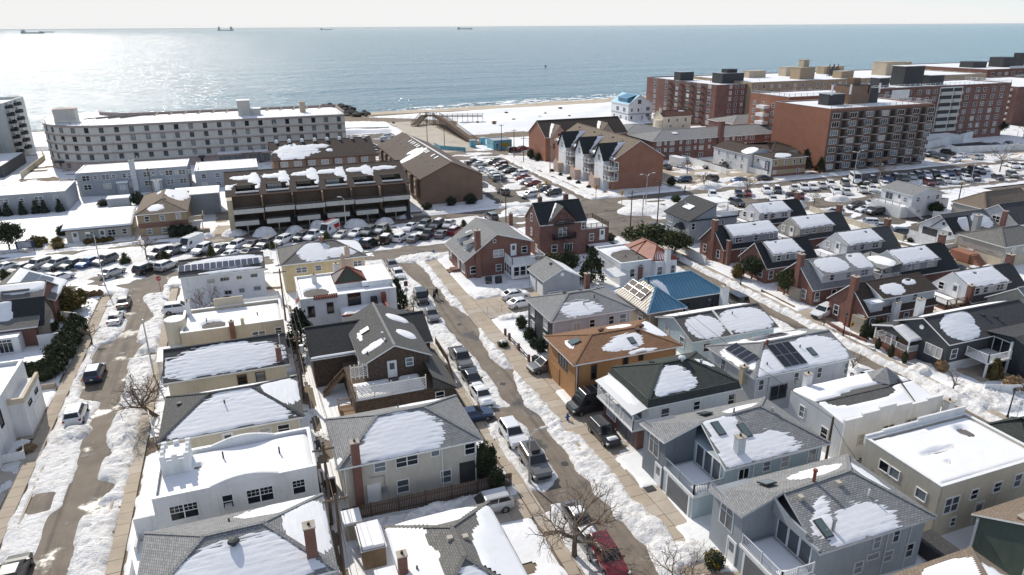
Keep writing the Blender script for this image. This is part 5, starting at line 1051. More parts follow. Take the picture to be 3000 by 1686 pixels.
h.win('W',[(37.2,3.3,0.9,0.85,'pic'),(36.1,3.3,0.9,0.85,'pic'),(33.4,3.0,0.9,0.85,'pic')]).win('S',[(50.2,2.4,1.5,1.4,'pair'),(52.7,3.0,0.75,0.9),(55.4,3.0,0.85,0.9),(57.8,2.9,0.8,1.2),(50.9,0.8,0.5,0.8)], off=0.05).door('S',53.8,0.2,0.9,2.1,'side_ivory')
h = Bld('corner_turret','small dark green pyramid roofed porch turret beside the cream flat roofed house',(60.9,64.6,33.4,37.6),5.0,'side_cream','turret', ov=0.4).pitched(6.5, k=0.98, roof='roof_green')
h = Bld('house','green sided house with white corner boards, orange chimney and tan roof',(49.6,60,20.5,29.8),3.9,'side_green', ov=0.35).pitched(6.2,'x','gg','roof_tan')
h.chimney(50.6,26.6,5.6,0.8,0.7,'brick_orange',0).part('corner_board', MB().box(49.9,50.05,29.3,29.5,0,3.7),'white_paint'); h.win('W',[(24.5,1.4,1.6,1.4,'pair')])
h = Bld('house','tan shingle roof with smooth snow drift, next to pale grey arched window house',(31.5,44.6,17.5,26.3),5.0,'stucco_gray').pitched(6.9, roof='roof_tan')
h.snow('N',[(0.28,0.5,0.22,0.35)], th=0.14, rip=0.0).snow('E',[(0.5,0.4,0.3,0.3)])
# ================================================================ brick capes right of the right street, and the row behind them
def cape(label, x0, x1, y0, ym, wall='brick_red', dorm='side_white', dx0=None, dx1=None, chim='W', roof='roof_black', snowb=None, dwin=None, ze=2.8, zr=6.25, zd=4.95, front=True, droof='roof_charcoal', lowwin=True, deck=None):
    """one and a half storey cape: steep gable along X with a long shed dormer on the side toward the camera"""
    y1 = 2 * ym - y0; h = Bld('cape_house', label, (x0, x1, y0, y1), ze, wall, ov=0.3).pitched(zr, ends='gg', roof=roof)
    a, b = dx0 if dx0 is not None else x0 + 1.6, dx1 if dx1 is not None else x1 - 0.2
    yd = y0 + 0.75
    d = MB(); d.face([(a, yd, ze),(b, yd, ze),(b, yd, zd),(a, yd, zd)])
    for x in (a, b): d.face([(x, yd, ze),(x, yd, zd),(x, ym, zr - 0.06),(x, ym, ze)])
    o = h.part('dormer', d, dorm)
    P = [(a - 0.2, yd - 0.35, zd - 0.06),(b + 0.2, yd - 0.35, zd - 0.06),(b + 0.2, ym, zr + 0.07),(a - 0.2, ym, zr + 0.07)]
    MB().face(P).face(shift(P, -0.12)[::-1]).build('dormer_roof', droof, o)
    tr = MB()
    for p, q in ((P[0], P[1]),(P[1], P[2]),(P[3], P[0])): tr.face([shift([p],-0.16)[0], shift([q],-0.16)[0], q, p])
    tr.build('fascia','white_paint', o)
    h.slopes['D'] = P
    h.snow('D', snowb if snowb else None, th=0.12, edge=0.75, amp=0.3, rip=0.02, holes=[(random.uniform(0.3,0.8), random.uniform(0.7,0.85),0.04,0.06)])
    if chim == 'W': h.chimney(x0 + 0.25, ym - 0.4, zr + 1.2,0.75,0.9,'brick_red',0)
    elif chim == 'E': h.chimney(x1 - 0.25, ym + 0.2, zr + 1.2,0.75,0.9,'brick_red',0)
    L_ = b - a
    for fx, w, st in (dwin or ((0.18,0.7,'dh'),(0.5,0.7,'dh'),(0.82,1.3,'pair'))): put_window(h.root, (a + fx * L_, yd, 3.75),'S', w, 0.85, st)
    if lowwin: h.win('S',[(x0 + 1.2,0.9,0.8,1.35),(x0 + 4.4,0.9,0.8,1.35),(x0 + 7.4,0.9,0.8,1.3)])
    h.win('W',[(ym - 2.0,0.9,0.8,1.35),(ym + 2.0,0.9,0.8,1.35)])
    h.dorm = (a, b, yd); return h
h = cape('brick cape with stone based chimney between pine trees and the grey sided cape',76.2,88.6,75.6,79.6, snowb=[(0.30,0.5,0.28,0.46),(0.83,0.5,0.2,0.5)], droof='roof_gray', roof='roof_gray', dx0=78.4)
h.part('stone_base', MB().box(76.0,76.5,77.9,80.2,0,2.2),'stone')
h = cape('brick cape house with pale grey dormer, teal front door and white painted stub chimney',75.9,88.8,65.0,68.8, dorm='side_pale', dx0=78.7, droof='roof_umber', roof='roof_umber', snowb=[(0.3,0.4,0.2,0.32),(0.66,0.62,0.12,0.18)], dwin=((0.3,0.9,'dh'),(0.62,0.8,'dh')))
h.part('entry_block', MB().box(76.6,78.7,65.4,68.0,2.6,4.4),'side_pale'); h.part('entry_roof', MB().box(76.5,78.75,65.3,68.1,4.4,4.5),'roof_snow'); h.door('W',66.4,0.3,0.9,2.1,'door_teal').chimney(80.6,64.9,4.3,1.0,0.6,'stucco_white',1.5)
h.part('porch_stone', MB().box(75.6,76.4,65.3,67.4,0,2.3),'stone')
cape('navy roofed brick cape with grey clapboard dormer beside pine trees',76.5,87.4,86.2,89.9, dorm='side_gray', dx0=78.1, dx1=84.0, chim=None, dwin=((0.2,0.7,'dh'),(0.5,0.6,'pic'),(0.85,0.8,'dh')), snowb=None)
h = cape('brick cape with blue grey dormer and twin brick chimneys near the big pine',76.2,88.6,97.2,101, dorm='side_gray', dx0=78.6, dx1=88.4, dwin=((0.12,1.3,'pair'),(0.5,0.8,'dh'),(0.85,0.8,'dh')), snowb=None)
h.chimney(77.0,96.9,4.6,0.7,0.7,'brick_red',0)
h = Bld('house','grey two storey house with dark shed roof, entry gable and white roof deck pergola',(77.4,89.0,109.8,118.6),4.8,'side_gray', ov=0.3)
h.part('wall', MB().box(77.7,88.7,110.1,118.3,-0.05,4.7),'side_gray'); h.part('roof_deck', MB().box(77.5,89.0,109.8,118.6,4.7,4.88),'roof_black')
P = [(77.2,118.7,4.75),(77.2,109.7,4.75),(83.6,109.7,7.7),(83.6,118.7,7.7)]; h.slopes['W'] = P
h.roof = h.part('roof', MB().face(P).face(shift(P, -0.14)[::-1]),'roof_dark'); h.part('gable_wall', MB().face([(77.6,110.0,4.7),(83.5,110.0,4.7),(83.5,110.0,7.5)]).face([(83.55,110,4.7),(83.55,118.4,4.7),(83.55,118.4,7.6),(83.55,110,7.6)]),'side_gray')
h.onroof('W',0.45,0.5,2.6,1.4,'skylight_box',('white_paint','roof_snow')).vent([(80.5,116)],'flue',0.5)
railing(h.root, [(83.7,110.0,4.88),(88.9,110.0,4.88),(88.9,118.4,4.88)],1.0)
pg = MB()
for x, y in ((84.6,112.4),(88,112.4),(84.6,116.6),(88,116.6)): pg.box(x - 0.07, x + 0.07, y - 0.07, y + 0.07,4.9,7.1)
pg.box(84.3,88.3,112.1,116.9,7.1,7.25); h.part('pergola', pg, 'white_paint'); h.part('snow_patch', MB().box(83.8,88.8,110.2,118.2,4.88,5.0),'roof_snow')
h.w = (77.7,88.7,110.1,118.3); h.win('S',[(78.6,3.0,0.7,1.2),(83.0,3.1,0.6,1.1),(85.4,3.4,0.55,0.8),(82.2,0.7,0.6,1.0)]).win('W',[(116.6,3.0,1.4,1.3,'pair'),(113,3.4,1.0,0.7,'slide'),(117,0.9,1.4,1.3,'pair')]).door('W',112.4,0.3)
h.part('entry_gable', MB().face([(76.4,111.3,2.9),(76.4,113.5,2.9),(76.4,112.4,3.9)]).face([(76.3,111.2,2.85),(76.3,112.4,3.95),(77.7,112.4,3.95),(77.7,111.2,2.85)]).face([(76.3,112.4,3.95),(76.3,113.6,2.85),(77.7,113.6,2.85),(77.7,112.4,3.95)]),'roof_dark')
h.part('entry_post', MB().box(76.4,76.5,111.3,111.45,0,2.9).box(76.4,76.5,113.35,113.5,0,2.9),'white_paint')
# row behind, rear gables with decks facing the camera's left
for i, (yy, lab, dm, ch) in enumerate(((63.9,'white clapboard cape with raw timber deck and stairs','side_white','E'),(75.4,'grey cape with covered rear porch and white vinyl rails','side_gray','E'),(86.3,'light grey cape with white decked porch above the yard','side_pale','E'),(97.6,'beige cape with weathered wooden deck and tall pole beside it','side_taupe','E'),(109,'white cape behind a bare tree near the lot wall','side_white','E'))):
    h = cape(lab, 93.4,105.6, yy - 0.4, yy + 3.4, wall='brick_dark', dorm=dm, dx0=93.5, dx1=101.2, chim=ch, snowb=None, lowwin=False, dwin=((0.2,0.8,'dh'),(0.42,0.8,'dh'),(0.8,1.3,'pair')), roof=('roof_dark','roof_black','roof_charcoal','roof_dark','roof_black')[i])
    h.part('rear_gable', MB().face([(93.38, yy + 0.3,2.7),(93.38, yy + 0.3,4.9),(93.38, yy + 3.4,6.15),(93.38, yy + 6.6,3.3),(93.38, yy + 6.6,2.7)]), dm)
    dmat = ('deck_wood','white_paint','white_paint','fence_wood','fence_wood')[i]
    h.part('deck', MB().box(89.6,93.3, yy + 0.4, yy + 6.0,2.4,2.55).box(89.7,89.85, yy + 0.5, yy + 0.65,0,2.4).box(89.7,89.85, yy + 5.7, yy + 5.85,0,2.4),'deck_wood' if i != 3 else 'fence_wood')
    h.part('snow_patch', MB().box(89.8,93.2, yy + 0.6, yy + 5.9,2.55,2.66),'roof_snow')
    railing(h.root, [(93.2, yy + 0.4,2.55),(89.6, yy + 0.4,2.55),(89.6, yy + 6.0,2.55)],0.95, dmat)
    put_door(h.root, (93.36, yy + 2.4,2.7),'W',0.85,1.95); put_window(h.root, (93.36, yy + 4.6,3.3),'W',0.8,1.0)
    if i == 1:
        P = [(89.4, yy + 6.6,4.5),(89.4, yy + 0.2,4.5),(93.6, yy + 0.2,5.1),(93.6, yy + 6.6,5.1)]; h.part('porch_roof', MB().face(P).face(shift(P, -0.12)[::-1]),'roof_gray'); snow(h.root, P, [(0.6,0.6,0.34,0.3)], th=0.25, rip=0)
        h.part('porch_post', MB().box(89.6,89.75, yy + 0.4, yy + 0.55,2.5,4.5).box(89.6,89.75, yy + 5.8, yy + 5.95,2.5,4.5),'white_paint')
    if i == 0:
        st = MB()
        for k in range(9): st.box(90 + 0.0 * k, 91.1, yy + 0.3 - k * 0.28, yy + 0.6 - k * 0.28,2.3 - k * 0.26,2.36 - k * 0.26)
        st.beam((90, yy + 0.4,3.3),(90, yy - 2.0,1.1),0.07,0.09); st.beam((91.1, yy + 0.4,3.3),(91.1, yy - 2.0,1.1),0.07,0.09); h.part('stair', st, 'deck_wood')
h = Bld('house','grey clapboard house with double window in its steep gable end, above the dark ranch house',(94.2,106,54.3,62.5),4.0,'side_taupe', ov=0.3).pitched(6.8, ends='gg', roof='roof_gray')
h.win('W',[(58.4,2.4,1.7,1.3,'pair')]).chimney(93.6,64.2,5.2,0.7,0.7,'brick_red',0)
# dark house with white porch and balcony
h = Bld('ranch_house','charcoal ranch house with white trimmed porch, corner balcony and snow streaked black roof',(75.6,92.5,52.8,60.9),4.0,'side_dkgray', ov=0.5).pitched(5.95, ends='gg', roof='roof_dark')
h.snow('S',[(0.22,0.45,0.16,0.42),(0.30,0.75,0.12,0.3)], th=0.2, rip=0.02, amp=0.25).snow('N',[(0.45,0.6,0.4,0.4)], th=0.2, rip=0)
h.win('W',[(55.0,1.5,2.2,1.3,'tri')]).win('S',[(77.4,1.7,0.9,1.2)]).vent([(84.4,55.6),(86,55)],'box'); h.part('white_base', MB().box(76.06,92.0,53.24,53.3,0,1.2),'stucco_white').location.z = 0
h.part('gable_light', MB().tube((75.95,57,4.6),(75.8,57,4.6),0.3,0.3,12),'white_paint'); h.chimney(79.2,60.4,6.6,0.9,0.7,'stucco_white')
wing = MB().box(83.2,94,47.4,53.2,-0.05,3.9); h.part('side_wing', wing, 'side_navy')
P = [(82.7,53.4,4.0),(82.7,47.0,4.0),(94.5,47.0,4.0),(94.5,53.4,4.0)]
h.part('wing_roof', MB().face([(82.5,50.2,4.0 + 1.0),(82.5,47.0,3.95),(95,47.0,3.95),(95,50.2,5.0)]).face([(95,50.2,5.0),(95,53.6,4.4),(82.5,53.6,4.4),(82.5,50.2,5.0)]),'roof_dark')
h.part('wing_gable', MB().face([(83.18,47.2,3.8),(83.18,50.2,4.9),(83.18,53.2,4.3),(83.18,53.2,3.8)]),'side_navy')
h.part('balcony_floor', MB().box(79.2,83.2,50.2,53.2,1.9,2.1),'white_paint'); railing(h.root, [(79.3,53.1,2.1),(79.3,50.3,2.1),(83.1,50.3,2.1)],0.95); h.part('balcony_post', MB().box(79.3,79.5,50.3,50.5,0,1.9).box(82.9,83.1,50.3,50.5,0,4.2),'white_paint')
put_window(h.root, (83.2,51.7,2.15),'W',2.0,1.7,'door','white_paint','glass_dark'); put_window(h.root, (84.9,47.4,2.0),'S',1.7,1.2,'tri')
pr = [(74.2,62.4,2.75),(74.2,57.0,2.75)]
A, B, Cc, Dd, E3, F3 = (74.0,56.7,2.9),(77.3,56.7,2.9),(77.3,62.6,2.9),(74.0,62.6,2.9),(74.0,59.6,4.0),(77.6,59.6,4.0)
h.part('porch_roof', MB().face([A, B, F3, E3]).face([Cc, Dd, E3, F3]).face(shift([E3, F3, B, A],-0.12)).face(shift([F3, E3, Dd, Cc],-0.12)).face([(74.1,56.9,2.85),(74.1,62.4,2.85),(74.1,59.6,3.85)]),'roof_dark'); snow(h.root, [A, B, F3, E3], None, th=0.16, rip=0.01, amp=0.2)
tr = MB(); tr.beam(A, E3,0.08,0.2); tr.beam(Dd, E3,0.08,0.2); h.part('porch_trim', tr, 'white_paint')
h.part('porch_base', MB().box(74.3,76.6,57.0,62.3,-0.05,1.2),'brick_red'); railing(h.root, [(76.4,57.1,1.2),(74.4,57.1,1.2),(74.4,62.2,1.2),(76.4,62.2,1.2)],0.85)
pp = MB()
for x, y in ((74.4,57.1),(74.4,59.6),(74.4,62.2),(76.5,57.1)): pp.box(x - 0.08, x + 0.08, y - 0.08, y + 0.08,1.2,2.85)
h.part('porch_post', pp, 'white_paint')
bn = MB().box(75.0,75.5,58.2,59.6,1.55,1.62).box(75.45,75.52,58.2,59.6,1.62,2.1)
for x, y in ((75.05,58.25),(75.05,59.5),(75.45,58.25),(75.45,59.5)): bn.box(x, x + 0.06, y, y + 0.06,1.2,1.58)
bb = thing('porch_bench','wooden bench on the white railed porch of the charcoal house','bench',75.2,58.9,1.2); bn.build('seat','deck_wood', bb)
st = MB()
for i in range(5): st.box(76.6,77.6,56.0 - i * 0.3 + 1.0,56.3 - i * 0.3 + 1.0,0,1.0 - i * 0.2)
h.part('porch_steps', st, 'concrete_pale'); railing(h.root, [(76.6,57.1,1.1),(76.6,55.4,0.2)],0.85)
# houses by the walled parking lot
h = Bld('house','white two storey house with outside stair and terrace, beside the walled parking lot',(134.2,143.6,109.4,118.2),5.0,'side_white', ov=0.25).pitched(6.35,'y','gg','roof_gray')
h.win('W',[(115.6,2.9,1.9,1.5,'door'),(111.3,3.2,0.9,0.9,'dh')]).door('W',112.9,2.6).win('S',[(136.2,3.5,0.9,0.9),(139.2,3.9,0.7,0.6),(142,3.6,0.9,0.9),(142.2,1.2,0.8,0.7),(136.8,1.0,1.0,0.5,'slide')]).vent([(142.6,115)],'flue',1.0,'white_paint')
h.part('terrace', MB().box(131.9,134.4,109.8,118,0,2.4),'stucco_white'); h.part('snow_patch', MB().box(132,134.3,109.9,117.9,2.4,2.52),'roof_snow'); railing(h.root, [(134.3,118,2.5),(132,118,2.5),(132,110.4,2.5)],0.9,'galv',0.3); railing(h.root, [(133.2,109.8,2.5),(135.6,107.6,0.2)],0.95)
st = MB()
for i in range(10): st.beam((133.0 + i * 0.26,109.3 - i * 0.24,2.35 - i * 0.24),(134.0 + i * 0.26,109.9 - i * 0.24,2.35 - i * 0.24),0.3,0.06)
h.part('stair', st, 'white_paint'); h.part('side_shed', MB().box(143.6,147.5,111,116,0,2.9).face([(143.5,110.6,3.5),(148,110.6,2.9),(148,116.4,2.9),(143.5,116.4,3.5)]),'side_white')
h = Bld('cape_house','white cape with open porch, dark front gable and round gable window',(121.3,133,88.0,96.8),3.2,'side_white', ov=0.35).pitched(6.1, ends='gg', roof='roof_olive')
gf = [(121.0,88.6,3.5),(121.0,93.4,3.5),(121.0,91.0,5.7)]; h.part('front_gable', MB().face(gf),'side_white')
h.part('gable_roof', MB().face([(120.7,88.3,3.3),(120.7,91.0,5.8),(127,91.0,5.8),(125,88.3,3.3)]).face([(120.7,91.0,5.8),(120.7,93.7,3.3),(125,93.7,3.3),(127,91,5.8)]),'roof_black'); snow(h.root, [(121.5,88.5,3.5),(125,88.5,3.5),(126.6,90.8,5.65),(122,90.8,5.65)],[(0.7,0.5,0.3,0.5)], th=0.2, rip=0)
h.part('gable_vent', MB().tube((120.98,91,4.7),(120.9,91,4.7),0.28,0.28,12),'trim_dark'); h.part('porch_base', MB().box(118.8,121.6,88.4,96.4,0,1.5),'stucco_white'); railing(h.root, [(121.4,88.5,1.5),(118.9,88.5,1.5),(118.9,96.2,1.5)],0.9, solid=True); h.part('porch_shade_panel', MB().box(121.6,121.66,92.4,95.6,1.5,3.0),'trim_dark')  # shade inside the open porch put in as a dark sheet on the wall
h.chimney(125.5,87.9,6.6,1.2,0.9,'stucco_gray',0).door('W',89.8,1.6).onroof('S',0.3,0.6,0.9,1.3)
h.snow('S',[(0.75,0.5,0.2,0.35)], th=0.15)
h = Bld('house','tan stucco house with olive hip roof, brick entry steps and grey upper siding',(119.2,132.5,77.6,86.6),4.1,'stucco_beige', ov=0.4).pitched(6.0, roof='roof_olive')
h.part('upper_siding', MB().box(119.5,132.2,77.9,77.98,2.2,4.0).box(119.5,119.58,78,86.2,2.2,4.0),'side_taupe'); h.win('W',[(80.2,2.5,1.5,1.1,'pair')]).door('W',83.8,1.7).win('S',[(121.8,2.9,0.7,0.7),(121.4,0.6,0.9,0.8),(125,2.8,1.2,1.0,'pair')], off=0.1)
st = MB().box(117.4,119.6,82.2,86.0,0,1.6)
for i in range(6): st.box(117.6,119.3,82.2 - (i + 1) * 0.35,82.2 - i * 0.35,0,1.5 - i * 0.25)
h.part('entry_steps', st, 'brick_orange')
h = Bld('house','house with dark steep roof and pale gable behind the tan hip roofed house',(135.6,150,86.8,96.4),4.0,'side_pale', ov=0.3).pitched(7.0, ends='gg', roof='roof_dark'); h.win('W',[(91.6,3.4,1.5,1.2,'pair')]).chimney(134.9,89.4,6.2,0.7,0.7,'brick_red',0).snow('S',[(0.8,0.5,0.2,0.4)], th=0.2)
Bld('house','brown roofed house at the edge of the snowy field',(141,156,97.5,105.5),4.0,'side_taupe', ov=0.3).pitched(6.6, ends='hg', roof='roof_tan')
# left of the left street
h = Bld('brick_house','brick and stone house with steep grey gables, solar panels on snow and white sun room',(-44,-29.2,102.2,118.6),3.0,'brick_red', ov=0.4).pitched(6.6,'x','gg','roof_olive', rpos=111.0)
h.snow('S',[(0.8,0.9,0.2,0.14)], th=0.2, rip=0).snow('N', None, th=0.2)
cg = [(-33.0,103.2,2.9),(-28.9,103.2,2.9),(-28.9,109.4,2.9),(-33,109.4,2.9)]
h.part('front_gable', MB().face([(-28.95,103.4,2.6),(-28.95,109.2,2.6),(-28.95,106.3,5.6)]).box(-33,-28.95,103.4,109.2,0,2.7),'stone')
h.part('gable_roof', MB().face([(-35.5,106.3,5.75),(-33.5,103,2.7),(-28.6,103,2.7),(-28.6,106.3,5.75)],0).face([(-28.6,106.3,5.75),(-28.6,109.6,2.7),(-33.5,109.6,2.7),(-35.5,106.3,5.75)],1),['roof_black','roof_olive'])
snow(h.root, [(-33.4,103.05,2.75),(-28.8,103.05,2.75),(-28.8,106.2,5.68),(-35.3,106.2,5.68)],[(0.3,0.5,0.13,0.55)], th=0.3, rip=0)
s2 = [(-37.4,110.2,6.15),(-37.4,119.4,3.2),(-29.3,119.4,3.2),(-29.3,110.2,6.15)]
gE = [(-37.6,118.2,3.6),(-29.2,112.2,3.6)]
pr = Bld('x','x',(-38.5,-28.6,110.5,119.6),3.6,'brick_red', ov=0.4).pitched(6.4,'y','gg','roof_olive', rpos=-34.5)
pr.snow('E', None, [(0.1,0.2,0.2,0.3)], th=0.16, rip=0).solar('E',0.5,0.52,6,2,1.15,1.7,'solar_blue'); reparent(pr, h)
dm = MB().box(-33.8,-31.2,109.2,111.0,4.4,6.0); o = h.part('dormer', dm, 'side_white'); MB().box(-34.4,-31.0,108.9,111.3,6.0,6.1).build('dormer_roof','roof_black', o); put_window(h.root, (-31.2,110.1,4.8),'E',0.8,0.9)
h.part('sun_room', MB().box(-41,-31.2,100.6,102.7,0,2.5),'white_paint'); 
for i in range(3): put_window(h.root, (-40 + i * 2.3 + 2.4,100.6,0.5),'S',2.0,1.75,'sun','white_paint','glass_dark')
h.chimney(-38.4,108,7.4,0.9,0.8, z0=0); h.part('side_wall', MB().box(-29.4,-25.8,101.6,101.8,0,1.9),'stucco_white'); railing(h.root, [(-28.4,111,0.6),(-26.2,109.6,0.6),(-25,107.5,0.1)],1.0)
h.win('E',[(112.6,1.0,1.4,1.3,'pair'),(116,1.0,1.4,1.3,'pair')])
h.part('patio', MB().box(-41,-27,92.2,100.5,0,0.25),'roof_snow')
h = Bld('modern_house','white stucco modern house with garage wing and roof terrace, beside the dark hedge',(-40,-26.4,70.2,84.8),5.6,'stucco_white', ov=0).flat(0.5)
h.snow('T', None, th=0.2, rip=0); h.part('garage_wing', MB().box(-28.6,-25.0,77.2,83.4,0,3.9),'stucco_white'); h.part('terrace_cap', MB().box(-28.6,-24.9,77.1,77.4,3.9,4.5).box(-25.2,-24.9,77.4,83.4,3.9,4.5),'stucco_beige')
garage_door(h.root, (-25.0,80.6,0.06),'E',2.6,2.2,'white_paint'); put_window(h.root, (-25.0,79.0,2.9),'E',1.0,0.3,'pic','trim_dark'); put_window(h.root, (-25.0,81.6,2.9),'E',1.0,0.3,'pic','trim_dark'); h.win('E',[(74.6,3.0,0.8,1.6,'pic'),(72.2,3.0,0.8,1.6,'pic')],'trim_dark')
# ================================================================ apartment blocks and shore front buildings
mk('panel_gray',(0.53,0.51,0.47),0.85,'stucco', bump=0.1, var=0.14); mk('band_brown',(0.34,0.27,0.245),0.85,'stucco', var=0.12); mk('base_pink',(0.42,0.33,0.30),0.85,'stucco')
mk('stucco_brown',(0.27,0.185,0.135),0.9,'stucco', var=0.1); mk('brown_deep',(0.11,0.08,0.062),0.9,'stucco', var=0.2); mk('spandrel_white',(0.55,0.54,0.50),0.85,'stucco', var=0.1)
def grid(b, face, cols, floors, w, h, style='dh', trim='white_paint', off=0.0, glass=None, skip=()):
    for i, z in enumerate(floors):
        for j, a in enumerate(cols):
            if (i, j) in skip: continue
            put_window(b.root, b.wpos(face, a, z, off), face, w, h, style, trim, glass)
def roofbox(b, name, rect, z0, z1, mat, cap=None):
    o = b.part(name, MB().box(*rect, z0, z1), mat)
    if cap: MB().box(rect[0] - 0.1, rect[1] + 0.1, rect[2] - 0.1, rect[3] + 0.1, z1, z1 + 0.15).build('roof_cap', cap, o)
    return o
# --- long curved block on the shore
def curved():
    H_ = 13.4; cx, cy, r = -38.0,258.6,20.0
    path = [(31.0,238.6),(cx, 238.6)] + [(cx + r * math.cos(R(a)), cy + r * math.sin(R(a))) for a in range(-100,-181,-10)] + [(-60.5,276)]
    back = [(-46,279),(-44,268),(-38,262),(-28,260.6),(31.0,260.6)]
    b = Bld('apartment_block','long curved grey apartment block with brown floor bands on the shore',(-61,31,238.6,279), H_, 'panel_gray','building', ov=0)
    P = path + back
    b.walls = b.part('wall', MB().prism(P[::-1],2.7, H_ - 0.02,0),'panel_gray'); b.part('ground_floor', MB().prism(P[::-1],-0.05,2.7),'base_pink')
    def along(off):
        pts = []
        for i, p in enumerate(path):
            a = path[max(0, i - 1)]; c = path[min(len(path) - 1, i + 1)]; d = Vector((c[0] - a[0], c[1] - a[1])).normalized(); n = Vector((d.y, -d.x)) * -1
            n = Vector((-d.y, d.x)); n = n if n.y < 0 or (abs(n.y) < 0.3 and n.x < 0) else -n
            pts.append((p[0] + n.x * off, p[1] + n.y * off))
        return pts
    for k, z in enumerate((2.7,5.35,8.0,10.65,13.2)):
        o_, i_ = along(0.22), along(-0.1); mb = MB()
        for (p, q),(p2, q2) in zip(zip(o_, o_[1:]), zip(i_, i_[1:])):
            t = 0.32 if k < 4 else 0.38
            mb.face([(*p, z - t),(*p, z),(*q, z),(*q, z - t)]); mb.face([(*p, z),(*p2, z),(*q2, z),(*q, z)]); mb.face([(*p2, z - t),(*p, z - t),(*q, z - t),(*q2, z - t)])
        b.part('floor_band', mb, 'band_brown')
    # windows along the face
    L_ = [0]
    for p, q in zip(path, path[1:]): L_.append(L_[-1] + math.dist(p, q))
    s = 1.9
    while s < L_[-1] - 1:
        i = max(k for k in range(len(L_) - 1) if L_[k] <= s); t = (s - L_[i]) / (L_[i + 1] - L_[i]); p, q = path[i], path[i + 1]
        x, y = p[0] + (q[0] - p[0]) * t, p[1] + (q[1] - p[1]) * t; ang = math.atan2(q[1] - p[1], q[0] - p[0]) + math.pi
        for z in (3.5,6.15,8.8,11.3): put_window(b.root, (x, y, z), ang, 1.05,1.35,'dh','trim_dark', random.choice(['glass_dark','glass_dark','glass_dark','glass_mid','glass_sky']))
        if s > 75: put_window(b.root, (x, y, 0.9), ang, 1.0,1.2,'dh','trim_dark')
        s += 4.05
    top = [(x, y, H_ - 0.02) for x, y in P]
    par = MB()
    for p, q in list(zip(back, back[1:])) + [((31.0,260.6),(31.0,239))]: par.beam((*p, H_ + 0.5),(*q, H_ + 0.5),0.3,1.1)
    b.part('rear_parapet', par, 'band_brown')
    b.part('roof_snow', MB().face([(x, y, H_ + 0.05) for x, y in P[::-1]]),'roof_snow')
    for pts in ([(-34,239.4, H_ + 0.08),(30.5,239.4, H_ + 0.08),(30.5,260.2, H_ + 0.08),(-27,260.2, H_ + 0.08)],): snow(b.root, pts, None, th=0.25, res=1.0, amp=0.1, rip=0, edge=0.8)
    roofbox(b, 'stair_tower',(-53,-47.2,247.6,252.4), H_, H_ + 4.0,'panel_gray','band_brown'); roofbox(b, 'stair_tower',(-1.4,2.4,243.6,248), H_, H_ + 5.0,'panel_gray','white_paint'); roofbox(b, 'lift_room',(2.42,5.4,244,247.6), H_, H_ + 2.3,'panel_gray','white_paint'); roofbox(b, 'chimney',(17.8,19.6,246.5,248.4), H_, H_ + 3.6,'stucco_tan','concrete_pale')
    for i in range(13):
        x = -26 + i * 4.3; br = MB(); br.beam((x, 259.8, H_ + 0.9),(x - 0.6,256.8, H_ + 0.2),0.25,0.25); br.box(x - 1.1, x - 0.2,256.2,257.1, H_, H_ + 0.5); b.part('parapet_brace', br, 'stucco_tan')
    for i in range(4): b.part('shade_bar', MB().beam((-46 + i * 3.4,252 - i * 0.4, H_ + 0.6),(-38 + i * 3.2,258, H_ + 0.6),0.3,0.3),'trim_dark')
    rl = MB()
    for i in range(28): rl.beam((-30 + i * 2.2,240.2, H_),(-30 + i * 2.2,240.2, H_ + 1.0),0.05,0.05)
    rl.beam((-30,240.2, H_ + 1),(29.4,240.2, H_ + 1),0.03,0.03); b.part('roof_rail', rl, 'galv', uv=False)
    railing(b.root, [(-57,254, H_),(-55,246, H_),(-48,242, H_),(-40,240.5, H_)],1.2,'galv',0.5)
    b.part('entrance_canopy', MB().box(-9,9,234.6,238.5,3.1,3.6),'base_pink'); b.part('snow_patch', MB().box(-9,9,234.6,238.5,3.6,3.72),'roof_snow')
    for i in range(4): put_window(b.root, (-7 + i * 4.4,238.55,0.3),'S',3.6,2.2,'tri','galv','glass_sky')
    cu = bpy.data.curves.new('lettering','FONT'); cu.body = 'SUNRISE POINT EAST'; cu.size = 0.62; cu.extrude = 0.02; cu.align_x = 'CENTER'
    tmp = bpy.data.objects.new('lettering_src', cu); me = bpy.data.meshes.new_from_object(tmp); bpy.data.objects.remove(tmp)
    me.materials.clear(); me.materials.append(MATS['trim_dark']); og = ORIG[b.root.name]
    lt = link('lettering', me, b.root, (1 - og[0],234.55 - og[1],3.12)); lt.rotation_euler = (R(90),0,0)
    b.part('door_awning', MB().box(-14.6,-12.8,237.2,238.5,2.4,2.9),'trim_dark'); put_door(b.root, (-13.7,238.6,0),'S',1.1,2.2,'trim_dark', lite=False)
    b.part('door_awning', MB().beam((-52.5,243.8,2.6),(-54.4,245.4,2.6),1.4,0.5),'trim_dark')
curved()
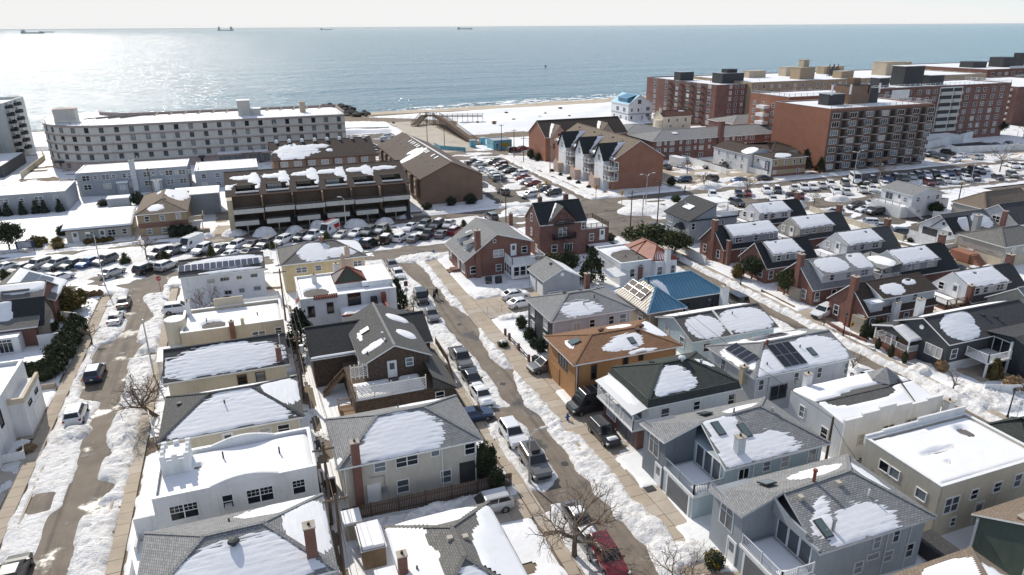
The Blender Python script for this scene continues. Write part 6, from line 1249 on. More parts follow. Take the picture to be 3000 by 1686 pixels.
# --- white tower with curved balconies at the left edge
b = Bld('apartment_tower','pale seven storey tower with dark curved balconies at the shore',(-96,-70,266,291.5),18.4,'stucco_white','building', ov=0)
b.wallmat = mk('tower_white',(0.52,0.52,0.50),0.85,'stucco'); b.flat(0.9,'roof_snow'); b.part('bay', MB().prism([(-76.5 + 3.6 * math.cos(R(a)),266 + 3.0 * math.sin(R(a))) for a in range(180,361,20)],0,18.3),'tower_white')
for k in range(7):
    z = 2.2 + k * 2.35
    for cx_, cy_, rr in ((-70.6,270.5,2.4),(-70.6,280.5,2.4),(-76.5,263,2.6),(-84,265.6,2.6)):
        a0, a1 = (-80,81) if cx_ > -71 else (180,361)
        arc = [(cx_ + rr * math.cos(R(a)), cy_ + rr * math.sin(R(a))) for a in range(a0, a1,20)]
        o = b.part('balcony', MB().prism(arc, z, z + 0.18),'panel_gray'); rl = MB()
        for p, q in zip(arc, arc[1:]): rl.face([(*p, z + 0.18),(*q, z + 0.18),(*q, z + 1.1),(*p, z + 1.1)])
        rl.build('balcony_rail','black_metal', o)
    for y in (270.5,280.5): put_window(b.root, (-70, y, z + 0.2),'E',1.7,1.7,'door','white_paint')
    for y in (275.5,286): put_window(b.root, (-70, y, z + 0.6),'E',0.9,1.3)
    for x in (-73.5,-81,-88): put_window(b.root, (x, 266, z + 0.4),'S',1.2,1.4,'pair')
b.part('podium', MB().box(-90,-66.6,238,263.5,-0.05,3.4),'charcoal_base' if 'charcoal_base' in MATS else 'side_dkgray'); b.part('podium_roof', MB().box(-90,-66.8,238.2,263.3,3.4,3.5),'roof_snow')
for i in range(6): garage_door(b.root, (-88 + i * 3.4,238,0.05),'S',2.8,2.4)
fence('low white stucco wall around the ramp beside the curved block',[(-61.8,236),(-62.4,268),(-66.5,284)],1.6,'stucco_cream',4,0.25, cat='wall', name='garden_wall')
# --- grey garden flats on the left
b = Bld('garden_flats','two storey grey garden flats with conical shrubs in front, white framed windows',(-70,-41,186.6,199.6),4.7,'side_gray','building', ov=0.1).flat(0.12,'roof_snow'); b.wallmat = 'side_gray'
grid(b, 'S',[-66,-62.4,-57.2,-53.4,-46.6],(0.6,2.7),1.6,1.15,'pair'); grid(b, 'S',[-59.8,-50,-43.2],(2.8,),0.8,0.9,'dh'); b.snow('T', None, th=0.2, res=0.6, rip=0); b.vent([(-47,193),(-46.2,193)],'box')
b = Bld('garden_flats','taller grey garden flats with white chimney stack and small entry porches',(-41.2,-15.4,200.8,212.8),6.2,'side_gray','building', ov=0.1).flat(0.12,'roof_snow')
grid(b, 'S',[-39,-34.6,-28.8,-25.2,-20,-16.9],(1.9,4.2),1.6,1.2,'pair'); grid(b, 'S',[-36.9,-32.8,-30.4,-23.6,-21.6,-18.2],(4.4,),0.75,0.9); b.snow('T', None, th=0.2, res=0.6, rip=0).chimney(-28.2,200.8,8.6,1.3,0.8,'side_pale',0)
for x in (-32.2,-24.2): b.part('entry_porch', MB().box(x, x + 2.4,199.2,200.85,0,3.4),'side_gray'); b.part('porch_snow', MB().box(x - 0.15, x + 2.55,199.0,200.8,3.4,3.6),'roof_snow'); put_window(b.root, (x + 1.2,199.2,1.6),'S',0.9,1.1)
railing(b.root, [(-44.5,199.8,4.2),(-41.3,199.8,4.2)],1.1); railing(b.root, [(-15.3,201,4.2),(-13,201,4.2),(-13,206,4.2)],1.1)
b.part('shed_annexe', MB().box(-32.6,-28,184.6,187.6,0,2.4),'side_gray'); b.part('annexe_snow', MB().box(-32.7,-27.9,184.5,187.7,2.4,2.6),'roof_snow')
b = Bld('garden_flats','rear grey garden flats with snowy roof between chimney flats and dark balcony block',(-14,2,200,214),4.9,'side_gray','building', ov=0.1).flat(0.12,'roof_snow'); grid(b, 'S',[-11.8,-8.4,-5.2,-1.4],(0.6,2.9),1.1,1.1,'dh'); b.snow('T', None, th=0.2, res=0.6, rip=0)
# --- tan brick house and white bungalow by the avenue
b = Bld('brick_house','tan brick two storey house with brown band and hip roof by the avenue',(-23.1,-13.2,154.6,174.5),4.9,'brick_tan', ov=0.4).pitched(6.8,'y','hh','roof_tan')
b.part('brick_band', MB().box(-22.74,-13.5,154.95,155.0,2.0,3.0),'brick_red'); b.win('S',[(-20.9,3.3,0.8,1.0),(-18.1,3.3,0.8,1.0),(-15.1,3.4,0.8,1.0),(-20.9,0.7,0.8,1.0),(-18.1,0.7,0.8,1.0),(-15.1,0.8,0.8,1.0)]).chimney(-20,172,8.2,0.9,0.8,'stucco_white')
b.snow('S',[(0.4,0.4,0.16,0.24)], th=0.1).snow('E',[(0.7,0.55,0.3,0.45)], th=0.18, rip=0).snow('W',[(0.2,0.75,0.16,0.12)]); b.part('rear_wing', MB().box(-14,-7.6,170,178,0,4.9),'side_gray'); b.part('wing_snow', MB().box(-17,-7.4,169.8,178.2,4.9,5.1),'roof_snow'); b.vent([(-17.6,160),(-16.4,164)],'box')
b.part('side_porch', MB().box(-13.4,-10.6,155.5,160.2,2.3,2.5).box(-11,-10.8,155.6,155.8,0,2.3),'white_paint'); railing(b.root, [(-13.4,155.6,2.5),(-10.7,155.6,2.5),(-10.7,160,2.5)],1.0,'stucco_tan', solid=True)
b = Bld('bungalow','low bungalow under thick level snow, three white doors and wreath windows',(-36.4,-24.2,156.2,165.6),2.8,'side_taupe', ov=0.3)
b.slopes['S'] = [(-36.6,155.7,2.75),(-23.9,155.7,2.75),(-23.9,165.6,4.3),(-36.6,165.6,4.3)]; P = b.slopes['S']; b.roof = b.part('roof', MB().face(P).face(shift(P, -0.16)[::-1]),'roof_charcoal'); b.part('wall', MB().box(-36,-24.4,156.4,165.4,-0.05,2.7).face([(-24.4,156.4,2.7),(-24.4,165.4,2.7),(-24.4,165.4,4.2)]).face([(-36,165.4,2.7),(-36,156.4,2.7),(-36,165.4,4.2)]),'side_taupe')
b.snow('S', None, th=0.3, edge=0.3, amp=0.05, rip=0); b.w = (-36,-24.4,156.4,165.4); b.door('S',-34.4).door('S',-29.6).win('S',[(-31.9,0.9,1.3,1.1,'pair'),(-27.9,0.9,1.3,1.1,'pair'),(-25.6,0.9,0.8,1.0)])
# --- dark brown balcony block
b = Bld('balcony_block','dark brown terraced block with white balcony fronts and recessed roof terraces',(-5.6,33.2,153.6,174.4),7.3,'brown_deep','building', ov=0.3).pitched(10.6, ends='gg', roof='roof_umber', trim='trim_brown')
b.w = (-4.9,32.6,154.9,174); b.snow('S',[(0.1 + 0.158 * k, 0.72,0.07,0.09) for k in range(6)] + [(0.155 + 0.157 * k, 0.6,0.03,0.32) for k in range(5)] + [(0.05,0.36,0.05,0.12)],[((4.15 + 6.15 * q) / 38.8,0.28,0.066,0.21) for q in range(6)], th=0.2, amp=1.1, rip=0.06, res=0.3, course=0.4)
zs = lambda y: 7.3 + (y - 153.6) * 3.3 / 10.4
import bmesh
bm = bmesh.new(); bm.from_mesh(b.roof.data); bm.faces.ensure_lookup_table(); bmesh.ops.delete(bm, geom=bm.faces[0:2], context='FACES'); bm.to_mesh(b.roof.data); bm.free()
strips = MB().face([(-5.6,153.6,7.3),(33.2,153.6,7.3),(33.2,154.9, zs(154.9)),(-5.6,154.9, zs(154.9))]).face([(-5.6,158.3, zs(158.3)),(33.2,158.3, zs(158.3)),(33.2,164,10.6),(-5.6,164,10.6)]); lx = -5.6
for k in range(6):
    x0 = -4.4 + k * 6.15; xc = x0 + 3.0
    xa, xb = x0 + 0.9, x0 + 5.3; tw = MB().face([(xa, 154.9,7.4),(xb, 154.9,7.4),(xb, 157.6,7.4),(xa, 157.6,7.4)]).face([(xa, 157.6,7.4),(xb, 157.6,7.4),(xb, 157.6,8.7),(xa, 157.6,8.7)]).face([(xa, 157.6,8.7),(xb, 157.6,8.7),(xb, 158.3, zs(158.3)),(xa, 158.3, zs(158.3))])
    for xx in (xa, xb): tw.face([(xx, 154.9,7.4),(xx, 158.3,7.4),(xx, 158.3, zs(158.3)),(xx, 154.9, zs(154.9))])
    b.part('roof_terrace', tw, 'roof_umber'); put_window(b.root, (xc - 0.4,157.58,7.45),'S',2.9,1.15,'four','trim_dark', random.choice(['glass_dark','glass_sky'])); b.part('terrace_parapet', MB().box(xa - 0.1, xb + 0.1,154.75,154.88,7.5,7.98),'white_paint')
    strips.face([(lx, 154.9, zs(154.9)),(xa, 154.9, zs(154.9)),(xa, 158.3, zs(158.3)),(lx, 158.3, zs(158.3))]); lx = xb
    for z, d in ((4.55,150.2 if k % 2 else 149.8),(2.2,149.4)):
        xe = x0 + 5.95 if z > 3 else x0 + 4.7
        o = b.part('balcony', MB().box(x0 + 0.05, xe, d, 154.9, z - 0.15, z),'panel_gray'); MB().box(x0 + 0.05, xe, d - 0.1, d, z - 0.2, z + 0.75).build('balcony_front','spandrel_white', o); MB().box(x0 + 0.1, xe - 0.05, d - 0.02, d + 0.03, z + 0.75, z + 1.1).build('balcony_rail','trim_dark', o)
        put_window(b.root, (xc - 0.9,154.9, z + 0.1),'S',2.6,1.75,'tri','white_paint', random.choice(['glass_sky','glass_dark','glass_mid'])); put_door(b.root, (x0 + 4.2,154.9, z + 0.02),'S',0.85,1.95,'trim_dark', lite=False)
    b.part('party_wall', MB().box(x0 + 5.7, x0 + 5.95,151.6,154.95,2.2,7.2),'deck_wood' if k % 2 == 0 else 'brown_deep')
    b.part('carport', MB().box(x0 + 0.2, x0 + 4.6,154.5,154.85,0,2.0),'trim_dark'); b.part('carport_post', MB().box(x0 + 2.3, x0 + 2.45,149.6,149.75,0,2.1),'galv')
    st = MB()
    for i in range(9): st.box(x0 + 4.85, x0 + 5.8,149.0 + i * 0.5,149.5 + i * 0.5,0,0.25 + i * 0.24)
    b.part('front_stair', st, 'trim_dark')
strips.face([(lx, 154.9, zs(154.9)),(33.2,154.9, zs(154.9)),(33.2,158.3, zs(158.3)),(lx, 158.3, zs(158.3))]); b.part('roof_front', strips, 'roof_umber')
b.part('end_pier', MB().box(-5.4,-4.4,150.4,155,0,7.2),'stucco_tan')
b = Bld('balcony_block','rear brown block with snow clumps and row of skylight domes on its roof',(5.4,33.4,195.6,214.6),7.0,'stucco_brown','building', ov=0.4).pitched(10.6, ends='gg', roof='roof_umber', trim='trim_brown')
b.snow('S',[(0.24,0.45,0.2,0.34),(0.2,0.2,0.16,0.2),(0.44,0.62,0.12,0.12),(0.56,0.4,0.03,0.08)], th=0.2, amp=1.2, rip=0.06, res=0.3, course=0.4); grid(b, 'S',[8.6 + i * 3.55 for i in range(7)],(5.2,),1.8,1.2,'slide','white_paint', glass='glass_blind')
for i in range(8): b.part('skylight_dome', MB().tube((7.6 + i * 3.4,204.6,10.3),(7.6 + i * 3.4,204.6,11.1),0.55,0.4,8),'roof_snow')
for i in range(4): b.part('wall_pier', MB().box(7.2 + i * 7.1,7.5 + i * 7.1,195.7,196.05,0,6.8),'trim_brown')
b = Bld('gable_block','tan brick gable ended block with long brown roof and snow streak',(36.8,52.8,160.2,214.8),6.35,'brick_brown','building', ov=0.3).pitched(9.95,'y','gg','roof_tan', trim='trim_brown')
b.roof.data.materials[0] = mk('roof_mid',(0.17,0.13,0.105),0.9,'shingle',(0.12,0.09,0.075), bump=0.6)
b.snow('W',[(0.58,0.45,0.035,0.5),(0.53,0.7,0.02,0.2),(0.50,0.6,0.02,0.2)], th=0.14, rip=0, amp=0.4, res=0.3).snow('E',[(0.5,0.85,0.4,0.14)], th=0.2, amp=0.5, res=0.4)
for t in (0.18,0.24,0.34,0.37,0.4,0.53,0.57,0.62,0.66,0.71): b.onroof('W',1 - t, 0.86,0.8,1.2, mats=('white_paint','roof_snow'))
b.vent([(41.5,166 + i * 6) for i in range(8)],'box', mat='galv').vent([(43.2,170 + i * 8) for i in range(5)],'pipe',0.5,'white_paint')
for i in range(8):
    y = 164 + i * 6.3; b.part('wall_bay', MB().box(36.5,37.1, y - 1.4, y + 1.4,1.4,6.0),'stucco_brown'); put_window(b.root, (36.5, y, 2.0),'W',1.0,1.2); put_window(b.root, (36.5, y, 4.4),'W',1.0,1.2)
for z in (2.4,4.6):
    for y in (163,170): b.part('side_balcony', MB().box(52.5,54.8, y, y + 4.5, z, z + 0.9),'spandrel_white')
# --- brown gabled town houses
b = Bld('town_houses','brick ended town houses with three white gabled bays and stacked balconies',(86.9,102,157.8,195.2),8.0,'brick_orange','building', ov=0.25).pitched(12.5,'y','gg','roof_tan')
b.snow('W',[(0.5,0.06,0.5,0.05)], th=0.2, amp=0.5, res=0.3)
for k, y in enumerate((161.5,173.2,184.6)):
    A, B, T_ = (85.3, y - 1.2,7.6),(85.3, y + 3.8,7.6),(85.3, y + 1.3,11.3)
    b.part('gable_bay', MB().face([A, (85.3, y - 1.2,0),(85.3, y + 3.8,0), B, T_]).face([(85.3, y - 1.2,0), A, (87.2, y - 1.2,8),(87.2, y - 1.2,0)]),'side_white')
    Rr = [(84.9, y - 1.6,7.4),(84.9, y + 1.3,11.6),(94, y + 1.3,11.6),(88, y - 1.6,7.4)]; b.part('bay_roof', MB().face(Rr).face([(84.9, y + 1.3,11.6),(84.9, y + 4.2,7.4),(88, y + 4.2,7.4),(94, y + 1.3,11.6)]),'roof_black')
    snow(b.root, [(86.5, y - 1.5,7.5),(88, y - 1.5,7.5),(93.6, y + 1.25,11.55),(90.5, y + 1.25,11.55)], None, th=0.3, rip=0, amp=0.1, res=0.25)
    snow(b.root, [(85.1, y + 4.2,7.45),(85.1, y + 3.4,8.6),(91, y + 2.2,10.4),(88.4, y + 4.2,7.5)], None, th=0.3, rip=0, res=0.25)
    put_window(b.root, (85.3, y + 1.3,7.2),'W',1.2,1.5,'pair'); put_door(b.root, (85.3, y + 2.8,0.2),'W',0.9,2.1); b.part('entry_gable', MB().prism([(83.6, y + 0.4),(85.3, y + 0.4),(85.3, y + 3.6),(83.6, y + 3.6)],0,2.8).face([(83.6, y + 0.4,2.8),(83.6, y + 3.6,2.8),(83.6, y + 2,4.2)]),'stucco_pink')
    for z in (3.0,5.6):
        for yy in (y - 5.0, y - 3.0):
            b.part('balcony', MB().box(84.9,87.1, yy - 0.9, yy + 0.9, z - 0.15, z),'panel_gray'); railing(b.root, [(87.1, yy - 0.9, z),(84.95, yy - 0.9, z),(84.95, yy + 0.9, z),(87.1, yy + 0.9, z)],0.9,'white_paint',0.4,1.8); put_window(b.root, (87.15, yy, z + 0.05),'W',1.4,1.9,'door','white_paint','glass_dark')
b.onroof('W',0.36,0.22,0.7,1.1).onroof('W',0.4,0.22,0.7,1.1).onroof('W',0.68,0.22,0.7,1.1).onroof('W',0.72,0.22,0.7,1.1).vent([(92,164),(92.6,164),(92,176),(92.6,176),(92,188)],'pipe',0.6).vent([(93,170),(93,181),(93.2,191)],'box')
b = Bld('town_houses','rear town houses with dark roof, snow valleys and brick end wall',(86.8,116,202,216.4),7.6,'brick_orange','building', ov=0.25).pitched(12.0, ends='gg', roof='roof_umber')
for x in (91.5,108):
    b.part('gable_bay', MB().face([(x - 3,201.2,7.5),(x + 3,201.2,7.5),(x, 201.2,11)]).box(x - 3, x + 3,201.25,202.3,0,7.5),'stucco_pink'); b.part('bay_roof', MB().face([(x - 3.4,200.9,7.2),(x, 200.9,11.2),(x, 208,11.2),(x - 3.4,204,7.2)]).face([(x, 200.9,11.2),(x + 3.4,200.9,7.2),(x + 3.4,204,7.2),(x, 208,11.2)]),'roof_tan')
    snow(b.root, [(x - 3.3,201,7.35),(x - 3.2,203.8,7.4),(x - 0.1,207.8,11.2),(x - 0.1,205,11.2)], None, th=0.4, rip=0, res=0.25); put_window(b.root, (x, 201.2,7.4),'S',1.2,1.2,'pair','trim_brown'); put_window(b.root, (x - 1.8,201.2,4.2),'S',1.0,1.4,'pic','trim_brown')
b.part('rear_link', MB().box(101.6,108,176,202,0,6.5),'brick_red'); b.part('link_roof', MB().face([(101.8,172,9.5),(101.8,202,9.5),(110,202,6.4),(110,172,6.4)][::-1]),'roof_umber')
# --- grey roofed garden apartments
b = Bld('garden_apartments','long brick garden apartments with grey hip roof and tall chimney',(118,172,190,206),6.3,'brick_dark','building', ov=0.5).pitched(8.4, roof='roof_gray')
grid(b, 'S',[120.6,125.4,131.4,136.4,146,151,156,162,167],(0.5,2.6,4.7),1.5,1.15,'pair'); grid(b, 'S',[123,128.6,134,139.4,148.6,153.6],(2.8,4.9),0.7,1.0)
b.part('floor_band', MB().box(118.6,171.4,190.45,190.5,1.9,2.3).box(118.6,171.4,190.45,190.5,4.1,4.4),'brick_red'); b.chimney(143,189.9,11.2,1.6,1.2,'brick_dark',0); b.onroof('S',0.2,0.6,2.0,1.5,'hatch',('galv','roof_snow'))
b = Bld('garden_apartments','rear wing of grey roofed garden apartments by the red tower',(117,136,206.5,226),6.3,'brick_dark','building', ov=0.5).pitched(8.2,'y','hh','roof_gray')
b = Bld('garden_apartments','far pale roofed garden apartments in front of red block',(166,196,214,230),6.3,'brick_dark','building', ov=0.5).pitched(8.4, roof='roof_pale')
b = Bld('white_flats','white and tan brick two storey flats with brown roof and blue sign',(135.4,148,155.9,164.4),5.2,'brick_tan','building', ov=0.4).pitched(6.3, ends='hh', roof='roof_umber')
b.snow('S',[(0.35,0.45,0.25,0.3)], th=0.14, rip=0); b.part('white_side', MB().box(135.72,135.8,156.3,164,0,5.0),'side_white'); b.part('brick_band', MB().box(136,147.6,156.22,156.3,2.0,2.9).box(136,147.6,156.2,156.3,0,0.7),'brick_red'); b.win('S',[(137,3.4,0.8,1.1),(140.4,3.4,0.8,1.1),(143.4,3.4,0.8,1.1),(145.6,3.4,0.8,1.1),(137,0.9,0.8,1.0),(145,0.9,0.8,1.0)]).win('W',[(162,3.2,0.8,1.1),(159.2,1.0,0.8,1.1)], off=0.1)
b.part('wall_sign', MB().box(135.5,135.7,157.2,158.8,1.6,4.2), mk('sign_navy',(0.02,0.03,0.09),0.5)); sg = MB()
for i in range(7): sg.box(135.46,135.5,157.4,158.6 - 0.2 * (i % 3),1.9 + i * 0.32,2.02 + i * 0.32)
b.part('sign_lines', sg, 'white_paint')
c = Bld('x','x',(133.8,143.5,164.2,181),5.1,'side_white', ov=0.3).pitched(6.8,'y','gg','roof_umber'); c.snow('W',[(0.85,0.5,0.14,0.4)], th=0.2, rip=0).win('W',[(167,3.2,0.8,1.1),(170,3.2,0.8,1.1),(174,3.2,0.8,1.1),(178,3.2,0.8,1.1),(167,0.9,0.8,1.1),(172,0.9,0.8,1.1),(176,0.9,0.8,1.1)]); reparent(c, b)
c = Bld('x','x',(143.6,156,166,182),5.0,'side_white', ov=0.3).pitched(6.6,'x','hh','roof_umber'); c.snow('S',[(0.9,0.2,0.1,0.2)], th=0.2); reparent(c, b)
# --- beach house
b = Bld('beach_house','tall white beach house with blue metal gable roof near the dunes',(158.5,171,277,293.4),7.6,'side_white', ov=0.3).pitched(11.6,'y','gg','metal_blue', rpos=164.4)
b.part('roof_dormer', MB().box(159.4,163,279.6,288,8,10.0).face([(158.8,279.2,9.9),(164.2,279.2,11.4),(164.2,288.4,11.4),(158.8,288.4,9.9)]),'metal_blue'); b.win('S',[(160.5,1.2,0.9,1.4),(166,1.2,0.8,1.3),(160.5,4.4,0.8,1.4),(163.8,4.4,0.8,1.3),(168.6,1.6,1.7,1.6,'tri'),(168.6,4.6,1.8,1.6,'tri'),(164.2,7.6,1.8,1.8,'pic')]).win('W',[(279,1.0,1.2,1.4,'pair'),(284,1.0,1.6,1.4,'pair'),(290,1.0,1.2,1.4),(281,4.2,2.2,1.8,'tri'),(287,4.2,2.2,1.8,'tri')])
b.part('floor_band', MB().box(158.7,170.8,277.2,277.28,3.1,3.6).box(158.72,158.8,277.3,293,3.1,3.6),'side_gray'); b.garage('S',169,2.4,2.2,'side_gray'); st = MB()
for i in range(8): st.box(166 + i * 0.0,167.4,273 + i * 0.5,273.5 + i * 0.5,0,0.3 + i * 0.3)
b.part('front_stair', st, 'white_paint')
b = Bld('house','small peach house with red brown gable roof in front of the red tower',(158,172,248,256),5.4,'stucco_pink', ov=0.3).pitched(7.6, ends='gg', roof='roof_redbrown'); b.wallmat = 'stucco_cream'; b.walls.data.materials[0] = MATS['stucco_cream']; b.win('S',[(161,3.4,0.9,1.1),(165,3.4,0.9,1.1),(169,3.4,0.9,1.1),(162,1,0.9,1.1),(168,1,0.9,1.1)]).chimney(158.6,251,8.6,0.9,0.8,'stucco_cream').snow('S',[(0.75,0.8,0.1,0.1)], th=0.15)
b.part('porch_round', MB().tube((157.4,250,0),(157.4,250,4.2),1.8,1.8,12),'stucco_cream')
# --- red brick towers
def tower(label, rect, H_, mat, par=0.4): return Bld('brick_block', label, rect, H_, mat, 'building', ov=0).flat(par, 'roof_snow','galv')
b = tower('dark red seven storey brick block with iron fire balconies beside the beach',(181,214,246,300),17.3,'brick_dark')
fl = [1.2 + 2.42 * k for k in range(7)]
grid(b, 'W',[250.5,258,266,274.5,283,292.5], fl, 1.9,1.35,'tri')
for k in range(7):
    for y in (254.2,262,270.2,278.6): b.part('fire_balcony', MB().box(180.1,181, y - 1.2, y + 1.2, fl[k] - 0.3, fl[k] - 0.2).box(180.1,180.14, y - 1.2, y + 1.2, fl[k] - 0.2, fl[k] + 0.5),'black_metal')
grid(b, 'S',[188,191,194], fl, 1.0,1.35); grid(b, 'S',[205,208.5,212], fl, 1.0,1.35)
b.part('balcony_stack', MB().box(196.4,202.4,245.2,246.1,1,16.8),'white_paint')
for k in range(7): put_window(b.root, (199.4,245.2, fl[k]),'S',4.6,1.3,'four','white_paint','glass_dark')
roofbox(b, 'bulkhead',(190,201,255,262),17,21,'trim_dark','galv'); roofbox(b, 'tank_room',(184,191,277,282),17,20.5,'trim_dark','galv'); b.vent([(186 + 2.4 * i, 250 + (i * 7) % 30) for i in range(10)],'pipe',1.4)
roofbox(b, 'water_tank',(193,198,256,260),21.2,22.6,'trim_dark')
b = tower('brown brick seven storey apartment block with stacked balconies facing the avenue',(153.6,192.2,156,178.8),17.9,'brick_orange')
b.walls.data.materials.append(MATS['brick_brown']); fl = [1.0 + 2.38 * k for k in range(7)]
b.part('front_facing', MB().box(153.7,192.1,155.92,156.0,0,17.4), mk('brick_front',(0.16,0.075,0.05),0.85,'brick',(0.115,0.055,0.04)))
cx = [156 + 5.95 * i for i in range(7)]
grid(b, 'S',[x if i else x - 0.2 for i, x in enumerate(cx)], fl, 2.5,1.35,'tri', off=0.08, glass=None)
for k, z in enumerate(fl):
    for i in range(6):
        x = cx[i] + 2.9; o = b.part('balcony', MB().box(x - 1.15, x + 1.15,154.9,155.95, z - 0.45, z - 0.3),'panel_gray'); rl = MB()
        for q in range(9): rl.box(x - 1.13 + q * 0.27, x - 1.08 + q * 0.27,154.9,154.94, z - 0.3, z + 0.55)
        rl.box(x - 1.15, x + 1.15,154.88,154.95, z + 0.55, z + 0.62); rl.build('balcony_rail','black_metal', o); put_window(b.root, (x, 155.92, z - 0.25),'S',1.3,1.8,'door','trim_dark','glass_dark')
b.snow('T', None, th=0.2, rip=0, res=1.0, amp=0.3); railing(b.root, [(153.8,156.2,17.9),(192,156.2,17.9),(192,178.6,17.9)],1.0,'galv',0.45,2.4); roofbox(b, 'bulkhead',(161,167,165,169),17.4,20.8,'trim_dark','galv'); roofbox(b, 'lift_house',(169,177,165.5,171),17.4,23,'brick_brown','trim_dark'); roofbox(b, 'lift_house',(171.4,174.2,167,169.4),23.2,25,'brick_brown'); roofbox(b, 'vent_house',(177.4,181,166,170),17.4,22,'trim_dark')
for i, (x, y) in enumerate(((161.4,165.2),(168.6,165.4),(176,166),(180.6,166.2))): b.part('antenna', MB().box(x, x + 0.5, y - 0.5, y - 0.2,20.6,23.4),'white_paint')
b.part('entrance_canopy', MB().box(169,178,154.4,156,2.4,3.0),'brick_brown')
b = tower('six storey brick block with white corner balconies behind the brown block',(166,200,187,206),18,'brick_orange'); grid(b, 'W',[190,194,199,203.5],[1.2 + 2.6 * k for k in range(6)],1.3,1.3,'pair'); grid(b, 'S',[168,172,177,181],[1.2 + 2.6 * k for k in range(6)],1.3,1.3,'pair'); b.snow('T', None, th=0.2, rip=0, res=1.0); railing(b.root, [(166.2,206,18),(166.2,187.2,18),(200,187.2,18)],1.0,'galv',0.5,2.4)
for k in range(6): b.part('balcony', MB().box(163.6,166,195.6,199.6,0.6 + 2.6 * k, 1.6 + 2.6 * k),'white_paint')
b = tower('long dark red brick block with white recessed balcony column and black roof houses',(200.2,267.4,186.4,205.5),19.5,'brick_dark')
fl = [1.6 + 2.55 * k for k in range(7)]; grid(b, 'S',[202,207,212,217.4,222,226,229.5,245.5,250.4,254,258.6,263], fl, 1.6,1.4,'pair')
b.part('balcony_frame', MB().box(231.6,242.6,186.3,186.36,3.4,19.0),'white_paint')
for k in range(6):
    for x0, x1 in ((231.9,237.9),(238.3,242.3)):
        o = b.part('balcony', MB().box(x0, x1,186.24,186.32,3.7 + 2.55 * k, 5.9 + 2.55 * k),'trim_dark'); MB().box(x0, x1,185.6,186.2,3.6 + 2.55 * k, 4.7 + 2.55 * k).build('balcony_front','spandrel_white', o)
b.part('balcony_frame', MB().box(209,217,186.2,186.36,15.8,18.8),'white_paint'); b.snow('T', None, th=0.25, rip=0, res=1.2); railing(b.root, [(200.4,186.6,19.5),(267.2,186.6,19.5),(267.2,205,19.5)],1.0,'white_paint',0.6,2.4)
roofbox(b, 'bulkhead',(208.7,213.4,192,196),19,22.4,'trim_dark','white_paint'); roofbox(b, 'lift_house',(220.4,229.6,192.4,198),19,26,'trim_dark','white_paint'); roofbox(b, 'bulkhead',(233,240,192.4,197),19,22.6,'trim_dark','white_paint')
b = tower('sprawling cream brick block with tan roof houses on the ocean side',(196,330,243,290),18.0,'brick_tan'); b.wallmat = 'brick_tan'
grid(b, 'S',[198 + 4 * i for i in range(20)],[11,13.5,15.6],1.3,1.3,'pair')
for i, (x, y, w_, d_, z) in enumerate(((227,251,8,6,5),(236,270,8,5,4),(248,249,7,5,3),(279,254,11,8,6),(300,266,8,6,5),(214,268,9,5,3),(262,274,12,5,3.5),(231,254,3,3,8))): roofbox(b, 'roof_house',(x, x + w_, y, y + d_),17.6,17.6 + z, 'stucco_tan' if i % 2 else 'brick_tan','concrete_pale')
b.snow('T', None, th=0.2, rip=0, res=1.6); rl = MB()
for i in range(14): rl.beam((254 + (i % 7) * 0.9,262 + (i // 7) * 1.5,17.6),(254 + (i % 7) * 0.9,262 + (i // 7) * 1.5,21 + (i % 3)),0.25,0.25)
b.part('roof_antennas', rl, 'trim_dark', uv=False)
b = tower('far red brick block with white terrace rails and dark roof tanks',(356,470,262,318),18.2,'brick_red'); grid(b, 'S',[360 + 5 * i for i in range(14)],[4,6.8,9.6,12.4,15.2],2.2,1.4,'tri'); grid(b, 'W',[266,272,280,288,296,304,312],[9,12,15],2.0,1.4,'tri')
for z in (6.2,9,11.8,14.6): b.part('balcony_row', MB().box(376,404,260.6,262, z - 0.3, z + 0.6),'spandrel_white')
b.snow('T', None, th=0.2, rip=0, res=1.6); roofbox(b, 'tank_room',(384,394,275,283),18,23,'trim_dark'); roofbox(b, 'tank_room',(398,402,276,280),18,25,'trim_dark'); roofbox(b, 'bulkhead',(366,376,278,286),18,21,'trim_dark'); roofbox(b, 'bulkhead',(420,436,276,286),18,22,'trim_dark')
b.part('terrace_rail', MB().box(372,398,262.2,262.4,18.2,19.4),'white_paint')
b = tower('distant dark brick block with rows of white balconies beside the right lots',(300,356,206,250),15.5,'brick_dark'); b.snow('T', None, th=0.2, rip=0, res=1.6)
for k in range(6): b.part('balcony_row', MB().box(299,300,208,248,1.8 + 2.4 * k, 2.7 + 2.4 * k),'spandrel_white')
grid(b, 'W',[211 + 5.5 * i for i in range(7)],[2.6 + 2.4 * k for k in range(5)],2.4,1.4,'tri', off=0.02)
# --- pool wall and lots
fence('white concrete wall enclosing the snowy pool court beside the long red block',[(195,181),(216,174.4),(262,189.5)],2.6,'stucco_white',5,0.25, cat='wall', name='garden_wall')
fence('white concrete wall along the far parking court',[(216,166),(250,160),(300,168)],2.2,'stucco_white',5,0.25, cat='wall', name='garden_wall')
b = Bld('pool_house','flat white pool house against the long red block',(205,238,178.5,185),3.0,'stucco_white','building', ov=0).flat(0.15,'roof_snow'); b.part('pool', MB().box(232,246,172,178,0.1,0.3),'trim_dark')
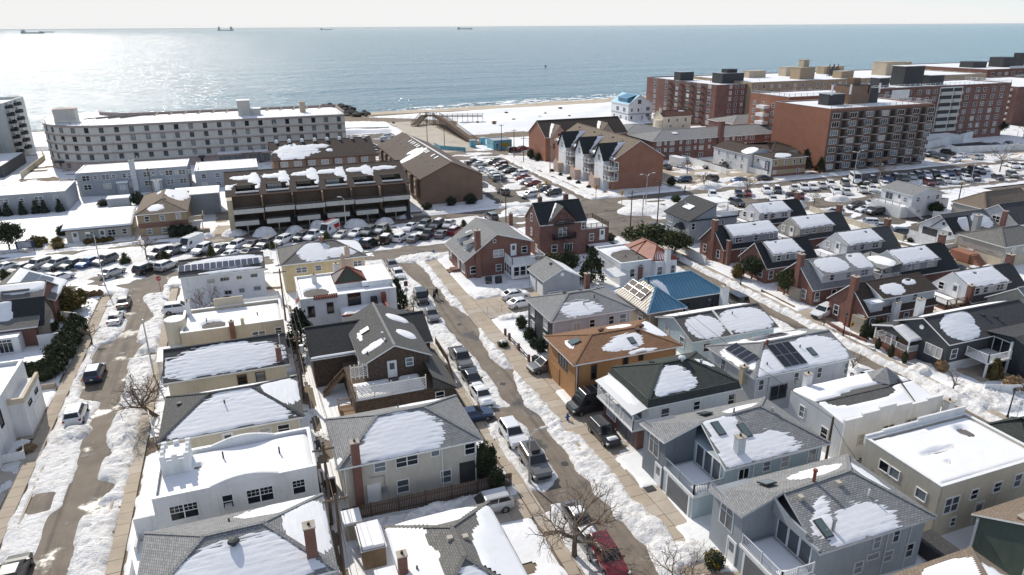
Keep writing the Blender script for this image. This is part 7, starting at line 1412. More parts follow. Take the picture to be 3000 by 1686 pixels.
# --- lifeguard hut, toilets, boardwalk, groyne
b = Bld('beach_hut','turquoise beach hut with flat grey roof beside the boardwalk ramp',(79.6,86.4,230.4,238),3.1,'stucco_white','hut', ov=0); b.wallmat = mk('hut_blue',(0.16,0.42,0.52),0.6,'vert'); b.flat(0.1,'galv','galv')
b.part('mural', MB().box(82.4,85.6,230.36,230.4,0.8,2.2), mk('mural_yellow',(0.45,0.30,0.05),0.7)); b.door('S',81,0.1,1.0,2.1,'door_teal'); b.win('W',[(232.5,1.2,0.9,0.9),(235.8,1.2,0.9,0.9)])
for x, y in ((74.6,238.6),(79.8,243)):
    t_ = thing('ticket_booth','small blue ticket booth at the foot of the ramp','booth', x, y, 0,0,'booths at the ramp'); MB().box(x - 0.9, x + 0.9, y - 0.9, y + 0.9,0,2.4).build('wall','hut_blue', t_); MB().box(x - 1.05, x + 1.05, y - 1.05, y + 1.05,2.4,2.55).build('roof','galv', t_)
fence('blue steel barrier by the beach path',[(62.4,245),(62.6,238),(69.5,230.6)],1.4,'hut_blue',3,0.1, cat='barrier', name='barrier')
rw = thing('boardwalk_ramp','weathered timber boardwalk ramp rising over the dunes to the beach','boardwalk',78,245,0)
pts = [(77.6,242,0.3),(78.4,262,1.3),(79.2,285,2.7),(79.2,306,3.6),(74.6,309,3.6),(68,300,0.6)]
for (a, c) in zip(pts, pts[1:]):
    a = Vector(a); c = Vector(c); n_ = max(2, int((c - a).length / 1.6)); d = (c - a) / n_; mb = MB(); rl = MB()
    for i in range(n_): mb.beam(a + d * i + d * 0.04, a + d * (i + 0.96),3.2,0.15)
    mb.build('deck_plank','wood_pole', rw); side = Vector((-d.y, d.x, 0)).normalized() * 1.55
    for s_ in (side, -side):
        for i in range(0, n_ + 1,1): p = a + d * i + s_; rl.beam((p.x, p.y, -0.3),(p.x, p.y, p.z + 1.1),0.14,0.14)
        rl.beam(a + s_ + Vector((0,0,1.1)), c + s_ + Vector((0,0,1.1)),0.1,0.14); rl.beam(a + s_ + Vector((0,0,0.6)), c + s_ + Vector((0,0,0.6)),0.06,0.1); rl.beam(a + s_ + Vector((0,0,-0.2)), c + s_ + Vector((0,0,-0.2)),0.08,0.4)
    rl.build('railing','fence_wood', rw, uv=False)
side = thing('boardwalk','dark timber landing running along the dune crest from the ramp','boardwalk',80,304,0); mb = MB(); mb.beam((80.8,303.5,3.5),(98,298,3.3),3,0.2)
for i in range(9):
    x, y = 81 + i * 2.1,303.4 - i * 0.66; mb.beam((x, y - 1.4,0),(x, y - 1.4,4.6),0.14,0.14)
mb.beam((80.8,302.1,4.5),(98,296.6,4.3),0.1,0.15); mb.build('deck','fence_wood', side)
def rock_mesh(sd_):
    rg = np.random.default_rng(sd_); mb = MB(); n = 7
    V = [[(math.cos(2 * math.pi * j / n) * math.sin(math.pi * (i + 0.5) / 4) * rg.uniform(0.75,1.2), math.sin(2 * math.pi * j / n) * math.sin(math.pi * (i + 0.5) / 4) * rg.uniform(0.75,1.2), math.cos(math.pi * (i + 0.5) / 4) * rg.uniform(0.6,0.9)) for j in range(n)] for i in range(4)]
    for i in range(3):
        for j in range(n): mb.face([V[i][j], V[i + 1][j], V[i + 1][(j + 1) % n], V[i][(j + 1) % n]])
    mb.face(V[0]); mb.face(V[3][::-1]); return mb.mesh('rock','rock_dark')
mk('rock_dark',(0.05,0.047,0.042),0.85, var=0.4); RM = [rock_mesh(i) for i in range(4)]
gr = thing('rock_groyne','dark boulder groyne running into the surf beside the curved block','groyne',50,385,-0.5); rg = np.random.default_rng(5)
for i in range(85):
    t = rg.random(); cx_, cy_ = 52 - 7 * t + rg.normal(0,3.0),360 + 46 * t + rg.normal(0,2)
    if i > 62: cx_, cy_ = 52 + rg.normal(0,3),345 + rg.random() * 18
    s_ = rg.uniform(0.9,2.2); o = link('rock', RM[i % 4], gr, (cx_ - 50, cy_ - 385, rg.uniform(-0.4,0.9) + 0.4), rg.uniform(0,6),(s_ * 1.2, s_, s_ * 0.8))
# ---------------------------------------------------------------- vehicles
PAINT = dict(w=(0.72,0.73,0.74), k=(0.02,0.021,0.024), g=(0.15,0.15,0.148), l=(0.46,0.46,0.45), r=(0.20,0.012,0.015), m=(0.11,0.012,0.018), b=(0.04,0.10,0.25), n=(0.018,0.04,0.09), e=(0.4,0.34,0.25))
CNAME = dict(w='white', k='black', g='dark grey', l='silver', r='red', m='maroon', b='blue', n='navy', e='beige')
for k, c in PAINT.items(): mk('paint_' + k, c, 0.32,'flat', metal=0.25 if k in 'glnb' else 0.0, spec=0.5, coat=0.7)
mk('trim_plastic',(0.03,0.03,0.03),0.6,'flat')
KIND = {  # stations (x, half width, z low, z belt), cabin (rear base, rear roof, front roof, front base, belt z, roof z, base half width, roof half width), axle x, wheel radius
    's': ([(-2.32,.70,.45,.86),(-2.22,.86,.30,.98),(-1.7,.90,.22,1.03),(-0.9,.91,.20,1.0),(0.9,.91,.20,.97),(1.5,.90,.22,.91),(2.1,.86,.25,.80),(2.32,.68,.36,.66)],(-1.95,-1.0,0.25,1.1,.96,1.43,.84,.64),(-1.38,1.42),.33),
    'u': ([(-2.30,.78,.48,1.0),(-2.22,.90,.36,1.10),(-1.5,.93,.28,1.12),(0.9,.93,.28,1.08),(1.5,.92,.30,1.03),(2.1,.88,.33,.92),(2.32,.72,.42,.76)],(-2.24,-1.85,0.3,1.12,1.08,1.68,.87,.70),(-1.38,1.42),.37),
    'b': ([(-2.50,.86,.5,1.1),(-2.44,.97,.40,1.2),(-1.5,.99,.32,1.2),(1.0,.99,.32,1.18),(1.7,.97,.34,1.14),(2.3,.93,.38,1.04),(2.5,.80,.46,.84)],(-2.46,-2.25,0.45,1.1,1.17,1.86,.93,.80),(-1.5,1.55),.4),
    'j': ([(-2.1,.86,.55,1.1),(-2.05,.93,.5,1.15),(0.6,.93,.48,1.15),(0.9,.80,.5,1.15),(1.95,.72,.55,1.10),(2.1,.70,.55,.9)],(-2.06,-2.0,0.35,0.72,1.13,1.86,.90,.84),(-1.25,1.3),.42),
    'p': ([(-2.85,.90,.5,1.05),(-2.8,.97,.42,1.12),(-1.5,.98,.38,1.14),(1.1,.98,.38,1.14),(1.8,.97,.4,1.12),(2.5,.93,.42,1.02),(2.8,.82,.5,.84)],(-0.95,-0.75,0.6,1.25,1.12,1.86,.92,.76),(-1.8,1.85),.41),
    'v': ([(-2.95,.94,.45,1.25),(-2.9,1.0,.35,1.3),(1.7,1.0,.32,1.3),(2.2,.98,.34,1.24),(2.75,.92,.36,1.1),(2.95,.78,.42,.85)],(-2.93,-2.88,1.35,2.2,1.28,2.6,.97,.86),(-1.8,1.9),.36),
}
KIND['a'] = KIND['v']; KIND['m'] = KIND['v']; KIND['t'] = KIND['v']
KNAME = dict(s='sedan', u='suv', b='large_suv', j='jeep', p='pickup_truck', v='panel_van', a='service_van', m='minibus', t='camper_van')
KWORD = dict(s='sedan', u='SUV', b='large boxy SUV', j='square off-road car', p='pickup truck', v='panel van', a='service van', m='minibus', t='camper van')
CARM = {}
def lerp(a, b, t): return tuple(x + (y - x) * t for x, y in zip(a, b))
def car_meshes(kind):
    if kind in CARM: return CARM[kind]
    st, (rb, rr, fr, fb, zb, zr, wb, wr), ax, wrad = KIND[kind]
    body = MB()
    def ring(x, w, z0, z1): return [(x, -w * .90, z0),(x, -w, z0 + (z1 - z0) * .35),(x, -w, z0 + (z1 - z0) * .75),(x, -w * .90, z1),(x, w * .90, z1),(x, w, z0 + (z1 - z0) * .75),(x, w, z0 + (z1 - z0) * .35),(x, w * .90, z0)]
    rs = [ring(*s_) for s_ in st]
    for A, B in zip(rs, rs[1:]):
        for i in range(8): body.face([A[i], A[(i + 1) % 8], B[(i + 1) % 8], B[i]][::-1])
    body.face(rs[0]); body.face(rs[-1][::-1])
    zf = max(s_[3] for s_ in st if s_[0] < fb + 0.4) - 0.06
    C8 = {'bl': (rb, wb, zf),'br': (rb, -wb, zf),'fl': (fb, wb, zf),'frr': (fb, -wb, zf),'tbl': (rr, wr, zr - .03),'tbr': (rr, -wr, zr - .03),'tfl': (fr, wr, zr - .03),'tfr': (fr, -wr, zr - .03)}
    q = C8; ws = [q['frr'], q['fl'], q['tfl'], q['tfr']]; rw = [q['bl'], q['br'], q['tbr'], q['tbl']]; sl_ = [q['fl'], q['bl'], q['tbl'], q['tfl']]; sr = [q['br'], q['frr'], q['tfr'], q['tbr']]
    for f in (ws, rw, sl_, sr): body.face(f)
    m_ = 0.07; top = [(rr + .05,-wr + m_, zr),(fr - .06,-wr + m_, zr),(fr - .06, wr - m_, zr),(rr + .05, wr - m_, zr)]; edge = [q['tbr'], q['tfr'], q['tfl'], q['tbl']]
    body.face(top)
    for i in range(4): body.face([edge[i], edge[(i + 1) % 4], top[(i + 1) % 4], top[i]])
    for s_ in (-1,1): body.box(fb - .35, fb - .2, s_ * (wb + .1) - .1, s_ * (wb + .1) + .1, zf + .02, zf + .16)
    def inset(P, u0, u1, v0, v1, off=0.012):
        n = Vector(newell(P)); f = lambda u, v: Vector(lerp(lerp(P[0], P[1], u), lerp(P[3], P[2], u), v)) + n * off
        return [f(u0, v0), f(u1, v0), f(u1, v1), f(u0, v1)]
    R_ = {'body': body.mesh('body','paint_w', uv=False)}
    def g(name, P, mat='car_glass'): R_[name] = MB().face(P).mesh(name.split('#')[0], mat, uv=False)
    g('windshield', inset(ws, .05,.95,.12,.93)); 
    if kind in 'subjpm': g('rear_window', inset(rw, .08,.92,.2,.9))
    if kind in 'subj':
        for nm, P, fl in (('#l', sl_, 0),('#r', sr, 1)):
            sp = .54 if not fl else .46
            g('side_window' + nm + '1', inset(P, .07 if not fl else .06, sp - .015,.25,.88)); g('side_window' + nm + '2', inset(P, sp + .015,.94,.25,.88))
    elif kind == 'p':
        for nm, P in (('#l', sl_),('#r', sr)): g('side_window' + nm, inset(P, .12,.9,.25,.88))
    elif kind == 'm':
        for nm, P, fl in (('#l', sl_, 0),('#r', sr, 1)):
            for i in range(5): g('side_window%s%d' % (nm, i), inset(P, .05 + .185 * i, .05 + .185 * i + .165,.3,.8))
    else:
        for nm, P, fl in (('#l', sl_, 0),('#r', sr, 1)): g('side_window' + nm, inset(P, *((.10,.26) if not fl else (.74,.90)),.05,.5))
    hl = st[-1]; tl = st[0]
    for s_ in (-1,1):
        R_['headlight#%d' % s_] = MB().box(hl[0] - .28, hl[0] - .06, s_ * hl[1] * 1.08 - .13, s_ * hl[1] * 1.08 + .13, hl[3] - .1, hl[3] + .07).mesh('headlight','lamp_glass', uv=False)
        R_['taillight#%d' % s_] = MB().box(tl[0] - .015, tl[0] + .1, s_ * tl[1] * .98 - .12, s_ * tl[1] * .98 + .12, tl[3] - .2, tl[3] + .02).mesh('taillight','tail_red', uv=False)
    R_['grille'] = MB().box(hl[0] - .03, hl[0] + .02,-hl[1] * .75, hl[1] * .75, hl[2] + .02, hl[3] - .12).mesh('grille','trim_plastic', uv=False)
    R_['plate'] = MB().box(tl[0] - .03, tl[0],-.16,.16, tl[2] + .18, tl[2] + .32).mesh('licence_plate','plate', uv=False)
    if kind == 'p': R_['load_bed'] = MB().box(-2.7,-1.0,-.78,.78,1.13,1.155).mesh('load_bed','trim_plastic', uv=False)
    if kind == 'j': R_['spare_wheel'] = MB().tube((-2.1,0,.95),(-2.32,0,.95),.4,.4,14).mesh('spare_wheel','tyre', uv=False)
    if kind in 'va':
        rk = MB()
        for x in (-2.2,-1.2,-.2,.8): rk.beam((x, -.8, zr + .1),(x, .8, zr + .1),.07,.07)
        R_['roof_rack'] = rk.mesh('roof_rack','galv', uv=False)
    if kind == 'a':
        ld = MB()
        for y in (-.45,-.1): ld.beam((-2.8, y, zr + .22),(1.2, y, zr + .22),.06,.08)
        for i in range(10): ld.beam((-2.6 + i * .4,-.45, zr + .22),(-2.6 + i * .4,-.1, zr + .22),.05,.05)
        R_['ladder'] = ld.mesh('ladder','tail_red', uv=False)
        lv = MB()
        for s_ in (-1,1): lv.face([(-2.7, s_ * 1.012,.75),(-1.2, s_ * 1.012,.75),(-.4, s_ * .93,2.0),(-2.7, s_ * .93,2.0)][::s_])
        R_['livery'] = lv.mesh('livery',['tail_red'], uv=False)
    if kind == 't': R_['camper_box'] = MB().box(-2.95,2.1,-1.15,1.15,1.2,3.1).mesh('camper_box','white_paint', uv=False)
    w = MB().tube((0,-.12,0),(0,.12,0), wrad, wrad, 14,0); R_['_wheel'] = w.mesh('wheel','tyre', uv=False)
    rm = MB()
    for s_ in (-1,1): rm.tube((0, s_ * .10,0),(0, s_ * .126,0), wrad * .62, wrad * .58,10)
    R_['_rim'] = rm.mesh('rim','rim', uv=False); R_['_ax'] = (ax, wrad, st[2][1] - .11); R_['_zr'] = (rr, fr, wr, zr); CARM[kind] = R_; return R_
PLACE = dict(aw='angle parked before the dark balcony block', ae='nose-in along the avenue behind the yellow house', s1='at the kerb of the left side street', s2='in the snowy kerb row of the centre street',
             dw='', hl='in the walled lot by the white house', ar='in the parking row facing the brown brick block', **{'as': 'in the avenue parking row along the sports field','bl': 'in the court beside the brown brick block',
             'pl': 'in the snowy lot beside the town houses','tl': 'in the yard behind the brick town houses','fm': 'in the avenue parking next to the grey pergola house','bh': 'in the beach lot behind the brown gable block','av': 'driving up to the avenue crossing'})
SPECIAL = {(19.1,63.5): 'navy sedan nosing out beside the cream house with grey hip roof',(15.7,48.5): 'silver SUV on the driveway behind the dark picket fence',(31.1,71.5): 'dark grey SUV tucked under the orange brown house',
           (32.2,60.8): 'black van backed up beside the white balcony house',(30.7,55.2): 'black crossover with snow on its hood below the white balcony',(36.3,95.7): 'white sedan with dark glass roof next to garage doors',(36,92.2): 'white hatchback on concrete pad by the chain fence',
           (75.7,72.6): 'white crossover turning into the brick cape driveway',(66.8,81.5): 'black large SUV parked beside the blue metal roofed house',(65.7,54.8): 'white rounded car at the kerb of the right street',(119.6,86.4): 'black sedan under the white cape porch steps',
           (110.7,79.9): 'black sedan in the yard near tan house steps',(77.8,121.8): 'black sedan beside the grey pergola house entry',(76.2,118.1): 'white SUV beside the grey pergola house entry',(22,52.8): 'dark grey wagon with black roof box under the street lamp',
           (21.8,58.4): 'white SUV with sunroof parked ahead of roof box wagon',(22.5,39): 'red SUV under the big bare tree',(21.9,77.1): 'grey pickup loaded with tools along the centre street',(22.2,99.5): 'black off-road car beside three standing people',(21,89.7) if 0 else (-21,89.7): 'navy SUV driving up the left street',(-12.7,108.7): 'white SUV behind the beige flat roofed house',(-21.3,79.5): 'white SUV parked at the left street driveway',(13.5,143.6): 'white service van with red ladders on its roof',(-12.6,143.1): 'white panel van with roof rack beside tan brick house'}
def car(i, x, y, hd, kind, colr, place):
    M_ = car_meshes(kind); near = y < 125
    lab = SPECIAL.get((x, y)) or '%s %s %s' % (CNAME[colr], KWORD[kind], PLACE[place])
    z = 0.0
    t = thing(KNAME[kind], lab, 'car' if kind in 'subj' else {'p': 'pickup','v': 'van','a': 'van','m': 'minibus','t': 'camper'}[kind], x, y, z, R(hd + random.uniform(-3,3)),'vehicles parked and driving in the streets')
    ORIG[t.name] = (0,0,0)
    for nm, me in M_.items():
        if nm[0] == '_' or (not near and nm in ('plate','grille')): continue
        o = link(me.name.split('.')[0], me, t)
        if nm == 'body': o.material_slots[0].link = 'OBJECT'; o.material_slots[0].material = MATS['paint_' + colr]
    ax, wr, wy = M_['_ax']
    for a in ax:
        for s_ in (-1,1):
            w = link('wheel', M_['_wheel'], t, (a, s_ * wy, wr)); link('rim', M_['_rim'], w)
    rr, fr, rw, zr = M_['_zr']; rnd = random.random()
    if place in ('aw','ae','ar','as','pl') and rnd < 0.42 or (x, y) in ((21.3,112.4),(21.4,67.3),(22.4,43.8),(22.1,41.2),(-21.3,79.5),(-21.2,108.3)):
        P = [(rr + .1,-rw + .1, zr),(fr - .1,-rw + .1, zr),(fr - .1, rw - .1, zr),(rr + .1, rw - .1, zr)]; ORIG[t.name] = (0,0,0)
        snow(t, P, None, th=0.09, res=0.18, edge=0.15, amp=0.3, rip=0, nsc=0.8, name='snow_cap')
    if kind in 'su' and ((x, y) in ((30.7,55.2),(21.6,71.4),(21.4,67.3),(22.1,41.2),(21.3,112.4)) or rnd > 0.6 and place != 's1'):
        ORIG[t.name] = (0,0,0); st = KIND[kind][0]; a, b = st[-3], st[-2]; za, zb_ = a[3] + .01, b[3] + .01
        snow(t, [(a[0] - .1,-.6, za + .01),(b[0] - .1,-.6, zb_ + .03),(b[0] - .1,.6, zb_ + .03),(a[0] - .1,.6, za + .01)],[(0.5,0.5,0.5,0.48)], th=0.09, res=0.14, edge=0.12, amp=0.3, rip=0, nsc=0.6, name='snow_cap')
    if (x, y) == (22,52.8): MB().box(-1.3,.3,-.42,.42, zr + .08, zr + .42).build('roof_box','trim_plastic', t, org=None)
for i, c in enumerate(CARS): car(i, *c)
# ---------------------------------------------------------------- trees and shrubs
for nm, a, b in (('yew',(0.022,0.036,0.018),(0.05,0.055,0.025)),('pine',(0.035,0.055,0.022),(0.075,0.085,0.032)),('olive',(0.085,0.075,0.025),(0.12,0.09,0.03)),('gold',(0.20,0.13,0.02),(0.12,0.10,0.025)),('spruce',(0.018,0.032,0.024),(0.04,0.05,0.03)),('straw',(0.30,0.20,0.10),(0.22,0.14,0.08)),('flower',(0.62,0.42,0.03),(0.5,0.3,0.02))): mk('leaf_' + nm, a, 0.8,'foliage', b)
def leaf_mesh(name, shape, n, size, mats, seed, prm=None):
    rg = np.random.default_rng(seed); V = []; F = []; Mi = []
    cl = [shape(rg, True) for _ in range(max(6, n // 45))]
    for i in range(n):
        p = Vector(shape(rg, False))
        if rg.random() < 0.75:
            c = Vector(cl[rg.integers(len(cl))]); p = c + Vector(rg.normal(0,1,3)) * (prm or 0.16)
        s_ = size * rg.uniform(0.6,1.5); a = Vector(rg.normal(0,1,3)).normalized(); b = Vector(rg.normal(0,1,3)).cross(a).normalized(); k = len(V)
        V += [p - a * s_ * .5 - b * s_ * .22, p + a * s_ * .1 - b * s_ * .36, p + a * s_ * .6, p + b * s_ * .34]; F.append((k, k + 1, k + 2, k + 3)); Mi.append(int(rg.random() < 0.25) if len(mats) > 1 else 0)
    me = bpy.data.meshes.new(name); me.from_pydata([tuple(v) for v in V],[], F)
    for m_ in mats: me.materials.append(MATS[m_])
    me.polygons.foreach_set('material_index', Mi); me.update(); return me
def ball(rg, c):
    d = rg.normal(0,1,3); d /= np.linalg.norm(d); r = rg.uniform(0.72,1.0) if not c else rg.uniform(0.8,0.98)
    d = d * r; return (d[0] * 0.5, d[1] * 0.5,0.5 + d[2] * 0.5)
def cone(rg, c):
    z = rg.random() ** 1.25; a = rg.uniform(0,2 * math.pi); r = (1 - z) ** 0.8 * rg.uniform(0.75,1.0) * 0.5 + 0.02; return (r * math.cos(a), r * math.sin(a), z)
def column(rg, c):
    z = rg.random(); a = rg.uniform(0,2 * math.pi); r = 0.5 * min(1,(1 - z) * 3.2,0.55 + z * 2) * rg.uniform(0.8,1); return (r * math.cos(a), r * math.sin(a), z)
def crown(rg, c):
    while True:
        p = rg.uniform(-1,1,3)
        if np.linalg.norm(p) < 1: break
    p[2] = abs(p[2]) ** 1.4 * np.sign(p[2]); return (p[0] * 0.5, p[1] * 0.5,0.62 + p[2] * 0.36)
LM = {}
def foliage(kind, mat, seed=0):
    k = (kind, mat, seed)
    if k not in LM:
        second = {'yew': 'leaf_pine','pine': 'leaf_olive','olive': 'leaf_gold','spruce': 'leaf_yew','gold': 'leaf_olive','straw': 'leaf_straw','flower': 'leaf_flower'}[mat]
        fn, n, sz, pr = {'ball': (ball, 1500,.085,.07),'cone': (cone, 1500,.075,.05),'column': (column, 1500,.085,.05),'crown': (crown, 2600,.055,.055)}[kind]
        LM[k] = leaf_mesh('foliage', fn, n, sz, ['leaf_' + mat, second], seed + 3, pr)
    return LM[k]
CORE = {}
def core(kind):
    if kind not in CORE:
        mb = MB(); n = 9; prof = {'ball': [(0.02,.1),(.15,.34),(.4,.43),(.7,.38),(.9,.2),(.97,.02)],'cone': [(0.02,.38),(.2,.36),(.5,.22),(.8,.08),(.95,.01)],'column': [(0.02,.28),(.3,.42),(.7,.36),(.92,.1)]}[kind]
        rg = np.random.default_rng(8); rings = [[(r * rg.uniform(.85,1.1) * math.cos(2 * math.pi * i / n), r * rg.uniform(.85,1.1) * math.sin(2 * math.pi * i / n), z) for i in range(n)] for z, r in prof]
        for A, B in zip(rings, rings[1:]):
            for i in range(n): mb.face([A[i], A[(i + 1) % n], B[(i + 1) % n], B[i]])
        mb.face(rings[-1]); CORE[kind] = mb
    return CORE[kind]
COREM = {}
def shrub(label, x, y, w, h, kind='ball', mat='yew', d=None, name=None, group=None, z=0.0, seed=0, snowy=False):
    nm = name or {'ball': 'round_shrub','cone': 'conical_shrub','column': 'columnar_shrub'}[kind]
    t = thing(nm, label, 'shrub', x, y, z, 0, group)
    if (kind, mat) not in COREM: COREM[kind, mat] = core(kind).mesh('inner_leaves','leaf_' + mat, uv=False)
    rz = random.uniform(0,6)
    f = link('foliage', foliage(kind, mat, seed), t, (0,0,0), rz if d is None else 0,(w, d or w, h)); link('inner_leaves', COREM[kind, mat], t, (0,0,0), rz if d is None else 0,(w * .93,(d or w) * .93, h * .95))
    if snowy: snow(t, [(x - w * .3, y - (d or w) * .3, z + h * .86),(x + w * .3, y - (d or w) * .3, z + h * .86),(x + w * .3, y + (d or w) * .3, z + h * .86),(x - w * .3, y + (d or w) * .3, z + h * .86)],[(0.5,0.5,0.5,0.5)], th=h * .2, res=.15, rip=0, amp=.4, nsc=.8, name='snow_cap')
    return t
def bare_tree(label, x, y, h, spread, seed, r0=0.16, fork=0.28, lean=(0,0), depth=5, up=0.35, name='bare_tree', mat='bark', thin=0.011):
    rg = np.random.default_rng(seed); tr = MB(); tw = MB(); cat_ = 'tree'
    t = thing(name, label, cat_, x, y, 0)
    def grow(p, d, L_, r, lev):
        n = 3 if lev < 2 else 2; q = p
        for i in range(n):
            d2 = (d + Vector(rg.normal(0,0.16 + .04 * lev, 3)) + Vector((0,0, up * .10))).normalized(); e = q + d2 * (L_ / n); ra = max(thin, r * (1 - .25 * i / n)); rb = max(thin, r * (1 - .25 * (i + 1) / n))
            (tr if lev < 2 else tw).tube(q, e, ra, rb, 6 if lev < 2 else (4 if lev < 4 else 3),0, False); q = e; d = d2
            if lev >= 1 and i < n - 1 and lev < depth and rg.random() < .8: branch(q, d, L_ * .62, r * .5, lev + 1, rg.uniform(.6,1.2))
        if lev < depth:
            for k in range(3 if lev < 3 else 2): branch(q, d, L_ * rg.uniform(.62,.85), r * rg.uniform(.5,.68), lev + 1, rg.uniform(.35,.85))
    def branch(p, d, L_, r, lev, ang):
        a = d.orthogonal().normalized(); b = d.cross(a); th_ = rg.uniform(0,2 * math.pi); s_ = (a * math.cos(th_) + b * math.sin(th_)); v = (d * math.cos(ang) + s_ * math.sin(ang)); v.z = v.z * 0.8 + .1; grow(p, v.normalized(), L_, max(thin, r), lev)
    base = Vector((x, y, -.05)); top = base + Vector((lean[0], lean[1], h * fork)); mid = base.lerp(top, .5) + Vector(rg.normal(0,.05,3))
    tr.tube(base, mid, r0 * 1.25, r0,8,0, False).tube(mid, top, r0, r0 * .92,8,0, False)
    for k in range(5):
        a = 2 * math.pi * (k + rg.uniform(-.25,.25)) / 5; d = Vector((math.cos(a) * spread, math.sin(a) * spread, h * (.28 + .25 * rg.random()))).normalized(); grow(top - Vector((0,0,.1 * k)), d, (spread + h * .25) * .36, r0 * .55,1)
    tr.build('trunk', mat, t, uv=False); tw.build('crown','twig', t, uv=False); return t
bare_tree('big spreading bare tree over the snowy cars on the centre street',20.4,40.6,5.8,3.4,4,0.21,.36, depth=5, thin=0.013)
bare_tree('gnarled leaning bare tree by the cream hip roofed house',-13.0,76.6,4.6,3.0,9,0.2,.45,(-1.2,-.6), depth=5, thin=0.014)
bare_tree('dense many stemmed bare shrub tree in front of solar panel house',-8.6,107.0,4.2,2.6,12,0.12,.12, depth=5, thin=0.016, up=.7)
for i, (x, y, h_, lab) in enumerate(((-23.2,101,3.6,'thin young bare tree by the left street hedge'),(-20,138.8,5.6,'pale bare tree on the avenue median'),(20.1,96.0,3.0,'thin sapling beside the black off-road car'),(117,169,4.4,'small bare tree in the yard behind town houses'),(110.7,152,4.6,'bare tree at the avenue edge by the snow pile'),(114.7,139.6,6.5,'bare tree in the median near red car'),(201.5,138,8.5,'broad bare tree beside the white cars of the far parking row'),(157.8,138.7,6.5,'bare tree beside the white minibus'),(123.9,126.8,4.0,'small bare tree on the lot corner'),(96.0,110.4,6.5,'grey bare tree in front of white cape'),(65.6,57,3.4,'sapling by the white rounded car'),(72.8,49.2,3.2,'sapling in the snow bank by the picket fence'),(72.6,69.2,2.6,'slim bare tree beside brick planter'),(86.5,126.5,4,'bare tree beside the leaning utility pole'),(268,178,7,'bare tree by the pool court'))):
    bare_tree(lab, x, y, h_, h_ * .42,30 + i, 0.05 + h_ * .011,.4, depth=4 if h_ > 4 else 3, thin=0.02 if y > 120 else 0.014)
bare_tree('bare forked tree at the lower edge of the centre street',25.4,33.4,4.4,2.6,77,0.13,.3, depth=5, thin=0.014)
def conifer(label, x, y, h, w, mat='pine', seed=0, trunk=.2, z0=.18):
    t = thing('pine_tree', label, 'tree', x, y, 0); MB().tube((x, y, -.1),(x, y, h * .8),.16,.05,7).build('trunk','bark', t, uv=False); link('crown', foliage('crown' if trunk > .25 else 'cone', mat, seed), t, (0,0, h * (.0 if trunk > .25 else z0)), random.uniform(0,6),(w, w, h if trunk > .25 else h * (1 - z0)))
    link('crown', foliage('crown' if trunk > .25 else 'cone', mat, seed + 1), t, (w * .06,0, h * (.0 if trunk > .25 else z0)), random.uniform(0,6),(w * .8, w * .8, h * (.95 if trunk > .25 else .8))); return t
conifer('tall dark spruce in the alley beside the Spanish style house',3.4,88.6,5.6,4.6,'spruce',0); conifer('loose conifer at the corner of the white Spanish style house',17.9,97.0,5.2,3.4,'yew',1); conifer('broad shaggy pine between red tiled house and grey pergola house',67.6,108.6,5.4,9.0,'pine',2,.3)
conifer('second shaggy pine behind the red tiled house',71.6,105.2,4.8,6.0,'pine',3,.3); conifer('dark yew tree beside the white flat roofed house',50.4,97.4,6.2,4.2,'yew',4); conifer('dark yew tree behind the grey garage',47.6,101.4,5.0,4.6,'yew',5,.3); conifer('olive brushy tree behind the garage and brick house',45.2,104,4.0,4.4,'olive',2,.3)
conifer('scraggly pine in front of the brick cape',76.0,81.2,4.6,3.6,'pine',6,.3); conifer('rounded evergreen tree by the navy roofed cape',76.2,89.2,4.4,4.4,'yew',7,.3); conifer('evergreen beside the white two storey house',140.6,108.4,3.4,3.6,'yew',8,.3); conifer('broad evergreen tree near the sign on the snowy lawn',-45.6,155.5,5.6,5.6,'yew',9,.3)
conifer('dark evergreen at the corner of the brown brick block',149.6,158.6,6.4,4.6,'spruce',1); conifer('evergreen between white flats and brown brick block',152,155.2,4.6,3.4,'yew',2); conifer('dark evergreen clump at the end of the long red block',268,189,6,8,'spruce',3,.3); conifer('evergreen by the field edge behind white house',150.4,104.4,3.4,4.6,'yew',4,.3)
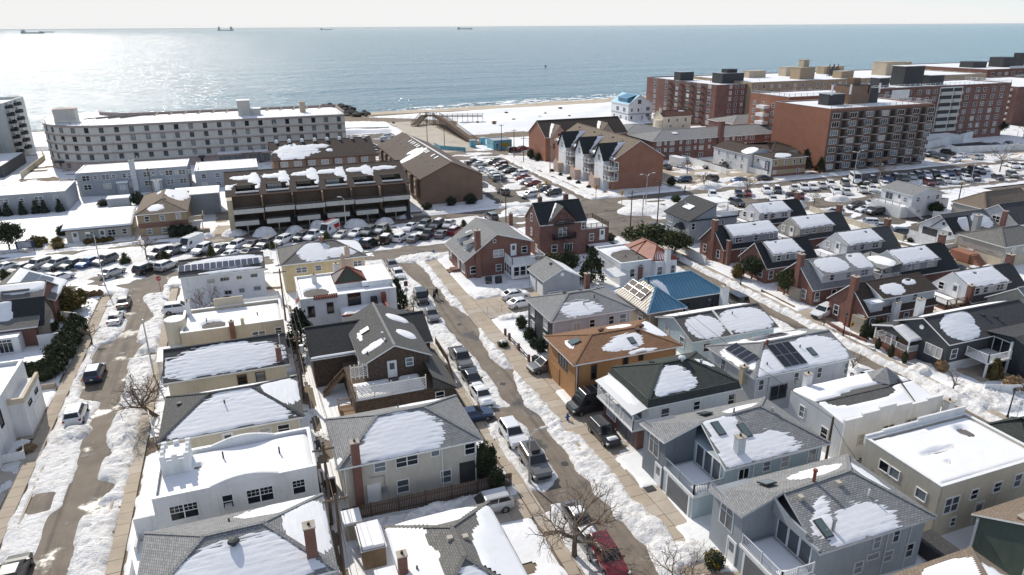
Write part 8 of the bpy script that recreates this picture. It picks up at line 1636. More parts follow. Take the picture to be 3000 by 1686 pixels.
for i, (x, y, w, h_, k, m_, lab) in enumerate((
    (-28.2,115.6,4.6,3.6,'ball','olive','big clipped olive green dome bush by the brick and stone house'),(-28.4,111.6,2.2,1.4,'ball','gold','low golden bush below the dome bush'),(-29.4,107.6,2.6,1.8,'ball','yew','snow topped evergreen bush at the stone gable'),
    (-41.2,155.8,2.8,2.2,'ball','olive','round olive bush at the lawn path'),(-40.2,157.6,1.4,1.5,'ball','gold','small golden bush behind the round olive bush'),(-40.4,154.2,1.3,1.1,'ball','olive','tiny clipped bush beside the lawn sign'),(-36.8,152.8,2.2,1.3,'ball','olive','low bush at the kerb end of the path'),(-38.0,157.4,2.0,1.2,'ball','gold','golden bush right of the path steps'),(-38.0,162.6,2.2,2.2,'ball','yew','dark evergreen bush along the bungalow side'),
    (17.0,53.4,2.4,3.6,'ball','yew','tall dark bush at the porch corner of the cream house'),(17.4,50.9,1.6,2.4,'ball','yew','dark bush beside the picket fence end'),(28.5,79.8,1.4,0.9,'ball','yew','low kerbside shrub with snow beside the sidewalk'),(33.0,84.4,1.6,1.9,'ball','yew','clipped shrub at the navy house corner'),(32.6,80.6,1.6,1.8,'ball','yew','clipped shrub under the navy house window'),(32.4,76.2,1.6,2.2,'ball','spruce','dark shrub between navy and orange houses'),(32.2,78.2,1.2,1.2,'ball','yew','small shrub in the navy house bed'),
    (74.6,90.8,2.2,2.4,'ball','gold','golden shrub by the lamp post of the right street'),(120.1,93.9,1.6,1.2,'ball','yew','small round bush by the white cape porch'),(118.9,95.4,1.4,1.0,'ball','yew','low bush at the lot wall end'),(85.2,210,2.4,3.0,'ball','yew','tall dark bush against rear town houses'),(86.3,206.6,2.6,2.2,'ball','yew','squat dark bush against rear town houses'),(80.4,49.9,2.0,2.6,'cone','olive','yellowing cone shrub below the charcoal house balcony'),
    (76.0,53.4,1.5,1.6,'ball','straw','tan ornamental grass clump by the charcoal house'),(79.6,47.0,2.2,1.8,'ball','straw','dry tan grasses beside the white fence'),(83.0,46.4,2.4,2.0,'ball','straw','brown dry shrub behind the white fence'),(-24.8,74.0,1.6,0.6,'ball','straw','dry grass tuft by the white picket corner'),(30.1,35.5,1.5,1.6,'ball','yew','green shrub with yellow blossoms by the arched window house'),(64.7,118,2.4,1.6,'ball','yew','dark bush beside the brick house deck'),(104.4,157.6,2.2,2.4,'ball','spruce','dark bush at the brick town house corner'),(48.4,157.6,3.0,2.6,'ball','spruce','big clipped bush on the tan brick gable'),(43.6,157.8,2.4,2.2,'ball','spruce','smaller clipped bush on the tan brick gable'),(88.6,137.2,2.0,1.0,'ball','olive','flat topped shrub on the snowy traffic island'),(95,141.0,2.2,1.8,'ball','yew','dark shrub by the island lamp'),(37.4,156.6,2.4,1.6,'ball','yew','dark bush at the stair end of the balcony block'),(-26.6,187.4,3.0,3.2,'ball','spruce','dark evergreen clump behind the tan brick house'),(-34.2,188.8,2.6,1.6,'ball','spruce','low dark shrub by the grey flats'))):
    shrub(lab, x, y, w, h_, k, m_, seed=i % 3, snowy=(i in (2,11)))
fl = thing('blossoms','yellow blossoms on the shrub by the arched window house','flowers',30.1,35.5,0.2); link('petals', leaf_mesh('petals', ball, 160,.12,['leaf_flower'],5,.05), fl, (0,0,0),0,(1.55,1.55,1.5))
for i, (x, y) in enumerate(((-41.9,136.8),(-23.4,137.7),(-17.1,138.2),(-8.9,137.2),(1.9,137.6),(12.5,138.9),(41,138.8),(24.7,138.4),(148.6,137),(187,136.4),(176,136.8))): shrub('scraggly juniper shrub poking out of the avenue median snow', x, y, 2.0 + .3 * (i % 3),1.5 + .5 * (i % 2),'cone','pine', name='juniper_shrub', group='junipers along the avenue median', seed=i % 3)
for i, (x, y) in enumerate(((-55,186),(-53.0,185.6),(-50.1,185.6),(-47.4,185.7),(-45.7,185.5),(-42.6,185.4))): shrub('dark conical shrub against the grey garden flats', x, y, 2.0,3.2,'cone','spruce', name='conical_shrub', group='conical shrubs along the grey flats', seed=i % 2)
for i, (x, y, h_) in enumerate(((74.7,64.0,2.4),(76.2,63.9,2.7),(77.4,64.1,2.5))): shrub('dense column evergreen beside the teal door of the brick cape', x, y, 1.3, h_, 'column','yew', group='column evergreens by the teal door', seed=i)
for i, (x, y) in enumerate(((73.75,60.9),(73.75,58.8),(73.8,56.8))): shrub('slim clipped evergreen along the charcoal house porch', x, y, 0.7,1.7,'column','yew', group='slim evergreens along the porch', seed=i)
def hedge(label, pts, w, h, mat='yew', step=1.0, seed=0):
    t = thing('hedge', label, 'hedge', pts[0][0], pts[0][1],0); k = 0
    if ('column', mat) not in COREM: COREM['column', mat] = core('column').mesh('inner_leaves','leaf_' + mat, uv=False)
    for a, b in zip(pts, pts[1:]):
        L_ = math.dist(a, b); n = max(2, int(L_ / step))
        for i in range(n):
            x = a[0] + (b[0] - a[0]) * (i + .5) / n + random.uniform(-.12,.12); y = a[1] + (b[1] - a[1]) * (i + .5) / n + random.uniform(-.12,.12); hh = h * random.uniform(.85,1.12); ww = w * random.uniform(.95,1.2)
            o = link('hedge_bush', foliage('column', mat, k % 3), t, (x - pts[0][0], y - pts[0][1],0), random.uniform(0,6),(ww, ww, hh)); link('inner_leaves', COREM['column', mat], o, (0,0,0),0,(.93,.93,.95)); k += 1
hedge('dark overgrown hedge wrapping the snowy patio on the left street',[(-25.6,106.4),(-25.8,98),(-26.0,91.4),(-40,91.6)],2.6,2.6,'yew',1.15)
hedge('dark clipped hedge below the tan brick house',[(-17,153.6),(-12.8,153.7)],2.4,2.2,'spruce',1.2); hedge('thin brown hedge in front of the bungalow',[(-32.6,154.0),(-27.4,154.2)],1.5,1.4,'olive',1.1); hedge('scruffy leafless hedge by the avenue corner',[(-28,121.2),(-24.6,121)],1.0,1.0,'straw',.8)
hedge('row of small clipped bushes at the town house entries',[(82.6,160),(82.6,190)],1.2,0.9,'yew',5.5)
# ---------------------------------------------------------------- street furniture
def text_mesh(s, size, mat, ext=0.006):
    cu = bpy.data.curves.new('lettering','FONT'); cu.body = s; cu.size = size; cu.extrude = ext; cu.align_x = 'CENTER'; cu.align_y = 'CENTER'
    tmp = bpy.data.objects.new('lettering_src', cu); me = bpy.data.meshes.new_from_object(tmp); bpy.data.objects.remove(tmp); me.materials.clear(); me.materials.append(MATS[mat]); return me
mk('sign_red',(0.42,0.012,0.02),0.4, var=0.05, bump=0.0); mk('sign_yellow',(0.62,0.34,0.02),0.45, var=0.05, bump=0.0); mk('traffic_yellow',(0.55,0.30,0.02),0.5, var=0.1); mk('hydrant_blue',(0.02,0.08,0.28),0.4,'flat')
def street_lamp(label, x, y, h, head, arm_z=0.6, mat='galv', double=False, z0=0.0):
    t = thing('street_lamp', label, 'street lamp', x, y, z0); MB().tube((x, y, 0),(x, y, h),.11,.07,8).tube((x, y, 0),(x, y, .4),.17,.15,8).build('pole', mat, t, uv=False)
    for s_ in ((1,-1) if double else (1,)):
        hx, hy = head[0] * s_, head[1] * s_; pts = [(x, y, h - .1),(x + hx * .35, y + hy * .35, h + arm_z * .8),(x + hx * .7, y + hy * .7, h + arm_z),(x + hx, y + hy, h + arm_z)]
        MB().wire(pts, .045,6).build('arm', mat, t, uv=False); d = Vector((hx, hy, 0)).normalized() * .4
        MB().beam((x + hx - d.x, y + hy - d.y, h + arm_z),(x + hx + d.x, y + hy + d.y, h + arm_z),.3,.14).build('lamp_head','panel_gray', t)
street_lamp('tall grey street lamp on the left street verge by the cream houses',-14.3,87.2,7.6,(-2.6,.8)); street_lamp('slim street lamp beside the wagon with the roof box',20.6,50.8,5.1,(1.5,.2),.5)
street_lamp('avenue lamp post on the near edge of the left parking',-25.1,126,8.6,(-.9,.5),.4); street_lamp('avenue lamp post in front of the dark balcony block',16.5,138.9,8.2,(-.8,.4),.4); street_lamp('double armed lamp on the snowy traffic island',85.3,138.7,7.6,(1.8,.3),.5, double=True); street_lamp('double armed lamp before the brown brick block',150.6,141.5,8.2,(1.8,.3),.5, double=True)
street_lamp('lamp post by the tan brick gable and snow piles',54.2,152.3,8.4,(.8,.2),.3); street_lamp('lamp on the far corner of the court beside brown block',232,156,7.6,(-1.6,.3),.5); street_lamp('lamp at the sports field corner',176,127.4,5.5,(.5,.2),.2); street_lamp('short globe lamp in the avenue parking row',157,139,5.0,(.3,.1),.2)
def lantern(label, x, y):
    t = thing('lantern_post', label, 'lamp post', x, y); MB().tube((x, y, 0),(x, y, 3.0),.09,.06,8).tube((x, y, 0),(x, y, .35),.16,.13,8).build('pole','black_metal', t, uv=False); MB().tube((x, y, 3.0),(x, y, 3.45),.12,.2,6).build('lantern','glass_mid', t, uv=False); MB().tube((x, y, 3.45),(x, y, 3.7),.24,.03,6).build('cap','black_metal', t, uv=False)
lantern('black lantern post beside the golden shrub',72.8,87.7); lantern('black lantern post at the brick garden wall',72.6,65.6); lantern('black lantern post near the speed limit sign',73.2,43.0)
def utility_pole(label, x, y, h, arms=True, trans=False, lean=(0,0), r=.14):
    t = thing('utility_pole', label, 'utility pole', x, y); MB().tube((x, y, 0),(x + lean[0], y + lean[1], h), r, r * .7,8).build('pole','wood_pole', t, uv=False)
    if arms:
        MB().beam((x - .9, y, h - .5),(x + .9, y, h - .5),.1,.12).build('crossarm','wood_pole', t)
        mb = MB()
        for s_ in (-.8,-.3,.3,.8): mb.tube((x + s_, y, h - .44),(x + s_, y, h - .28),.05,.03,6)
        mb.build('insulators','galv', t, uv=False)
    if trans: MB().tube((x + .4, y - .1, h - 2.4),(x + .4, y - .1, h - 1.4),.26,.26,10).build('transformer','galv', t, uv=False)
ALLEY = [(2.8,33.5),(2.75,44.6),(2.65,51.6),(2.4,75.3),(2.0,99.5),(2.2,121)]
for (x, y), lab, tr in zip(ALLEY[1:5],('utility pole behind the snow drifted hip roofed house','alley utility pole between castle house and cream chimney house','alley utility pole with transformer by the brown shingle house','alley utility pole behind the Spanish style house'),(0,0,1,0)): utility_pole(lab, x, y, 8.0, True, bool(tr))
def sag(a, b, s_, n=10): return [tuple(Vector(a).lerp(Vector(b), i / n) + Vector((0,0,-s_ * 4 * (i / n) * (1 - i / n)))) for i in range(n + 1)]
WN = [0]
def cable(label, a, b, s_=.5, r=.018, group='overhead cables'): tag(MB().wire(sag(a, b, s_), r, 4).build('overhead_cable','black_metal', uv=False), label, 'cable', group)
for k, (p, q) in enumerate(zip(ALLEY, ALLEY[1:])):
    for j, (dx, z) in enumerate(((-.8,7.7),(.3,7.7),(.8,7.7),(.05,6.4),(.12,5.9))): cable('thin black utility cable strung along the alley between the back yards',(p[0] + dx, p[1], z),(q[0] + dx, q[1], z),.35 + .1 * j, .016 if j < 3 else .028,'alley cables')
for i, (x, y, h_, lab) in enumerate(((50.8,139.4,7.4,'bare timber pole beside the avenue crossing by the brick house'),(72.9,124,8.2,'dark utility pole at the mouth of the right street'),(80.5,125.8,9.6,'tall pale utility pole by the traffic island'),(81.3,185.4,8.0,'utility pole before the town house balconies'),(80.4,204,8.0,'utility pole by the brick end of the rear town houses'),(81.5,227.4,9.0,'utility pole at the turquoise hut'),(81.0,214,9.0,'utility pole at the stop sign corner of the shore road'),(1.4,223,6.6,'utility pole in front of the curved block entrance'),(62.6,256,8.5,'utility pole on the beach path'),(66.4,246,6.5,'short pole by the blue barrier'),(50.9,80.8,6.6,'slim pole beside the blue metal roof'),(47.5,42.4,6.0,'slim pole in the gap beside the white parapet house'),(92.2,104.6,6.0,'timber pole beside the weathered deck'),(92.0,80.6,5.6,'timber pole by the covered rear porch'),(146.6,108,7.2,'brown timber pole by the playhouse'),(-22.6,186,9.0,'leaning pole beside the tan brick house'))): utility_pole(lab, x, y, h_, i not in (0,9,10,11,12,13), lean=(-.4,0) if i == 15 else (0,0))
t = thing('signal_pole','pale metal pole with green stripe beside the tall utility pole','pole',76.8,125.9); MB().tube((76.8,125.9,0),(76.8,125.9,6.6),.12,.1,8).build('pole','panel_gray', t, uv=False)
for (a, b), lb in zip((((72.9,124,7.8),(80.5,125.8,9)),((80.5,125.8,8.8),(81.3,185.4,7.4)),((81.3,185.4,7.4),(80.4,204,7.4)),((80.4,204,7.4),(81,214,8.4)),((80.5,125.8,8.0),(104,158,7.6)),((47.3,112,6.4),(50.9,96,5.6)),((50.9,96,5.6),(50.9,80.8,6.4)),((50.9,80.8,6.4),(47.5,42.4,5.8)),((-22.6,186,8.2),(1.4,223,6.2)),((-22.6,186,7.6),(-60,186,7)),((92.0,80.6,5.4),(92.2,104.6,5.8)),((50.9,80.8,6.2),(44,76,4.9)),((50.9,80.8,6.0),(48,60,4.9)),((47.5,42.4,5.6),(44.8,34,4.8))),['from the right street pole to the tall island pole','along the town house street from the island','between the two town house poles','at the shore road corner','to the brick gable of the town houses','from the tall brick house roof','over the blue metal roof','down the back yards to the white parapet house','to the curved block entrance','over the conical shrubs','between the weathered deck and covered porch','to the navy house eave','to the light grey solar house','to the pale grey arched window house']): cable('slack service cable ' + lb, a, b, .6,.022,'service cables')
def post_sign(label, x, y, h, face, name='road_sign', mat='galv', z=0.0):
    t = thing(name, label, 'sign', x, y, z); MB().tube((x, y, 0),(x, y, h),.035,.035,6).build('post', mat, t, uv=False); return t
t = post_sign('red octagonal stop sign at the left street corner',-16.0,118.4,2.8,'S','stop_sign','sign_red'); oc = [(-16.0 + .46 * math.cos(R(22.5 + 45 * i)),118.36,2.6 + .46 * math.sin(R(22.5 + 45 * i))) for i in range(8)]
MB().face(oc).build('plate_border','white_paint', t); oc2 = [(-16.0 + .42 * math.cos(R(22.5 + 45 * i)),118.35,2.6 + .42 * math.sin(R(22.5 + 45 * i))) for i in range(8)]; MB().face(oc2).face([(x, 118.38, z) for x, _, z in oc][::-1]).build('plate','sign_red', t); o = link('lettering', text_mesh('STOP',.30,'white_paint'), t, (0,-.06,2.6)); o.rotation_euler = (R(90),0,0)
t = post_sign('small red stop sign on the shore road corner',82.0,213.0,3.0,'S','stop_sign'); MB().face([(82 + .5 * math.cos(R(22.5 + 45 * i)),212.94,2.9 + .5 * math.sin(R(22.5 + 45 * i))) for i in range(8)]).build('plate','sign_red', t); o = link('lettering', text_mesh('STOP',.3,'white_paint'), t, (0,-.07,2.9)); o.rotation_euler = (R(90),0,0)
t = post_sign('yellow diamond warning sign by the brick garden wall',72.3,64.2,2.9,'S'); MB().face([(72.3 - .45,64.1,2.6),(72.3,64.15,2.15),(72.3 + .45,64.2,2.6),(72.3,64.15,3.05)]).build('plate','sign_yellow', t); mb = MB()
for z in (2.68,2.5): mb.box(72.1,72.5,64.06,64.1, z, z + .07)
mb.build('lettering','trim_dark', t)
t = post_sign('white speed limit sign reading 15 at the right street kerb',72.7,41.8,2.9,'S'); MB().box(72.38,73.02,41.72,41.76,2.2,3.0).build('plate','white_paint', t); o = link('lettering', text_mesh('15',.42,'trim_dark'), t, (0,-.1,2.5)); o.rotation_euler = (R(90),0,0)
t = post_sign('leaning sign post with two plates by the centre street sapling',20.1,100.5,4.6,'S'); MB().box(19.8,20.4,100.4,100.45,2.6,3.4).build('plate','trim_brown', t); MB().face([(19.7,100.42,2.0),(20.1,100.42,1.55),(20.5,100.42,2.0),(20.1,100.42,2.45)]).build('plate','galv', t)
t = thing('lawn_sign','dark blue board sign with white lines on the snowy lawn','sign',-42.0,152.4); MB().box(-43.6,-40.6,152.3,152.4,0.9,2.3).build('board','sign_navy', t); MB().tube((-43.4,152.4,0),(-43.4,152.4,1),.05,.05,6).build('post','trim_dark', t, uv=False); MB().tube((-40.8,152.4,0),(-40.8,152.4,1),.05,.05,6).build('post','trim_dark', t, uv=False); mb = MB()
for i in range(5): mb.box(-43.3,-41.0 - .2 * (i % 2),152.27,152.3,1.1 + i * .22,1.18 + i * .22)
mb.build('sign_lines','white_paint', t)
for i, (x, y, lab) in enumerate(((78.7,151.2,'yellow traffic signal on the town house corner'),(69.4,160.6,'yellow signal box in the snowy lot'),(81.7,143.6,'yellow traffic signal on the traffic island'),(66.5,158,'yellow pedestrian signal by the silver SUV'))):
    t = thing('traffic_signal', lab, 'traffic light', x, y); MB().tube((x, y, 0),(x, y, 3.6),.07,.07,6).build('post','traffic_yellow', t, uv=False); MB().box(x - .2, x + .2, y - .2, y + .2,2.4,3.5).build('housing','traffic_yellow', t); mb = MB()
    for z in (2.6,2.95,3.3): mb.tube((x, y - .2, z),(x, y - .26, z),.1,.1,8)
    mb.build('lens','trim_dark', t, uv=False)
for x, y, lab in ((28.6,59.6,'blue fire hydrant on the snowy centre street sidewalk'),(30.1,122.4,'blue fire hydrant at the avenue corner by the brick house')):
    t = thing('fire_hydrant', lab, 'hydrant', x, y); MB().tube((x, y, 0),(x, y, .75),.14,.13,10).tube((x, y, .75),(x, y, .95),.16,.05,10).tube((x - .28, y, .5),(x + .28, y, .5),.07,.07,8).build('body','hydrant_blue', t, uv=False)
# fences
def picket(label, a, b, h=1.5, mat='fence_wood'):
    t = thing('picket_fence', label, 'fence', a[0], a[1]); L_ = math.dist(a, b); n = int(L_ / .15); m = MB().box(-.065,.065,-.012,.012,.05, h).mesh('picket', mat); ang = math.atan2(b[1] - a[1], b[0] - a[0])
    for i in range(n): o = link('picket', m, t, ((b[0] - a[0]) * (i + .5) / n, (b[1] - a[1]) * (i + .5) / n, random.uniform(-.04,.03)), ang)
    mb = MB()
    for z in (.4,1.2): mb.beam((*a, z),(*b, z),.05,.1)
    for i in range(int(L_ / 2.4) + 1): p = Vector((*a, 0)).lerp(Vector((*b, 0)), i * 2.4 / L_); mb.beam((p.x, p.y, 0),(p.x, p.y, h + .1),.1,.1)
    mb.build('rail', mat, t)
picket('dark weathered picket fence along the driveway of the cream house',(3.6,51.2),(18.9,50.9),1.6)
fence('white vinyl fence stub beside the cream hip roofed house',[(-13.6,75.2),(-12.8,71.2)],1.7); fence('low white picket fence at the modern house driveway',[(-27.4,72.2),(-24.6,72.4),(-25.2,74.8)],1.0); fence('white vinyl fence between solar panel house and beige flat roof',[(-8,106.6),(1.4,106.2)],1.6); fence('low stone garden wall below the hedge',[(-29,88.3),(-24.9,88.2)],.7,'stone',3,.25, cat='wall', name='garden_wall')
fence('white vinyl fence along the corner yard of the right street',[(74.0,107.4),(73.6,98.6)],1.6); fence('white yard fence behind the brick capes',[(88.9,84.4),(92,84.4),(92,76)],1.8); fence('white vinyl fence beside the camper yard',[(127.6,188),(126.6,164)],1.9); fence('white vinyl fence by the white flats',[(133.6,172),(134.8,163.5),(135,157)],1.7)
fence('long cream stucco wall along the walled parking lot',[(118.2,122),(118.0,96.4)],1.3,'stucco_cream',5,.25, cat='wall', name='garden_wall'); fence('white vinyl fence along the patio of two storey house',[(138.8,107.4),(141,105)],1.6); fence('white curved vinyl fence beside the dry shrubs',[(75.6,47.6),(79,46.2),(84,45.8)],1.3); fence('low brick garden wall in front of the teal door cape',[(73.8,70),(73.6,66.5),(74,63)],.6,'brick_red',3.5,.3, cat='wall', name='garden_wall')
fence('alley board fence behind the castle house',[(2.2,60),(2.2,51)],1.6,'fence_wood',2.0); fence('alley board fence behind the cream houses',[(2.1,86),(2.1,74)],1.5,'fence_wood',2.0); fence('white fence around spanish house yard',[(2.6,104),(2.6,96)],1.5); fence('timber edged planter along the right street cape',[(74,84),(73.9,76.5)],.35,'deck_wood',3.5,.2, cat='planter', name='planter'); fence('grey concrete wall by the ocean lot',[(38,296),(55.4,292)],1.6,'panel_gray',4,.25, cat='wall', name='garden_wall')
t = thing('post_fence','low rail fence on brick posts before the navy house lawn','fence',30.0,83)
for y in (83,81.4,77.9,74.3): MB().box(29.85,30.15, y - .15, y + .15,0,1.0).build('fence_post','brick_red', t)
for z in (.35,.7): MB().beam((30,81.4, z),(30,74.3, z),.06,.12).build('rail','fence_wood', t)
for i, (a, b) in enumerate((((30.2,91.2),(34.6,91.0)),((32.5,107.4 - 4),(34.5,100.4)))):
    t = thing('chain_fence',('wire mesh fence by the parked white sedans','wire mesh fence on the snowy lawn of the brick house')[i],'fence', a[0], a[1]); mb = MB(); L_ = math.dist(a, b); n = int(L_ / 1.5)
    for k in range(n + 1): p = Vector((*a, 0)).lerp(Vector((*b, 0)), k / n); mb.tube(p, p + Vector((0,0,1.2)),.03,.03,5)
    mb.build('fence_post','galv', t, uv=False); MB().wire([(*a, 1.15),(*b, 1.15)],.02).wire([(*a, .6),(*b, .6)],.012).wire([(*a, .15),(*b, .15)],.012).build('rail','galv', t, uv=False)
t = thing('chain_fence','long chain link fence around the snowy sports field','fence',164,126.6); mb = MB(); pts = [(164.5,103),(163.8,126.6),(260,127.4)]
for a, b in zip(pts, pts[1:]):
    n = int(math.dist(a, b) / 3)
    for k in range(n + 1): p = Vector((*a, 0)).lerp(Vector((*b, 0)), k / n); mb.tube(p, p + Vector((0,0,1.8)),.04,.04,5)
    for z in (.2,1.0,1.75): mb.wire([(*a, z),(*b, z)],.025)
mb.build('mesh_frame','galv', t, uv=False)
# sheds and yard things
t = thing('storage_shed','tan plastic storage shed with snow roof at the alley fence','shed',4.1,49.4); MB().box(3.5,4.8,48.8,50.4,0,1.7).build('wall','stucco_tan', t); MB().box(3.4,4.9,48.7,50.5,1.7,1.95).build('snow_cap','roof_snow', t)
t = thing('garden_shed','brown wooden shed under snow behind the hip roofed house','shed',5.4,46.4); MB().box(4.3,6.1,44.9,48.0,0,2.0).build('wall','deck_wood', t); MB().face([(4.2,44.8,2.0),(6.2,44.8,2.0),(6.2,48.1,2.0),(4.2,48.1,2.0)]).box(4.35,6.05,44.95,47.95,2.02,2.3).build('snow_cap','roof_snow', t)
t = thing('garden_shed','small white shed beside the cream chimney house','shed',3.2,61.5); MB().box(2.7,3.6,55.4,57.6,0,2.0).build('wall','fence_wood', t); MB().box(2.6,3.6,55.3,57.7,2.0,2.2).build('snow_cap','roof_snow', t)
t = thing('play_house','small orange roofed playhouse by the white two storey house','playhouse',147.4,106); MB().box(146.2,148.6,104.8,107.2,0,2.0).build('wall','deck_wood', t); MB().face([(146,104.5,2.0),(148.8,104.5,2.0),(148.8,106,3.2),(146,106,3.2)]).face([(146,106,3.2),(148.8,106,3.2),(148.8,107.5,2.0),(146,107.5,2.0)]).build('roof','brick_orange', t)
t = thing('dark_container','dark low storage box in the yard behind the cream flat roofed house','container',48.2,29.8); MB().box(46.3,48.2,27.4,31.6,0,1.3).build('box','trim_dark', t); MB().box(46.25,48.25,27.35,31.65,1.3,1.38).build('lid','roof_dark', t)
for i, (x, y) in enumerate(((34.6,103.6),(36.2,103.2))): t = thing('covered_grill','dark covered grill on the snowy lawn by the sun porch','grill', x, y, 0,0,'covered grills'); MB().box(x - .5, x + .5, y - .35, y + .35,0,.9).tube((x - .5, y, .95),(x + .5, y, .95),.35,.35,8).build('cover','trim_dark', t)
t = thing('door_mat','dark grating set in the concrete before the grey front door','grating',30.6,46.2); MB().box(30.1,31.1,45.6,46.8,.1,.13).build('grate','trim_dark', t)
BIN = MB().prism([(-.3,-.3),(.3,-.3),(.3,.35),(-.3,.35)],0,.95).mesh('bin','trim_dark', uv=False); LID = MB().box(-.34,.34,-.34,.4,.95,1.03).mesh('lid','black_metal', uv=False)
for x, y, lab in ((3.0,63.5,'dark wheeled bin in the alley behind the cream chimney house'),(45.6,50.4,'dark wheeled bin between green mansard house and white parapet house'),(46.4,39.4,'dark wheeled bin behind the slate house'),(46.6,61.9,'dark wheeled bin behind the orange house'),(30.6,73.6,'dark wheeled bin by the grey SUV driveway'),(1.2,73.4,'dark wheeled bin behind the long cream house'),(89.2,73.8,'dark wheeled bin between the capes'),(105.9,84.8,'dark wheeled bin behind the light grey cape'),(-12.6,96.6,'dark wheeled bin by the stair tower')):
    t = thing('trash_bin', lab, 'bin', x, y, 0, random.uniform(0,3)); link('body', BIN, t); link('lid', LID, t)
# people
def person(label, x, y, hd, coat, legs, tall=1.75, long_coat=False, step=.12):
    k = tall / 1.75; t = thing('person', label, 'person', x, y, 0, R(hd), None); ORIG[t.name] = (0,0,0)
    V = [(0,0,.95),(0,0,1.15),(0,0,1.38),(0,0,1.5),(0.02,0,1.62),(0,.17,1.40),(.05,.25,1.12),(.16,.22,.90),(0,-.17,1.40),(-.04,-.25,1.12),(.05,-.25,.88),(0,.09,.9),(step, .1,.5),(step - .05,.1,.08),(step + .12,.1,.05),(0,-.09,.9),(-step * .6,-.1,.5),(-step, -.1,.08),(-step + .17,-.1,.05)]
    E_ = [(0,1),(1,2),(2,3),(3,4),(2,5),(5,6),(6,7),(2,8),(8,9),(9,10),(0,11),(11,12),(12,13),(13,14),(0,15),(15,16),(16,17),(17,18)]
    rad = [.17,.16,.17,.07,.085,.085,.07,.055,.085,.07,.055,.11,.075,.055,.05,.11,.075,.055,.05]
    if long_coat: rad[11] = rad[15] = .15; rad[12] = rad[16] = .13; rad[0] = .19
    me = bpy.data.meshes.new('body'); me.from_pydata([tuple(c * k for c in v) for v in V], E_, []); o = link('body', me, t)
    sk = o.modifiers.new('skin','SKIN')
    for i, v in enumerate(me.skin_vertices[0].data): v.radius = (rad[i] * k * (.8 if i < 3 else 1), rad[i] * k); v.use_root = i == 0
    o.modifiers.new('sub','SUBSURF').render_levels = 1; me.materials.append(MATS[coat])
    h_ = MB()
    for i in range(5):
        a, b = math.pi * i / 5, math.pi * (i + 1) / 5
        for j in range(8):
            p, q = 2 * math.pi * j / 8,2 * math.pi * (j + 1) / 8; f = lambda u, w: ((.02 + .1 * math.sin(u) * math.cos(w)) * k, .085 * math.sin(u) * math.sin(w) * k, (1.66 + .12 * math.cos(u)) * k); h_.face([f(a, p), f(b, p), f(b, q), f(a, q)])
    h_.build('head', mk('skin_tone',(0.42,0.27,0.19),.6), t, uv=False); MB().tube((-.0,0,1.68 * k),(-.01,0,1.80 * k),.108 * k, .06 * k, 8).build('hat','black_metal', t, uv=False)
mk('coat_black',(0.018,0.018,0.022),.85, var=.2); mk('coat_dark',(0.03,0.033,0.045),.85, var=.2)
person('person in a dark jacket standing beside the black off-road car',23.35,100.1,200,'coat_dark','coat_black'); person('person in a long black coat standing in the cleared street',24.35,99.9,160,'coat_black','coat_black',1.7, True); person('person in black walking close beside the long coated one',24.85,100.3,-60,'coat_black','coat_black',1.8, False, .22); person('person walking on the far avenue sidewalk by the brick town houses',103.2,149.4,180,'coat_dark','coat_dark',1.75, False, .2)
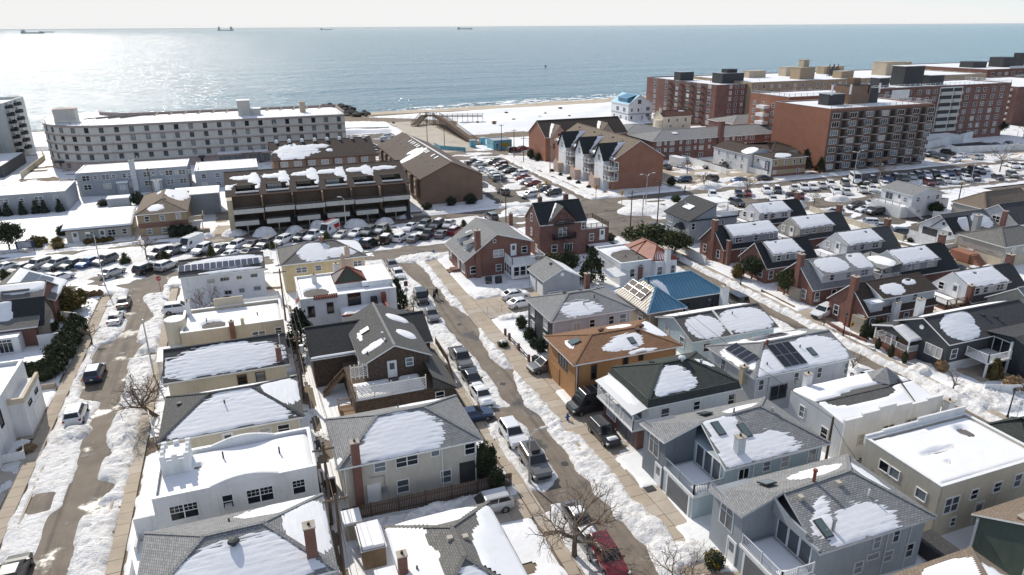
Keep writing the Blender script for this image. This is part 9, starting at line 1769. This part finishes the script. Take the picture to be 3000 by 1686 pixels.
# ships at anchor
mk('ship_hull',(0.26,0.26,0.29),.7, var=.1); mk('ship_house',(0.5,0.5,0.5),.7, var=.1)
def ship(label, ax, dist, L_, head, tall=1.0, cranes=0, twin=False):
    a = YAW + ax; x, y = dist * math.sin(a), dist * math.cos(a); t = thing('cargo_ship', label, 'ship', x, y, -.9, R(head)); ORIG[t.name] = (0,0,0); w = L_ * .07
    hb = MB().prism([(-L_ / 2,-w),(L_ * .40,-w),(L_ / 2,0),(L_ * .40, w),(-L_ / 2, w)],-2, L_ * .045); hb.box(L_ * .38, L_ * .46,-w * .7, w * .7, L_ * .045, L_ * .075); hb.build('hull','ship_hull', t)
    MB().box(-L_ * .46,-L_ * .34,-w * .9, w * .9, L_ * .045, L_ * .13 * tall).box(-L_ * .42,-L_ * .37,-w * .3, w * .3, L_ * .13 * tall, L_ * .17 * tall).build('superstructure','ship_house', t)
    if twin: MB().box(L_ * .28, L_ * .42,-w * .9, w * .9, L_ * .045, L_ * .15 * tall).build('bridge_house','ship_house', t)
    for i in range(cranes): xx = -L_ * .2 + i * L_ * .16; MB().tube((xx, 0, L_ * .04),(xx, 0, L_ * .13), L_ * .008, L_ * .005,6).beam((xx, 0, L_ * .1),(xx + L_ * .08,0, L_ * .07), L_ * .008, L_ * .008).build('deck_crane','ship_hull', t)
def az(px): return math.atan((px - 1500) / (2050 / math.cos(PITCH)))
ship('low dark tanker at anchor under the sun glare', az(98),9000,230,-18,1.0); ship('second low barge close behind the glare tanker', az(140),12000,200,-12,.5); ship('high bridged ship with tall houses at both ends on the horizon', az(665),13500,260,-8,1.6,0, True); ship('small distant freighter at the middle of the horizon', az(960),14500,220,-12,.9); ship('bulk freighter with four deck cranes on the horizon', az(1366),12500,260,175 - 180,.9,4)
b = thing('buoy','small dark buoy floating on the open water','buoy', *(lambda a, d: (d * math.sin(a), d * math.cos(a)))(YAW + az(1604),800),-.9); ORIG[b.name] = (0,0,0); MB().tube((0,0,-.3),(0,0,1.0),1.1,.9,10).build('float','trim_dark', b, uv=False)
# dune grass
for i, (x, y) in enumerate(((94.3,293.6),(99.6,287),(101,291),(60.3,306),(112,296),(126,300),(140,298),(118,322),(150,330),(134,312))): shrub('tuft of dry beach grass in the dune snow', x, y, 1.2 + .5 * (i % 3),.8,'ball','straw', name='beach_grass', group='dune grass tufts', z=1.0, seed=i % 2)
for i, (x, y) in enumerate(((-19.2,71),(24.9,70),(25.0,52.5),(-18.9,96),(25.2,89))): t = thing('manhole_cover','round iron manhole cover set in the street','manhole cover', x, y, 0,0,'manhole covers'); MB().tube((x, y, 0),(x, y, .02),.38,.38,16).build('lid','trim_dark', t, uv=False)

hz = MB().box(-110000,110000,-4000,160000,-3,46).build('haze','snow', uv=False); tag(hz, kind='stuff')
def make_haze():
    m = bpy.data.materials.new('haze_air'); m.use_nodes = True; nt = m.node_tree; nt.nodes.clear(); o = nt.nodes.new('ShaderNodeOutputMaterial'); v = nt.nodes.new('ShaderNodeVolumePrincipled')
    v.inputs['Color'].default_value = (0.93,0.96,1.0,1); v.inputs['Density'].default_value = 1.6e-5; nt.links.new(v.outputs[0], o.inputs['Volume']); hz.data.materials[0] = m
make_haze()
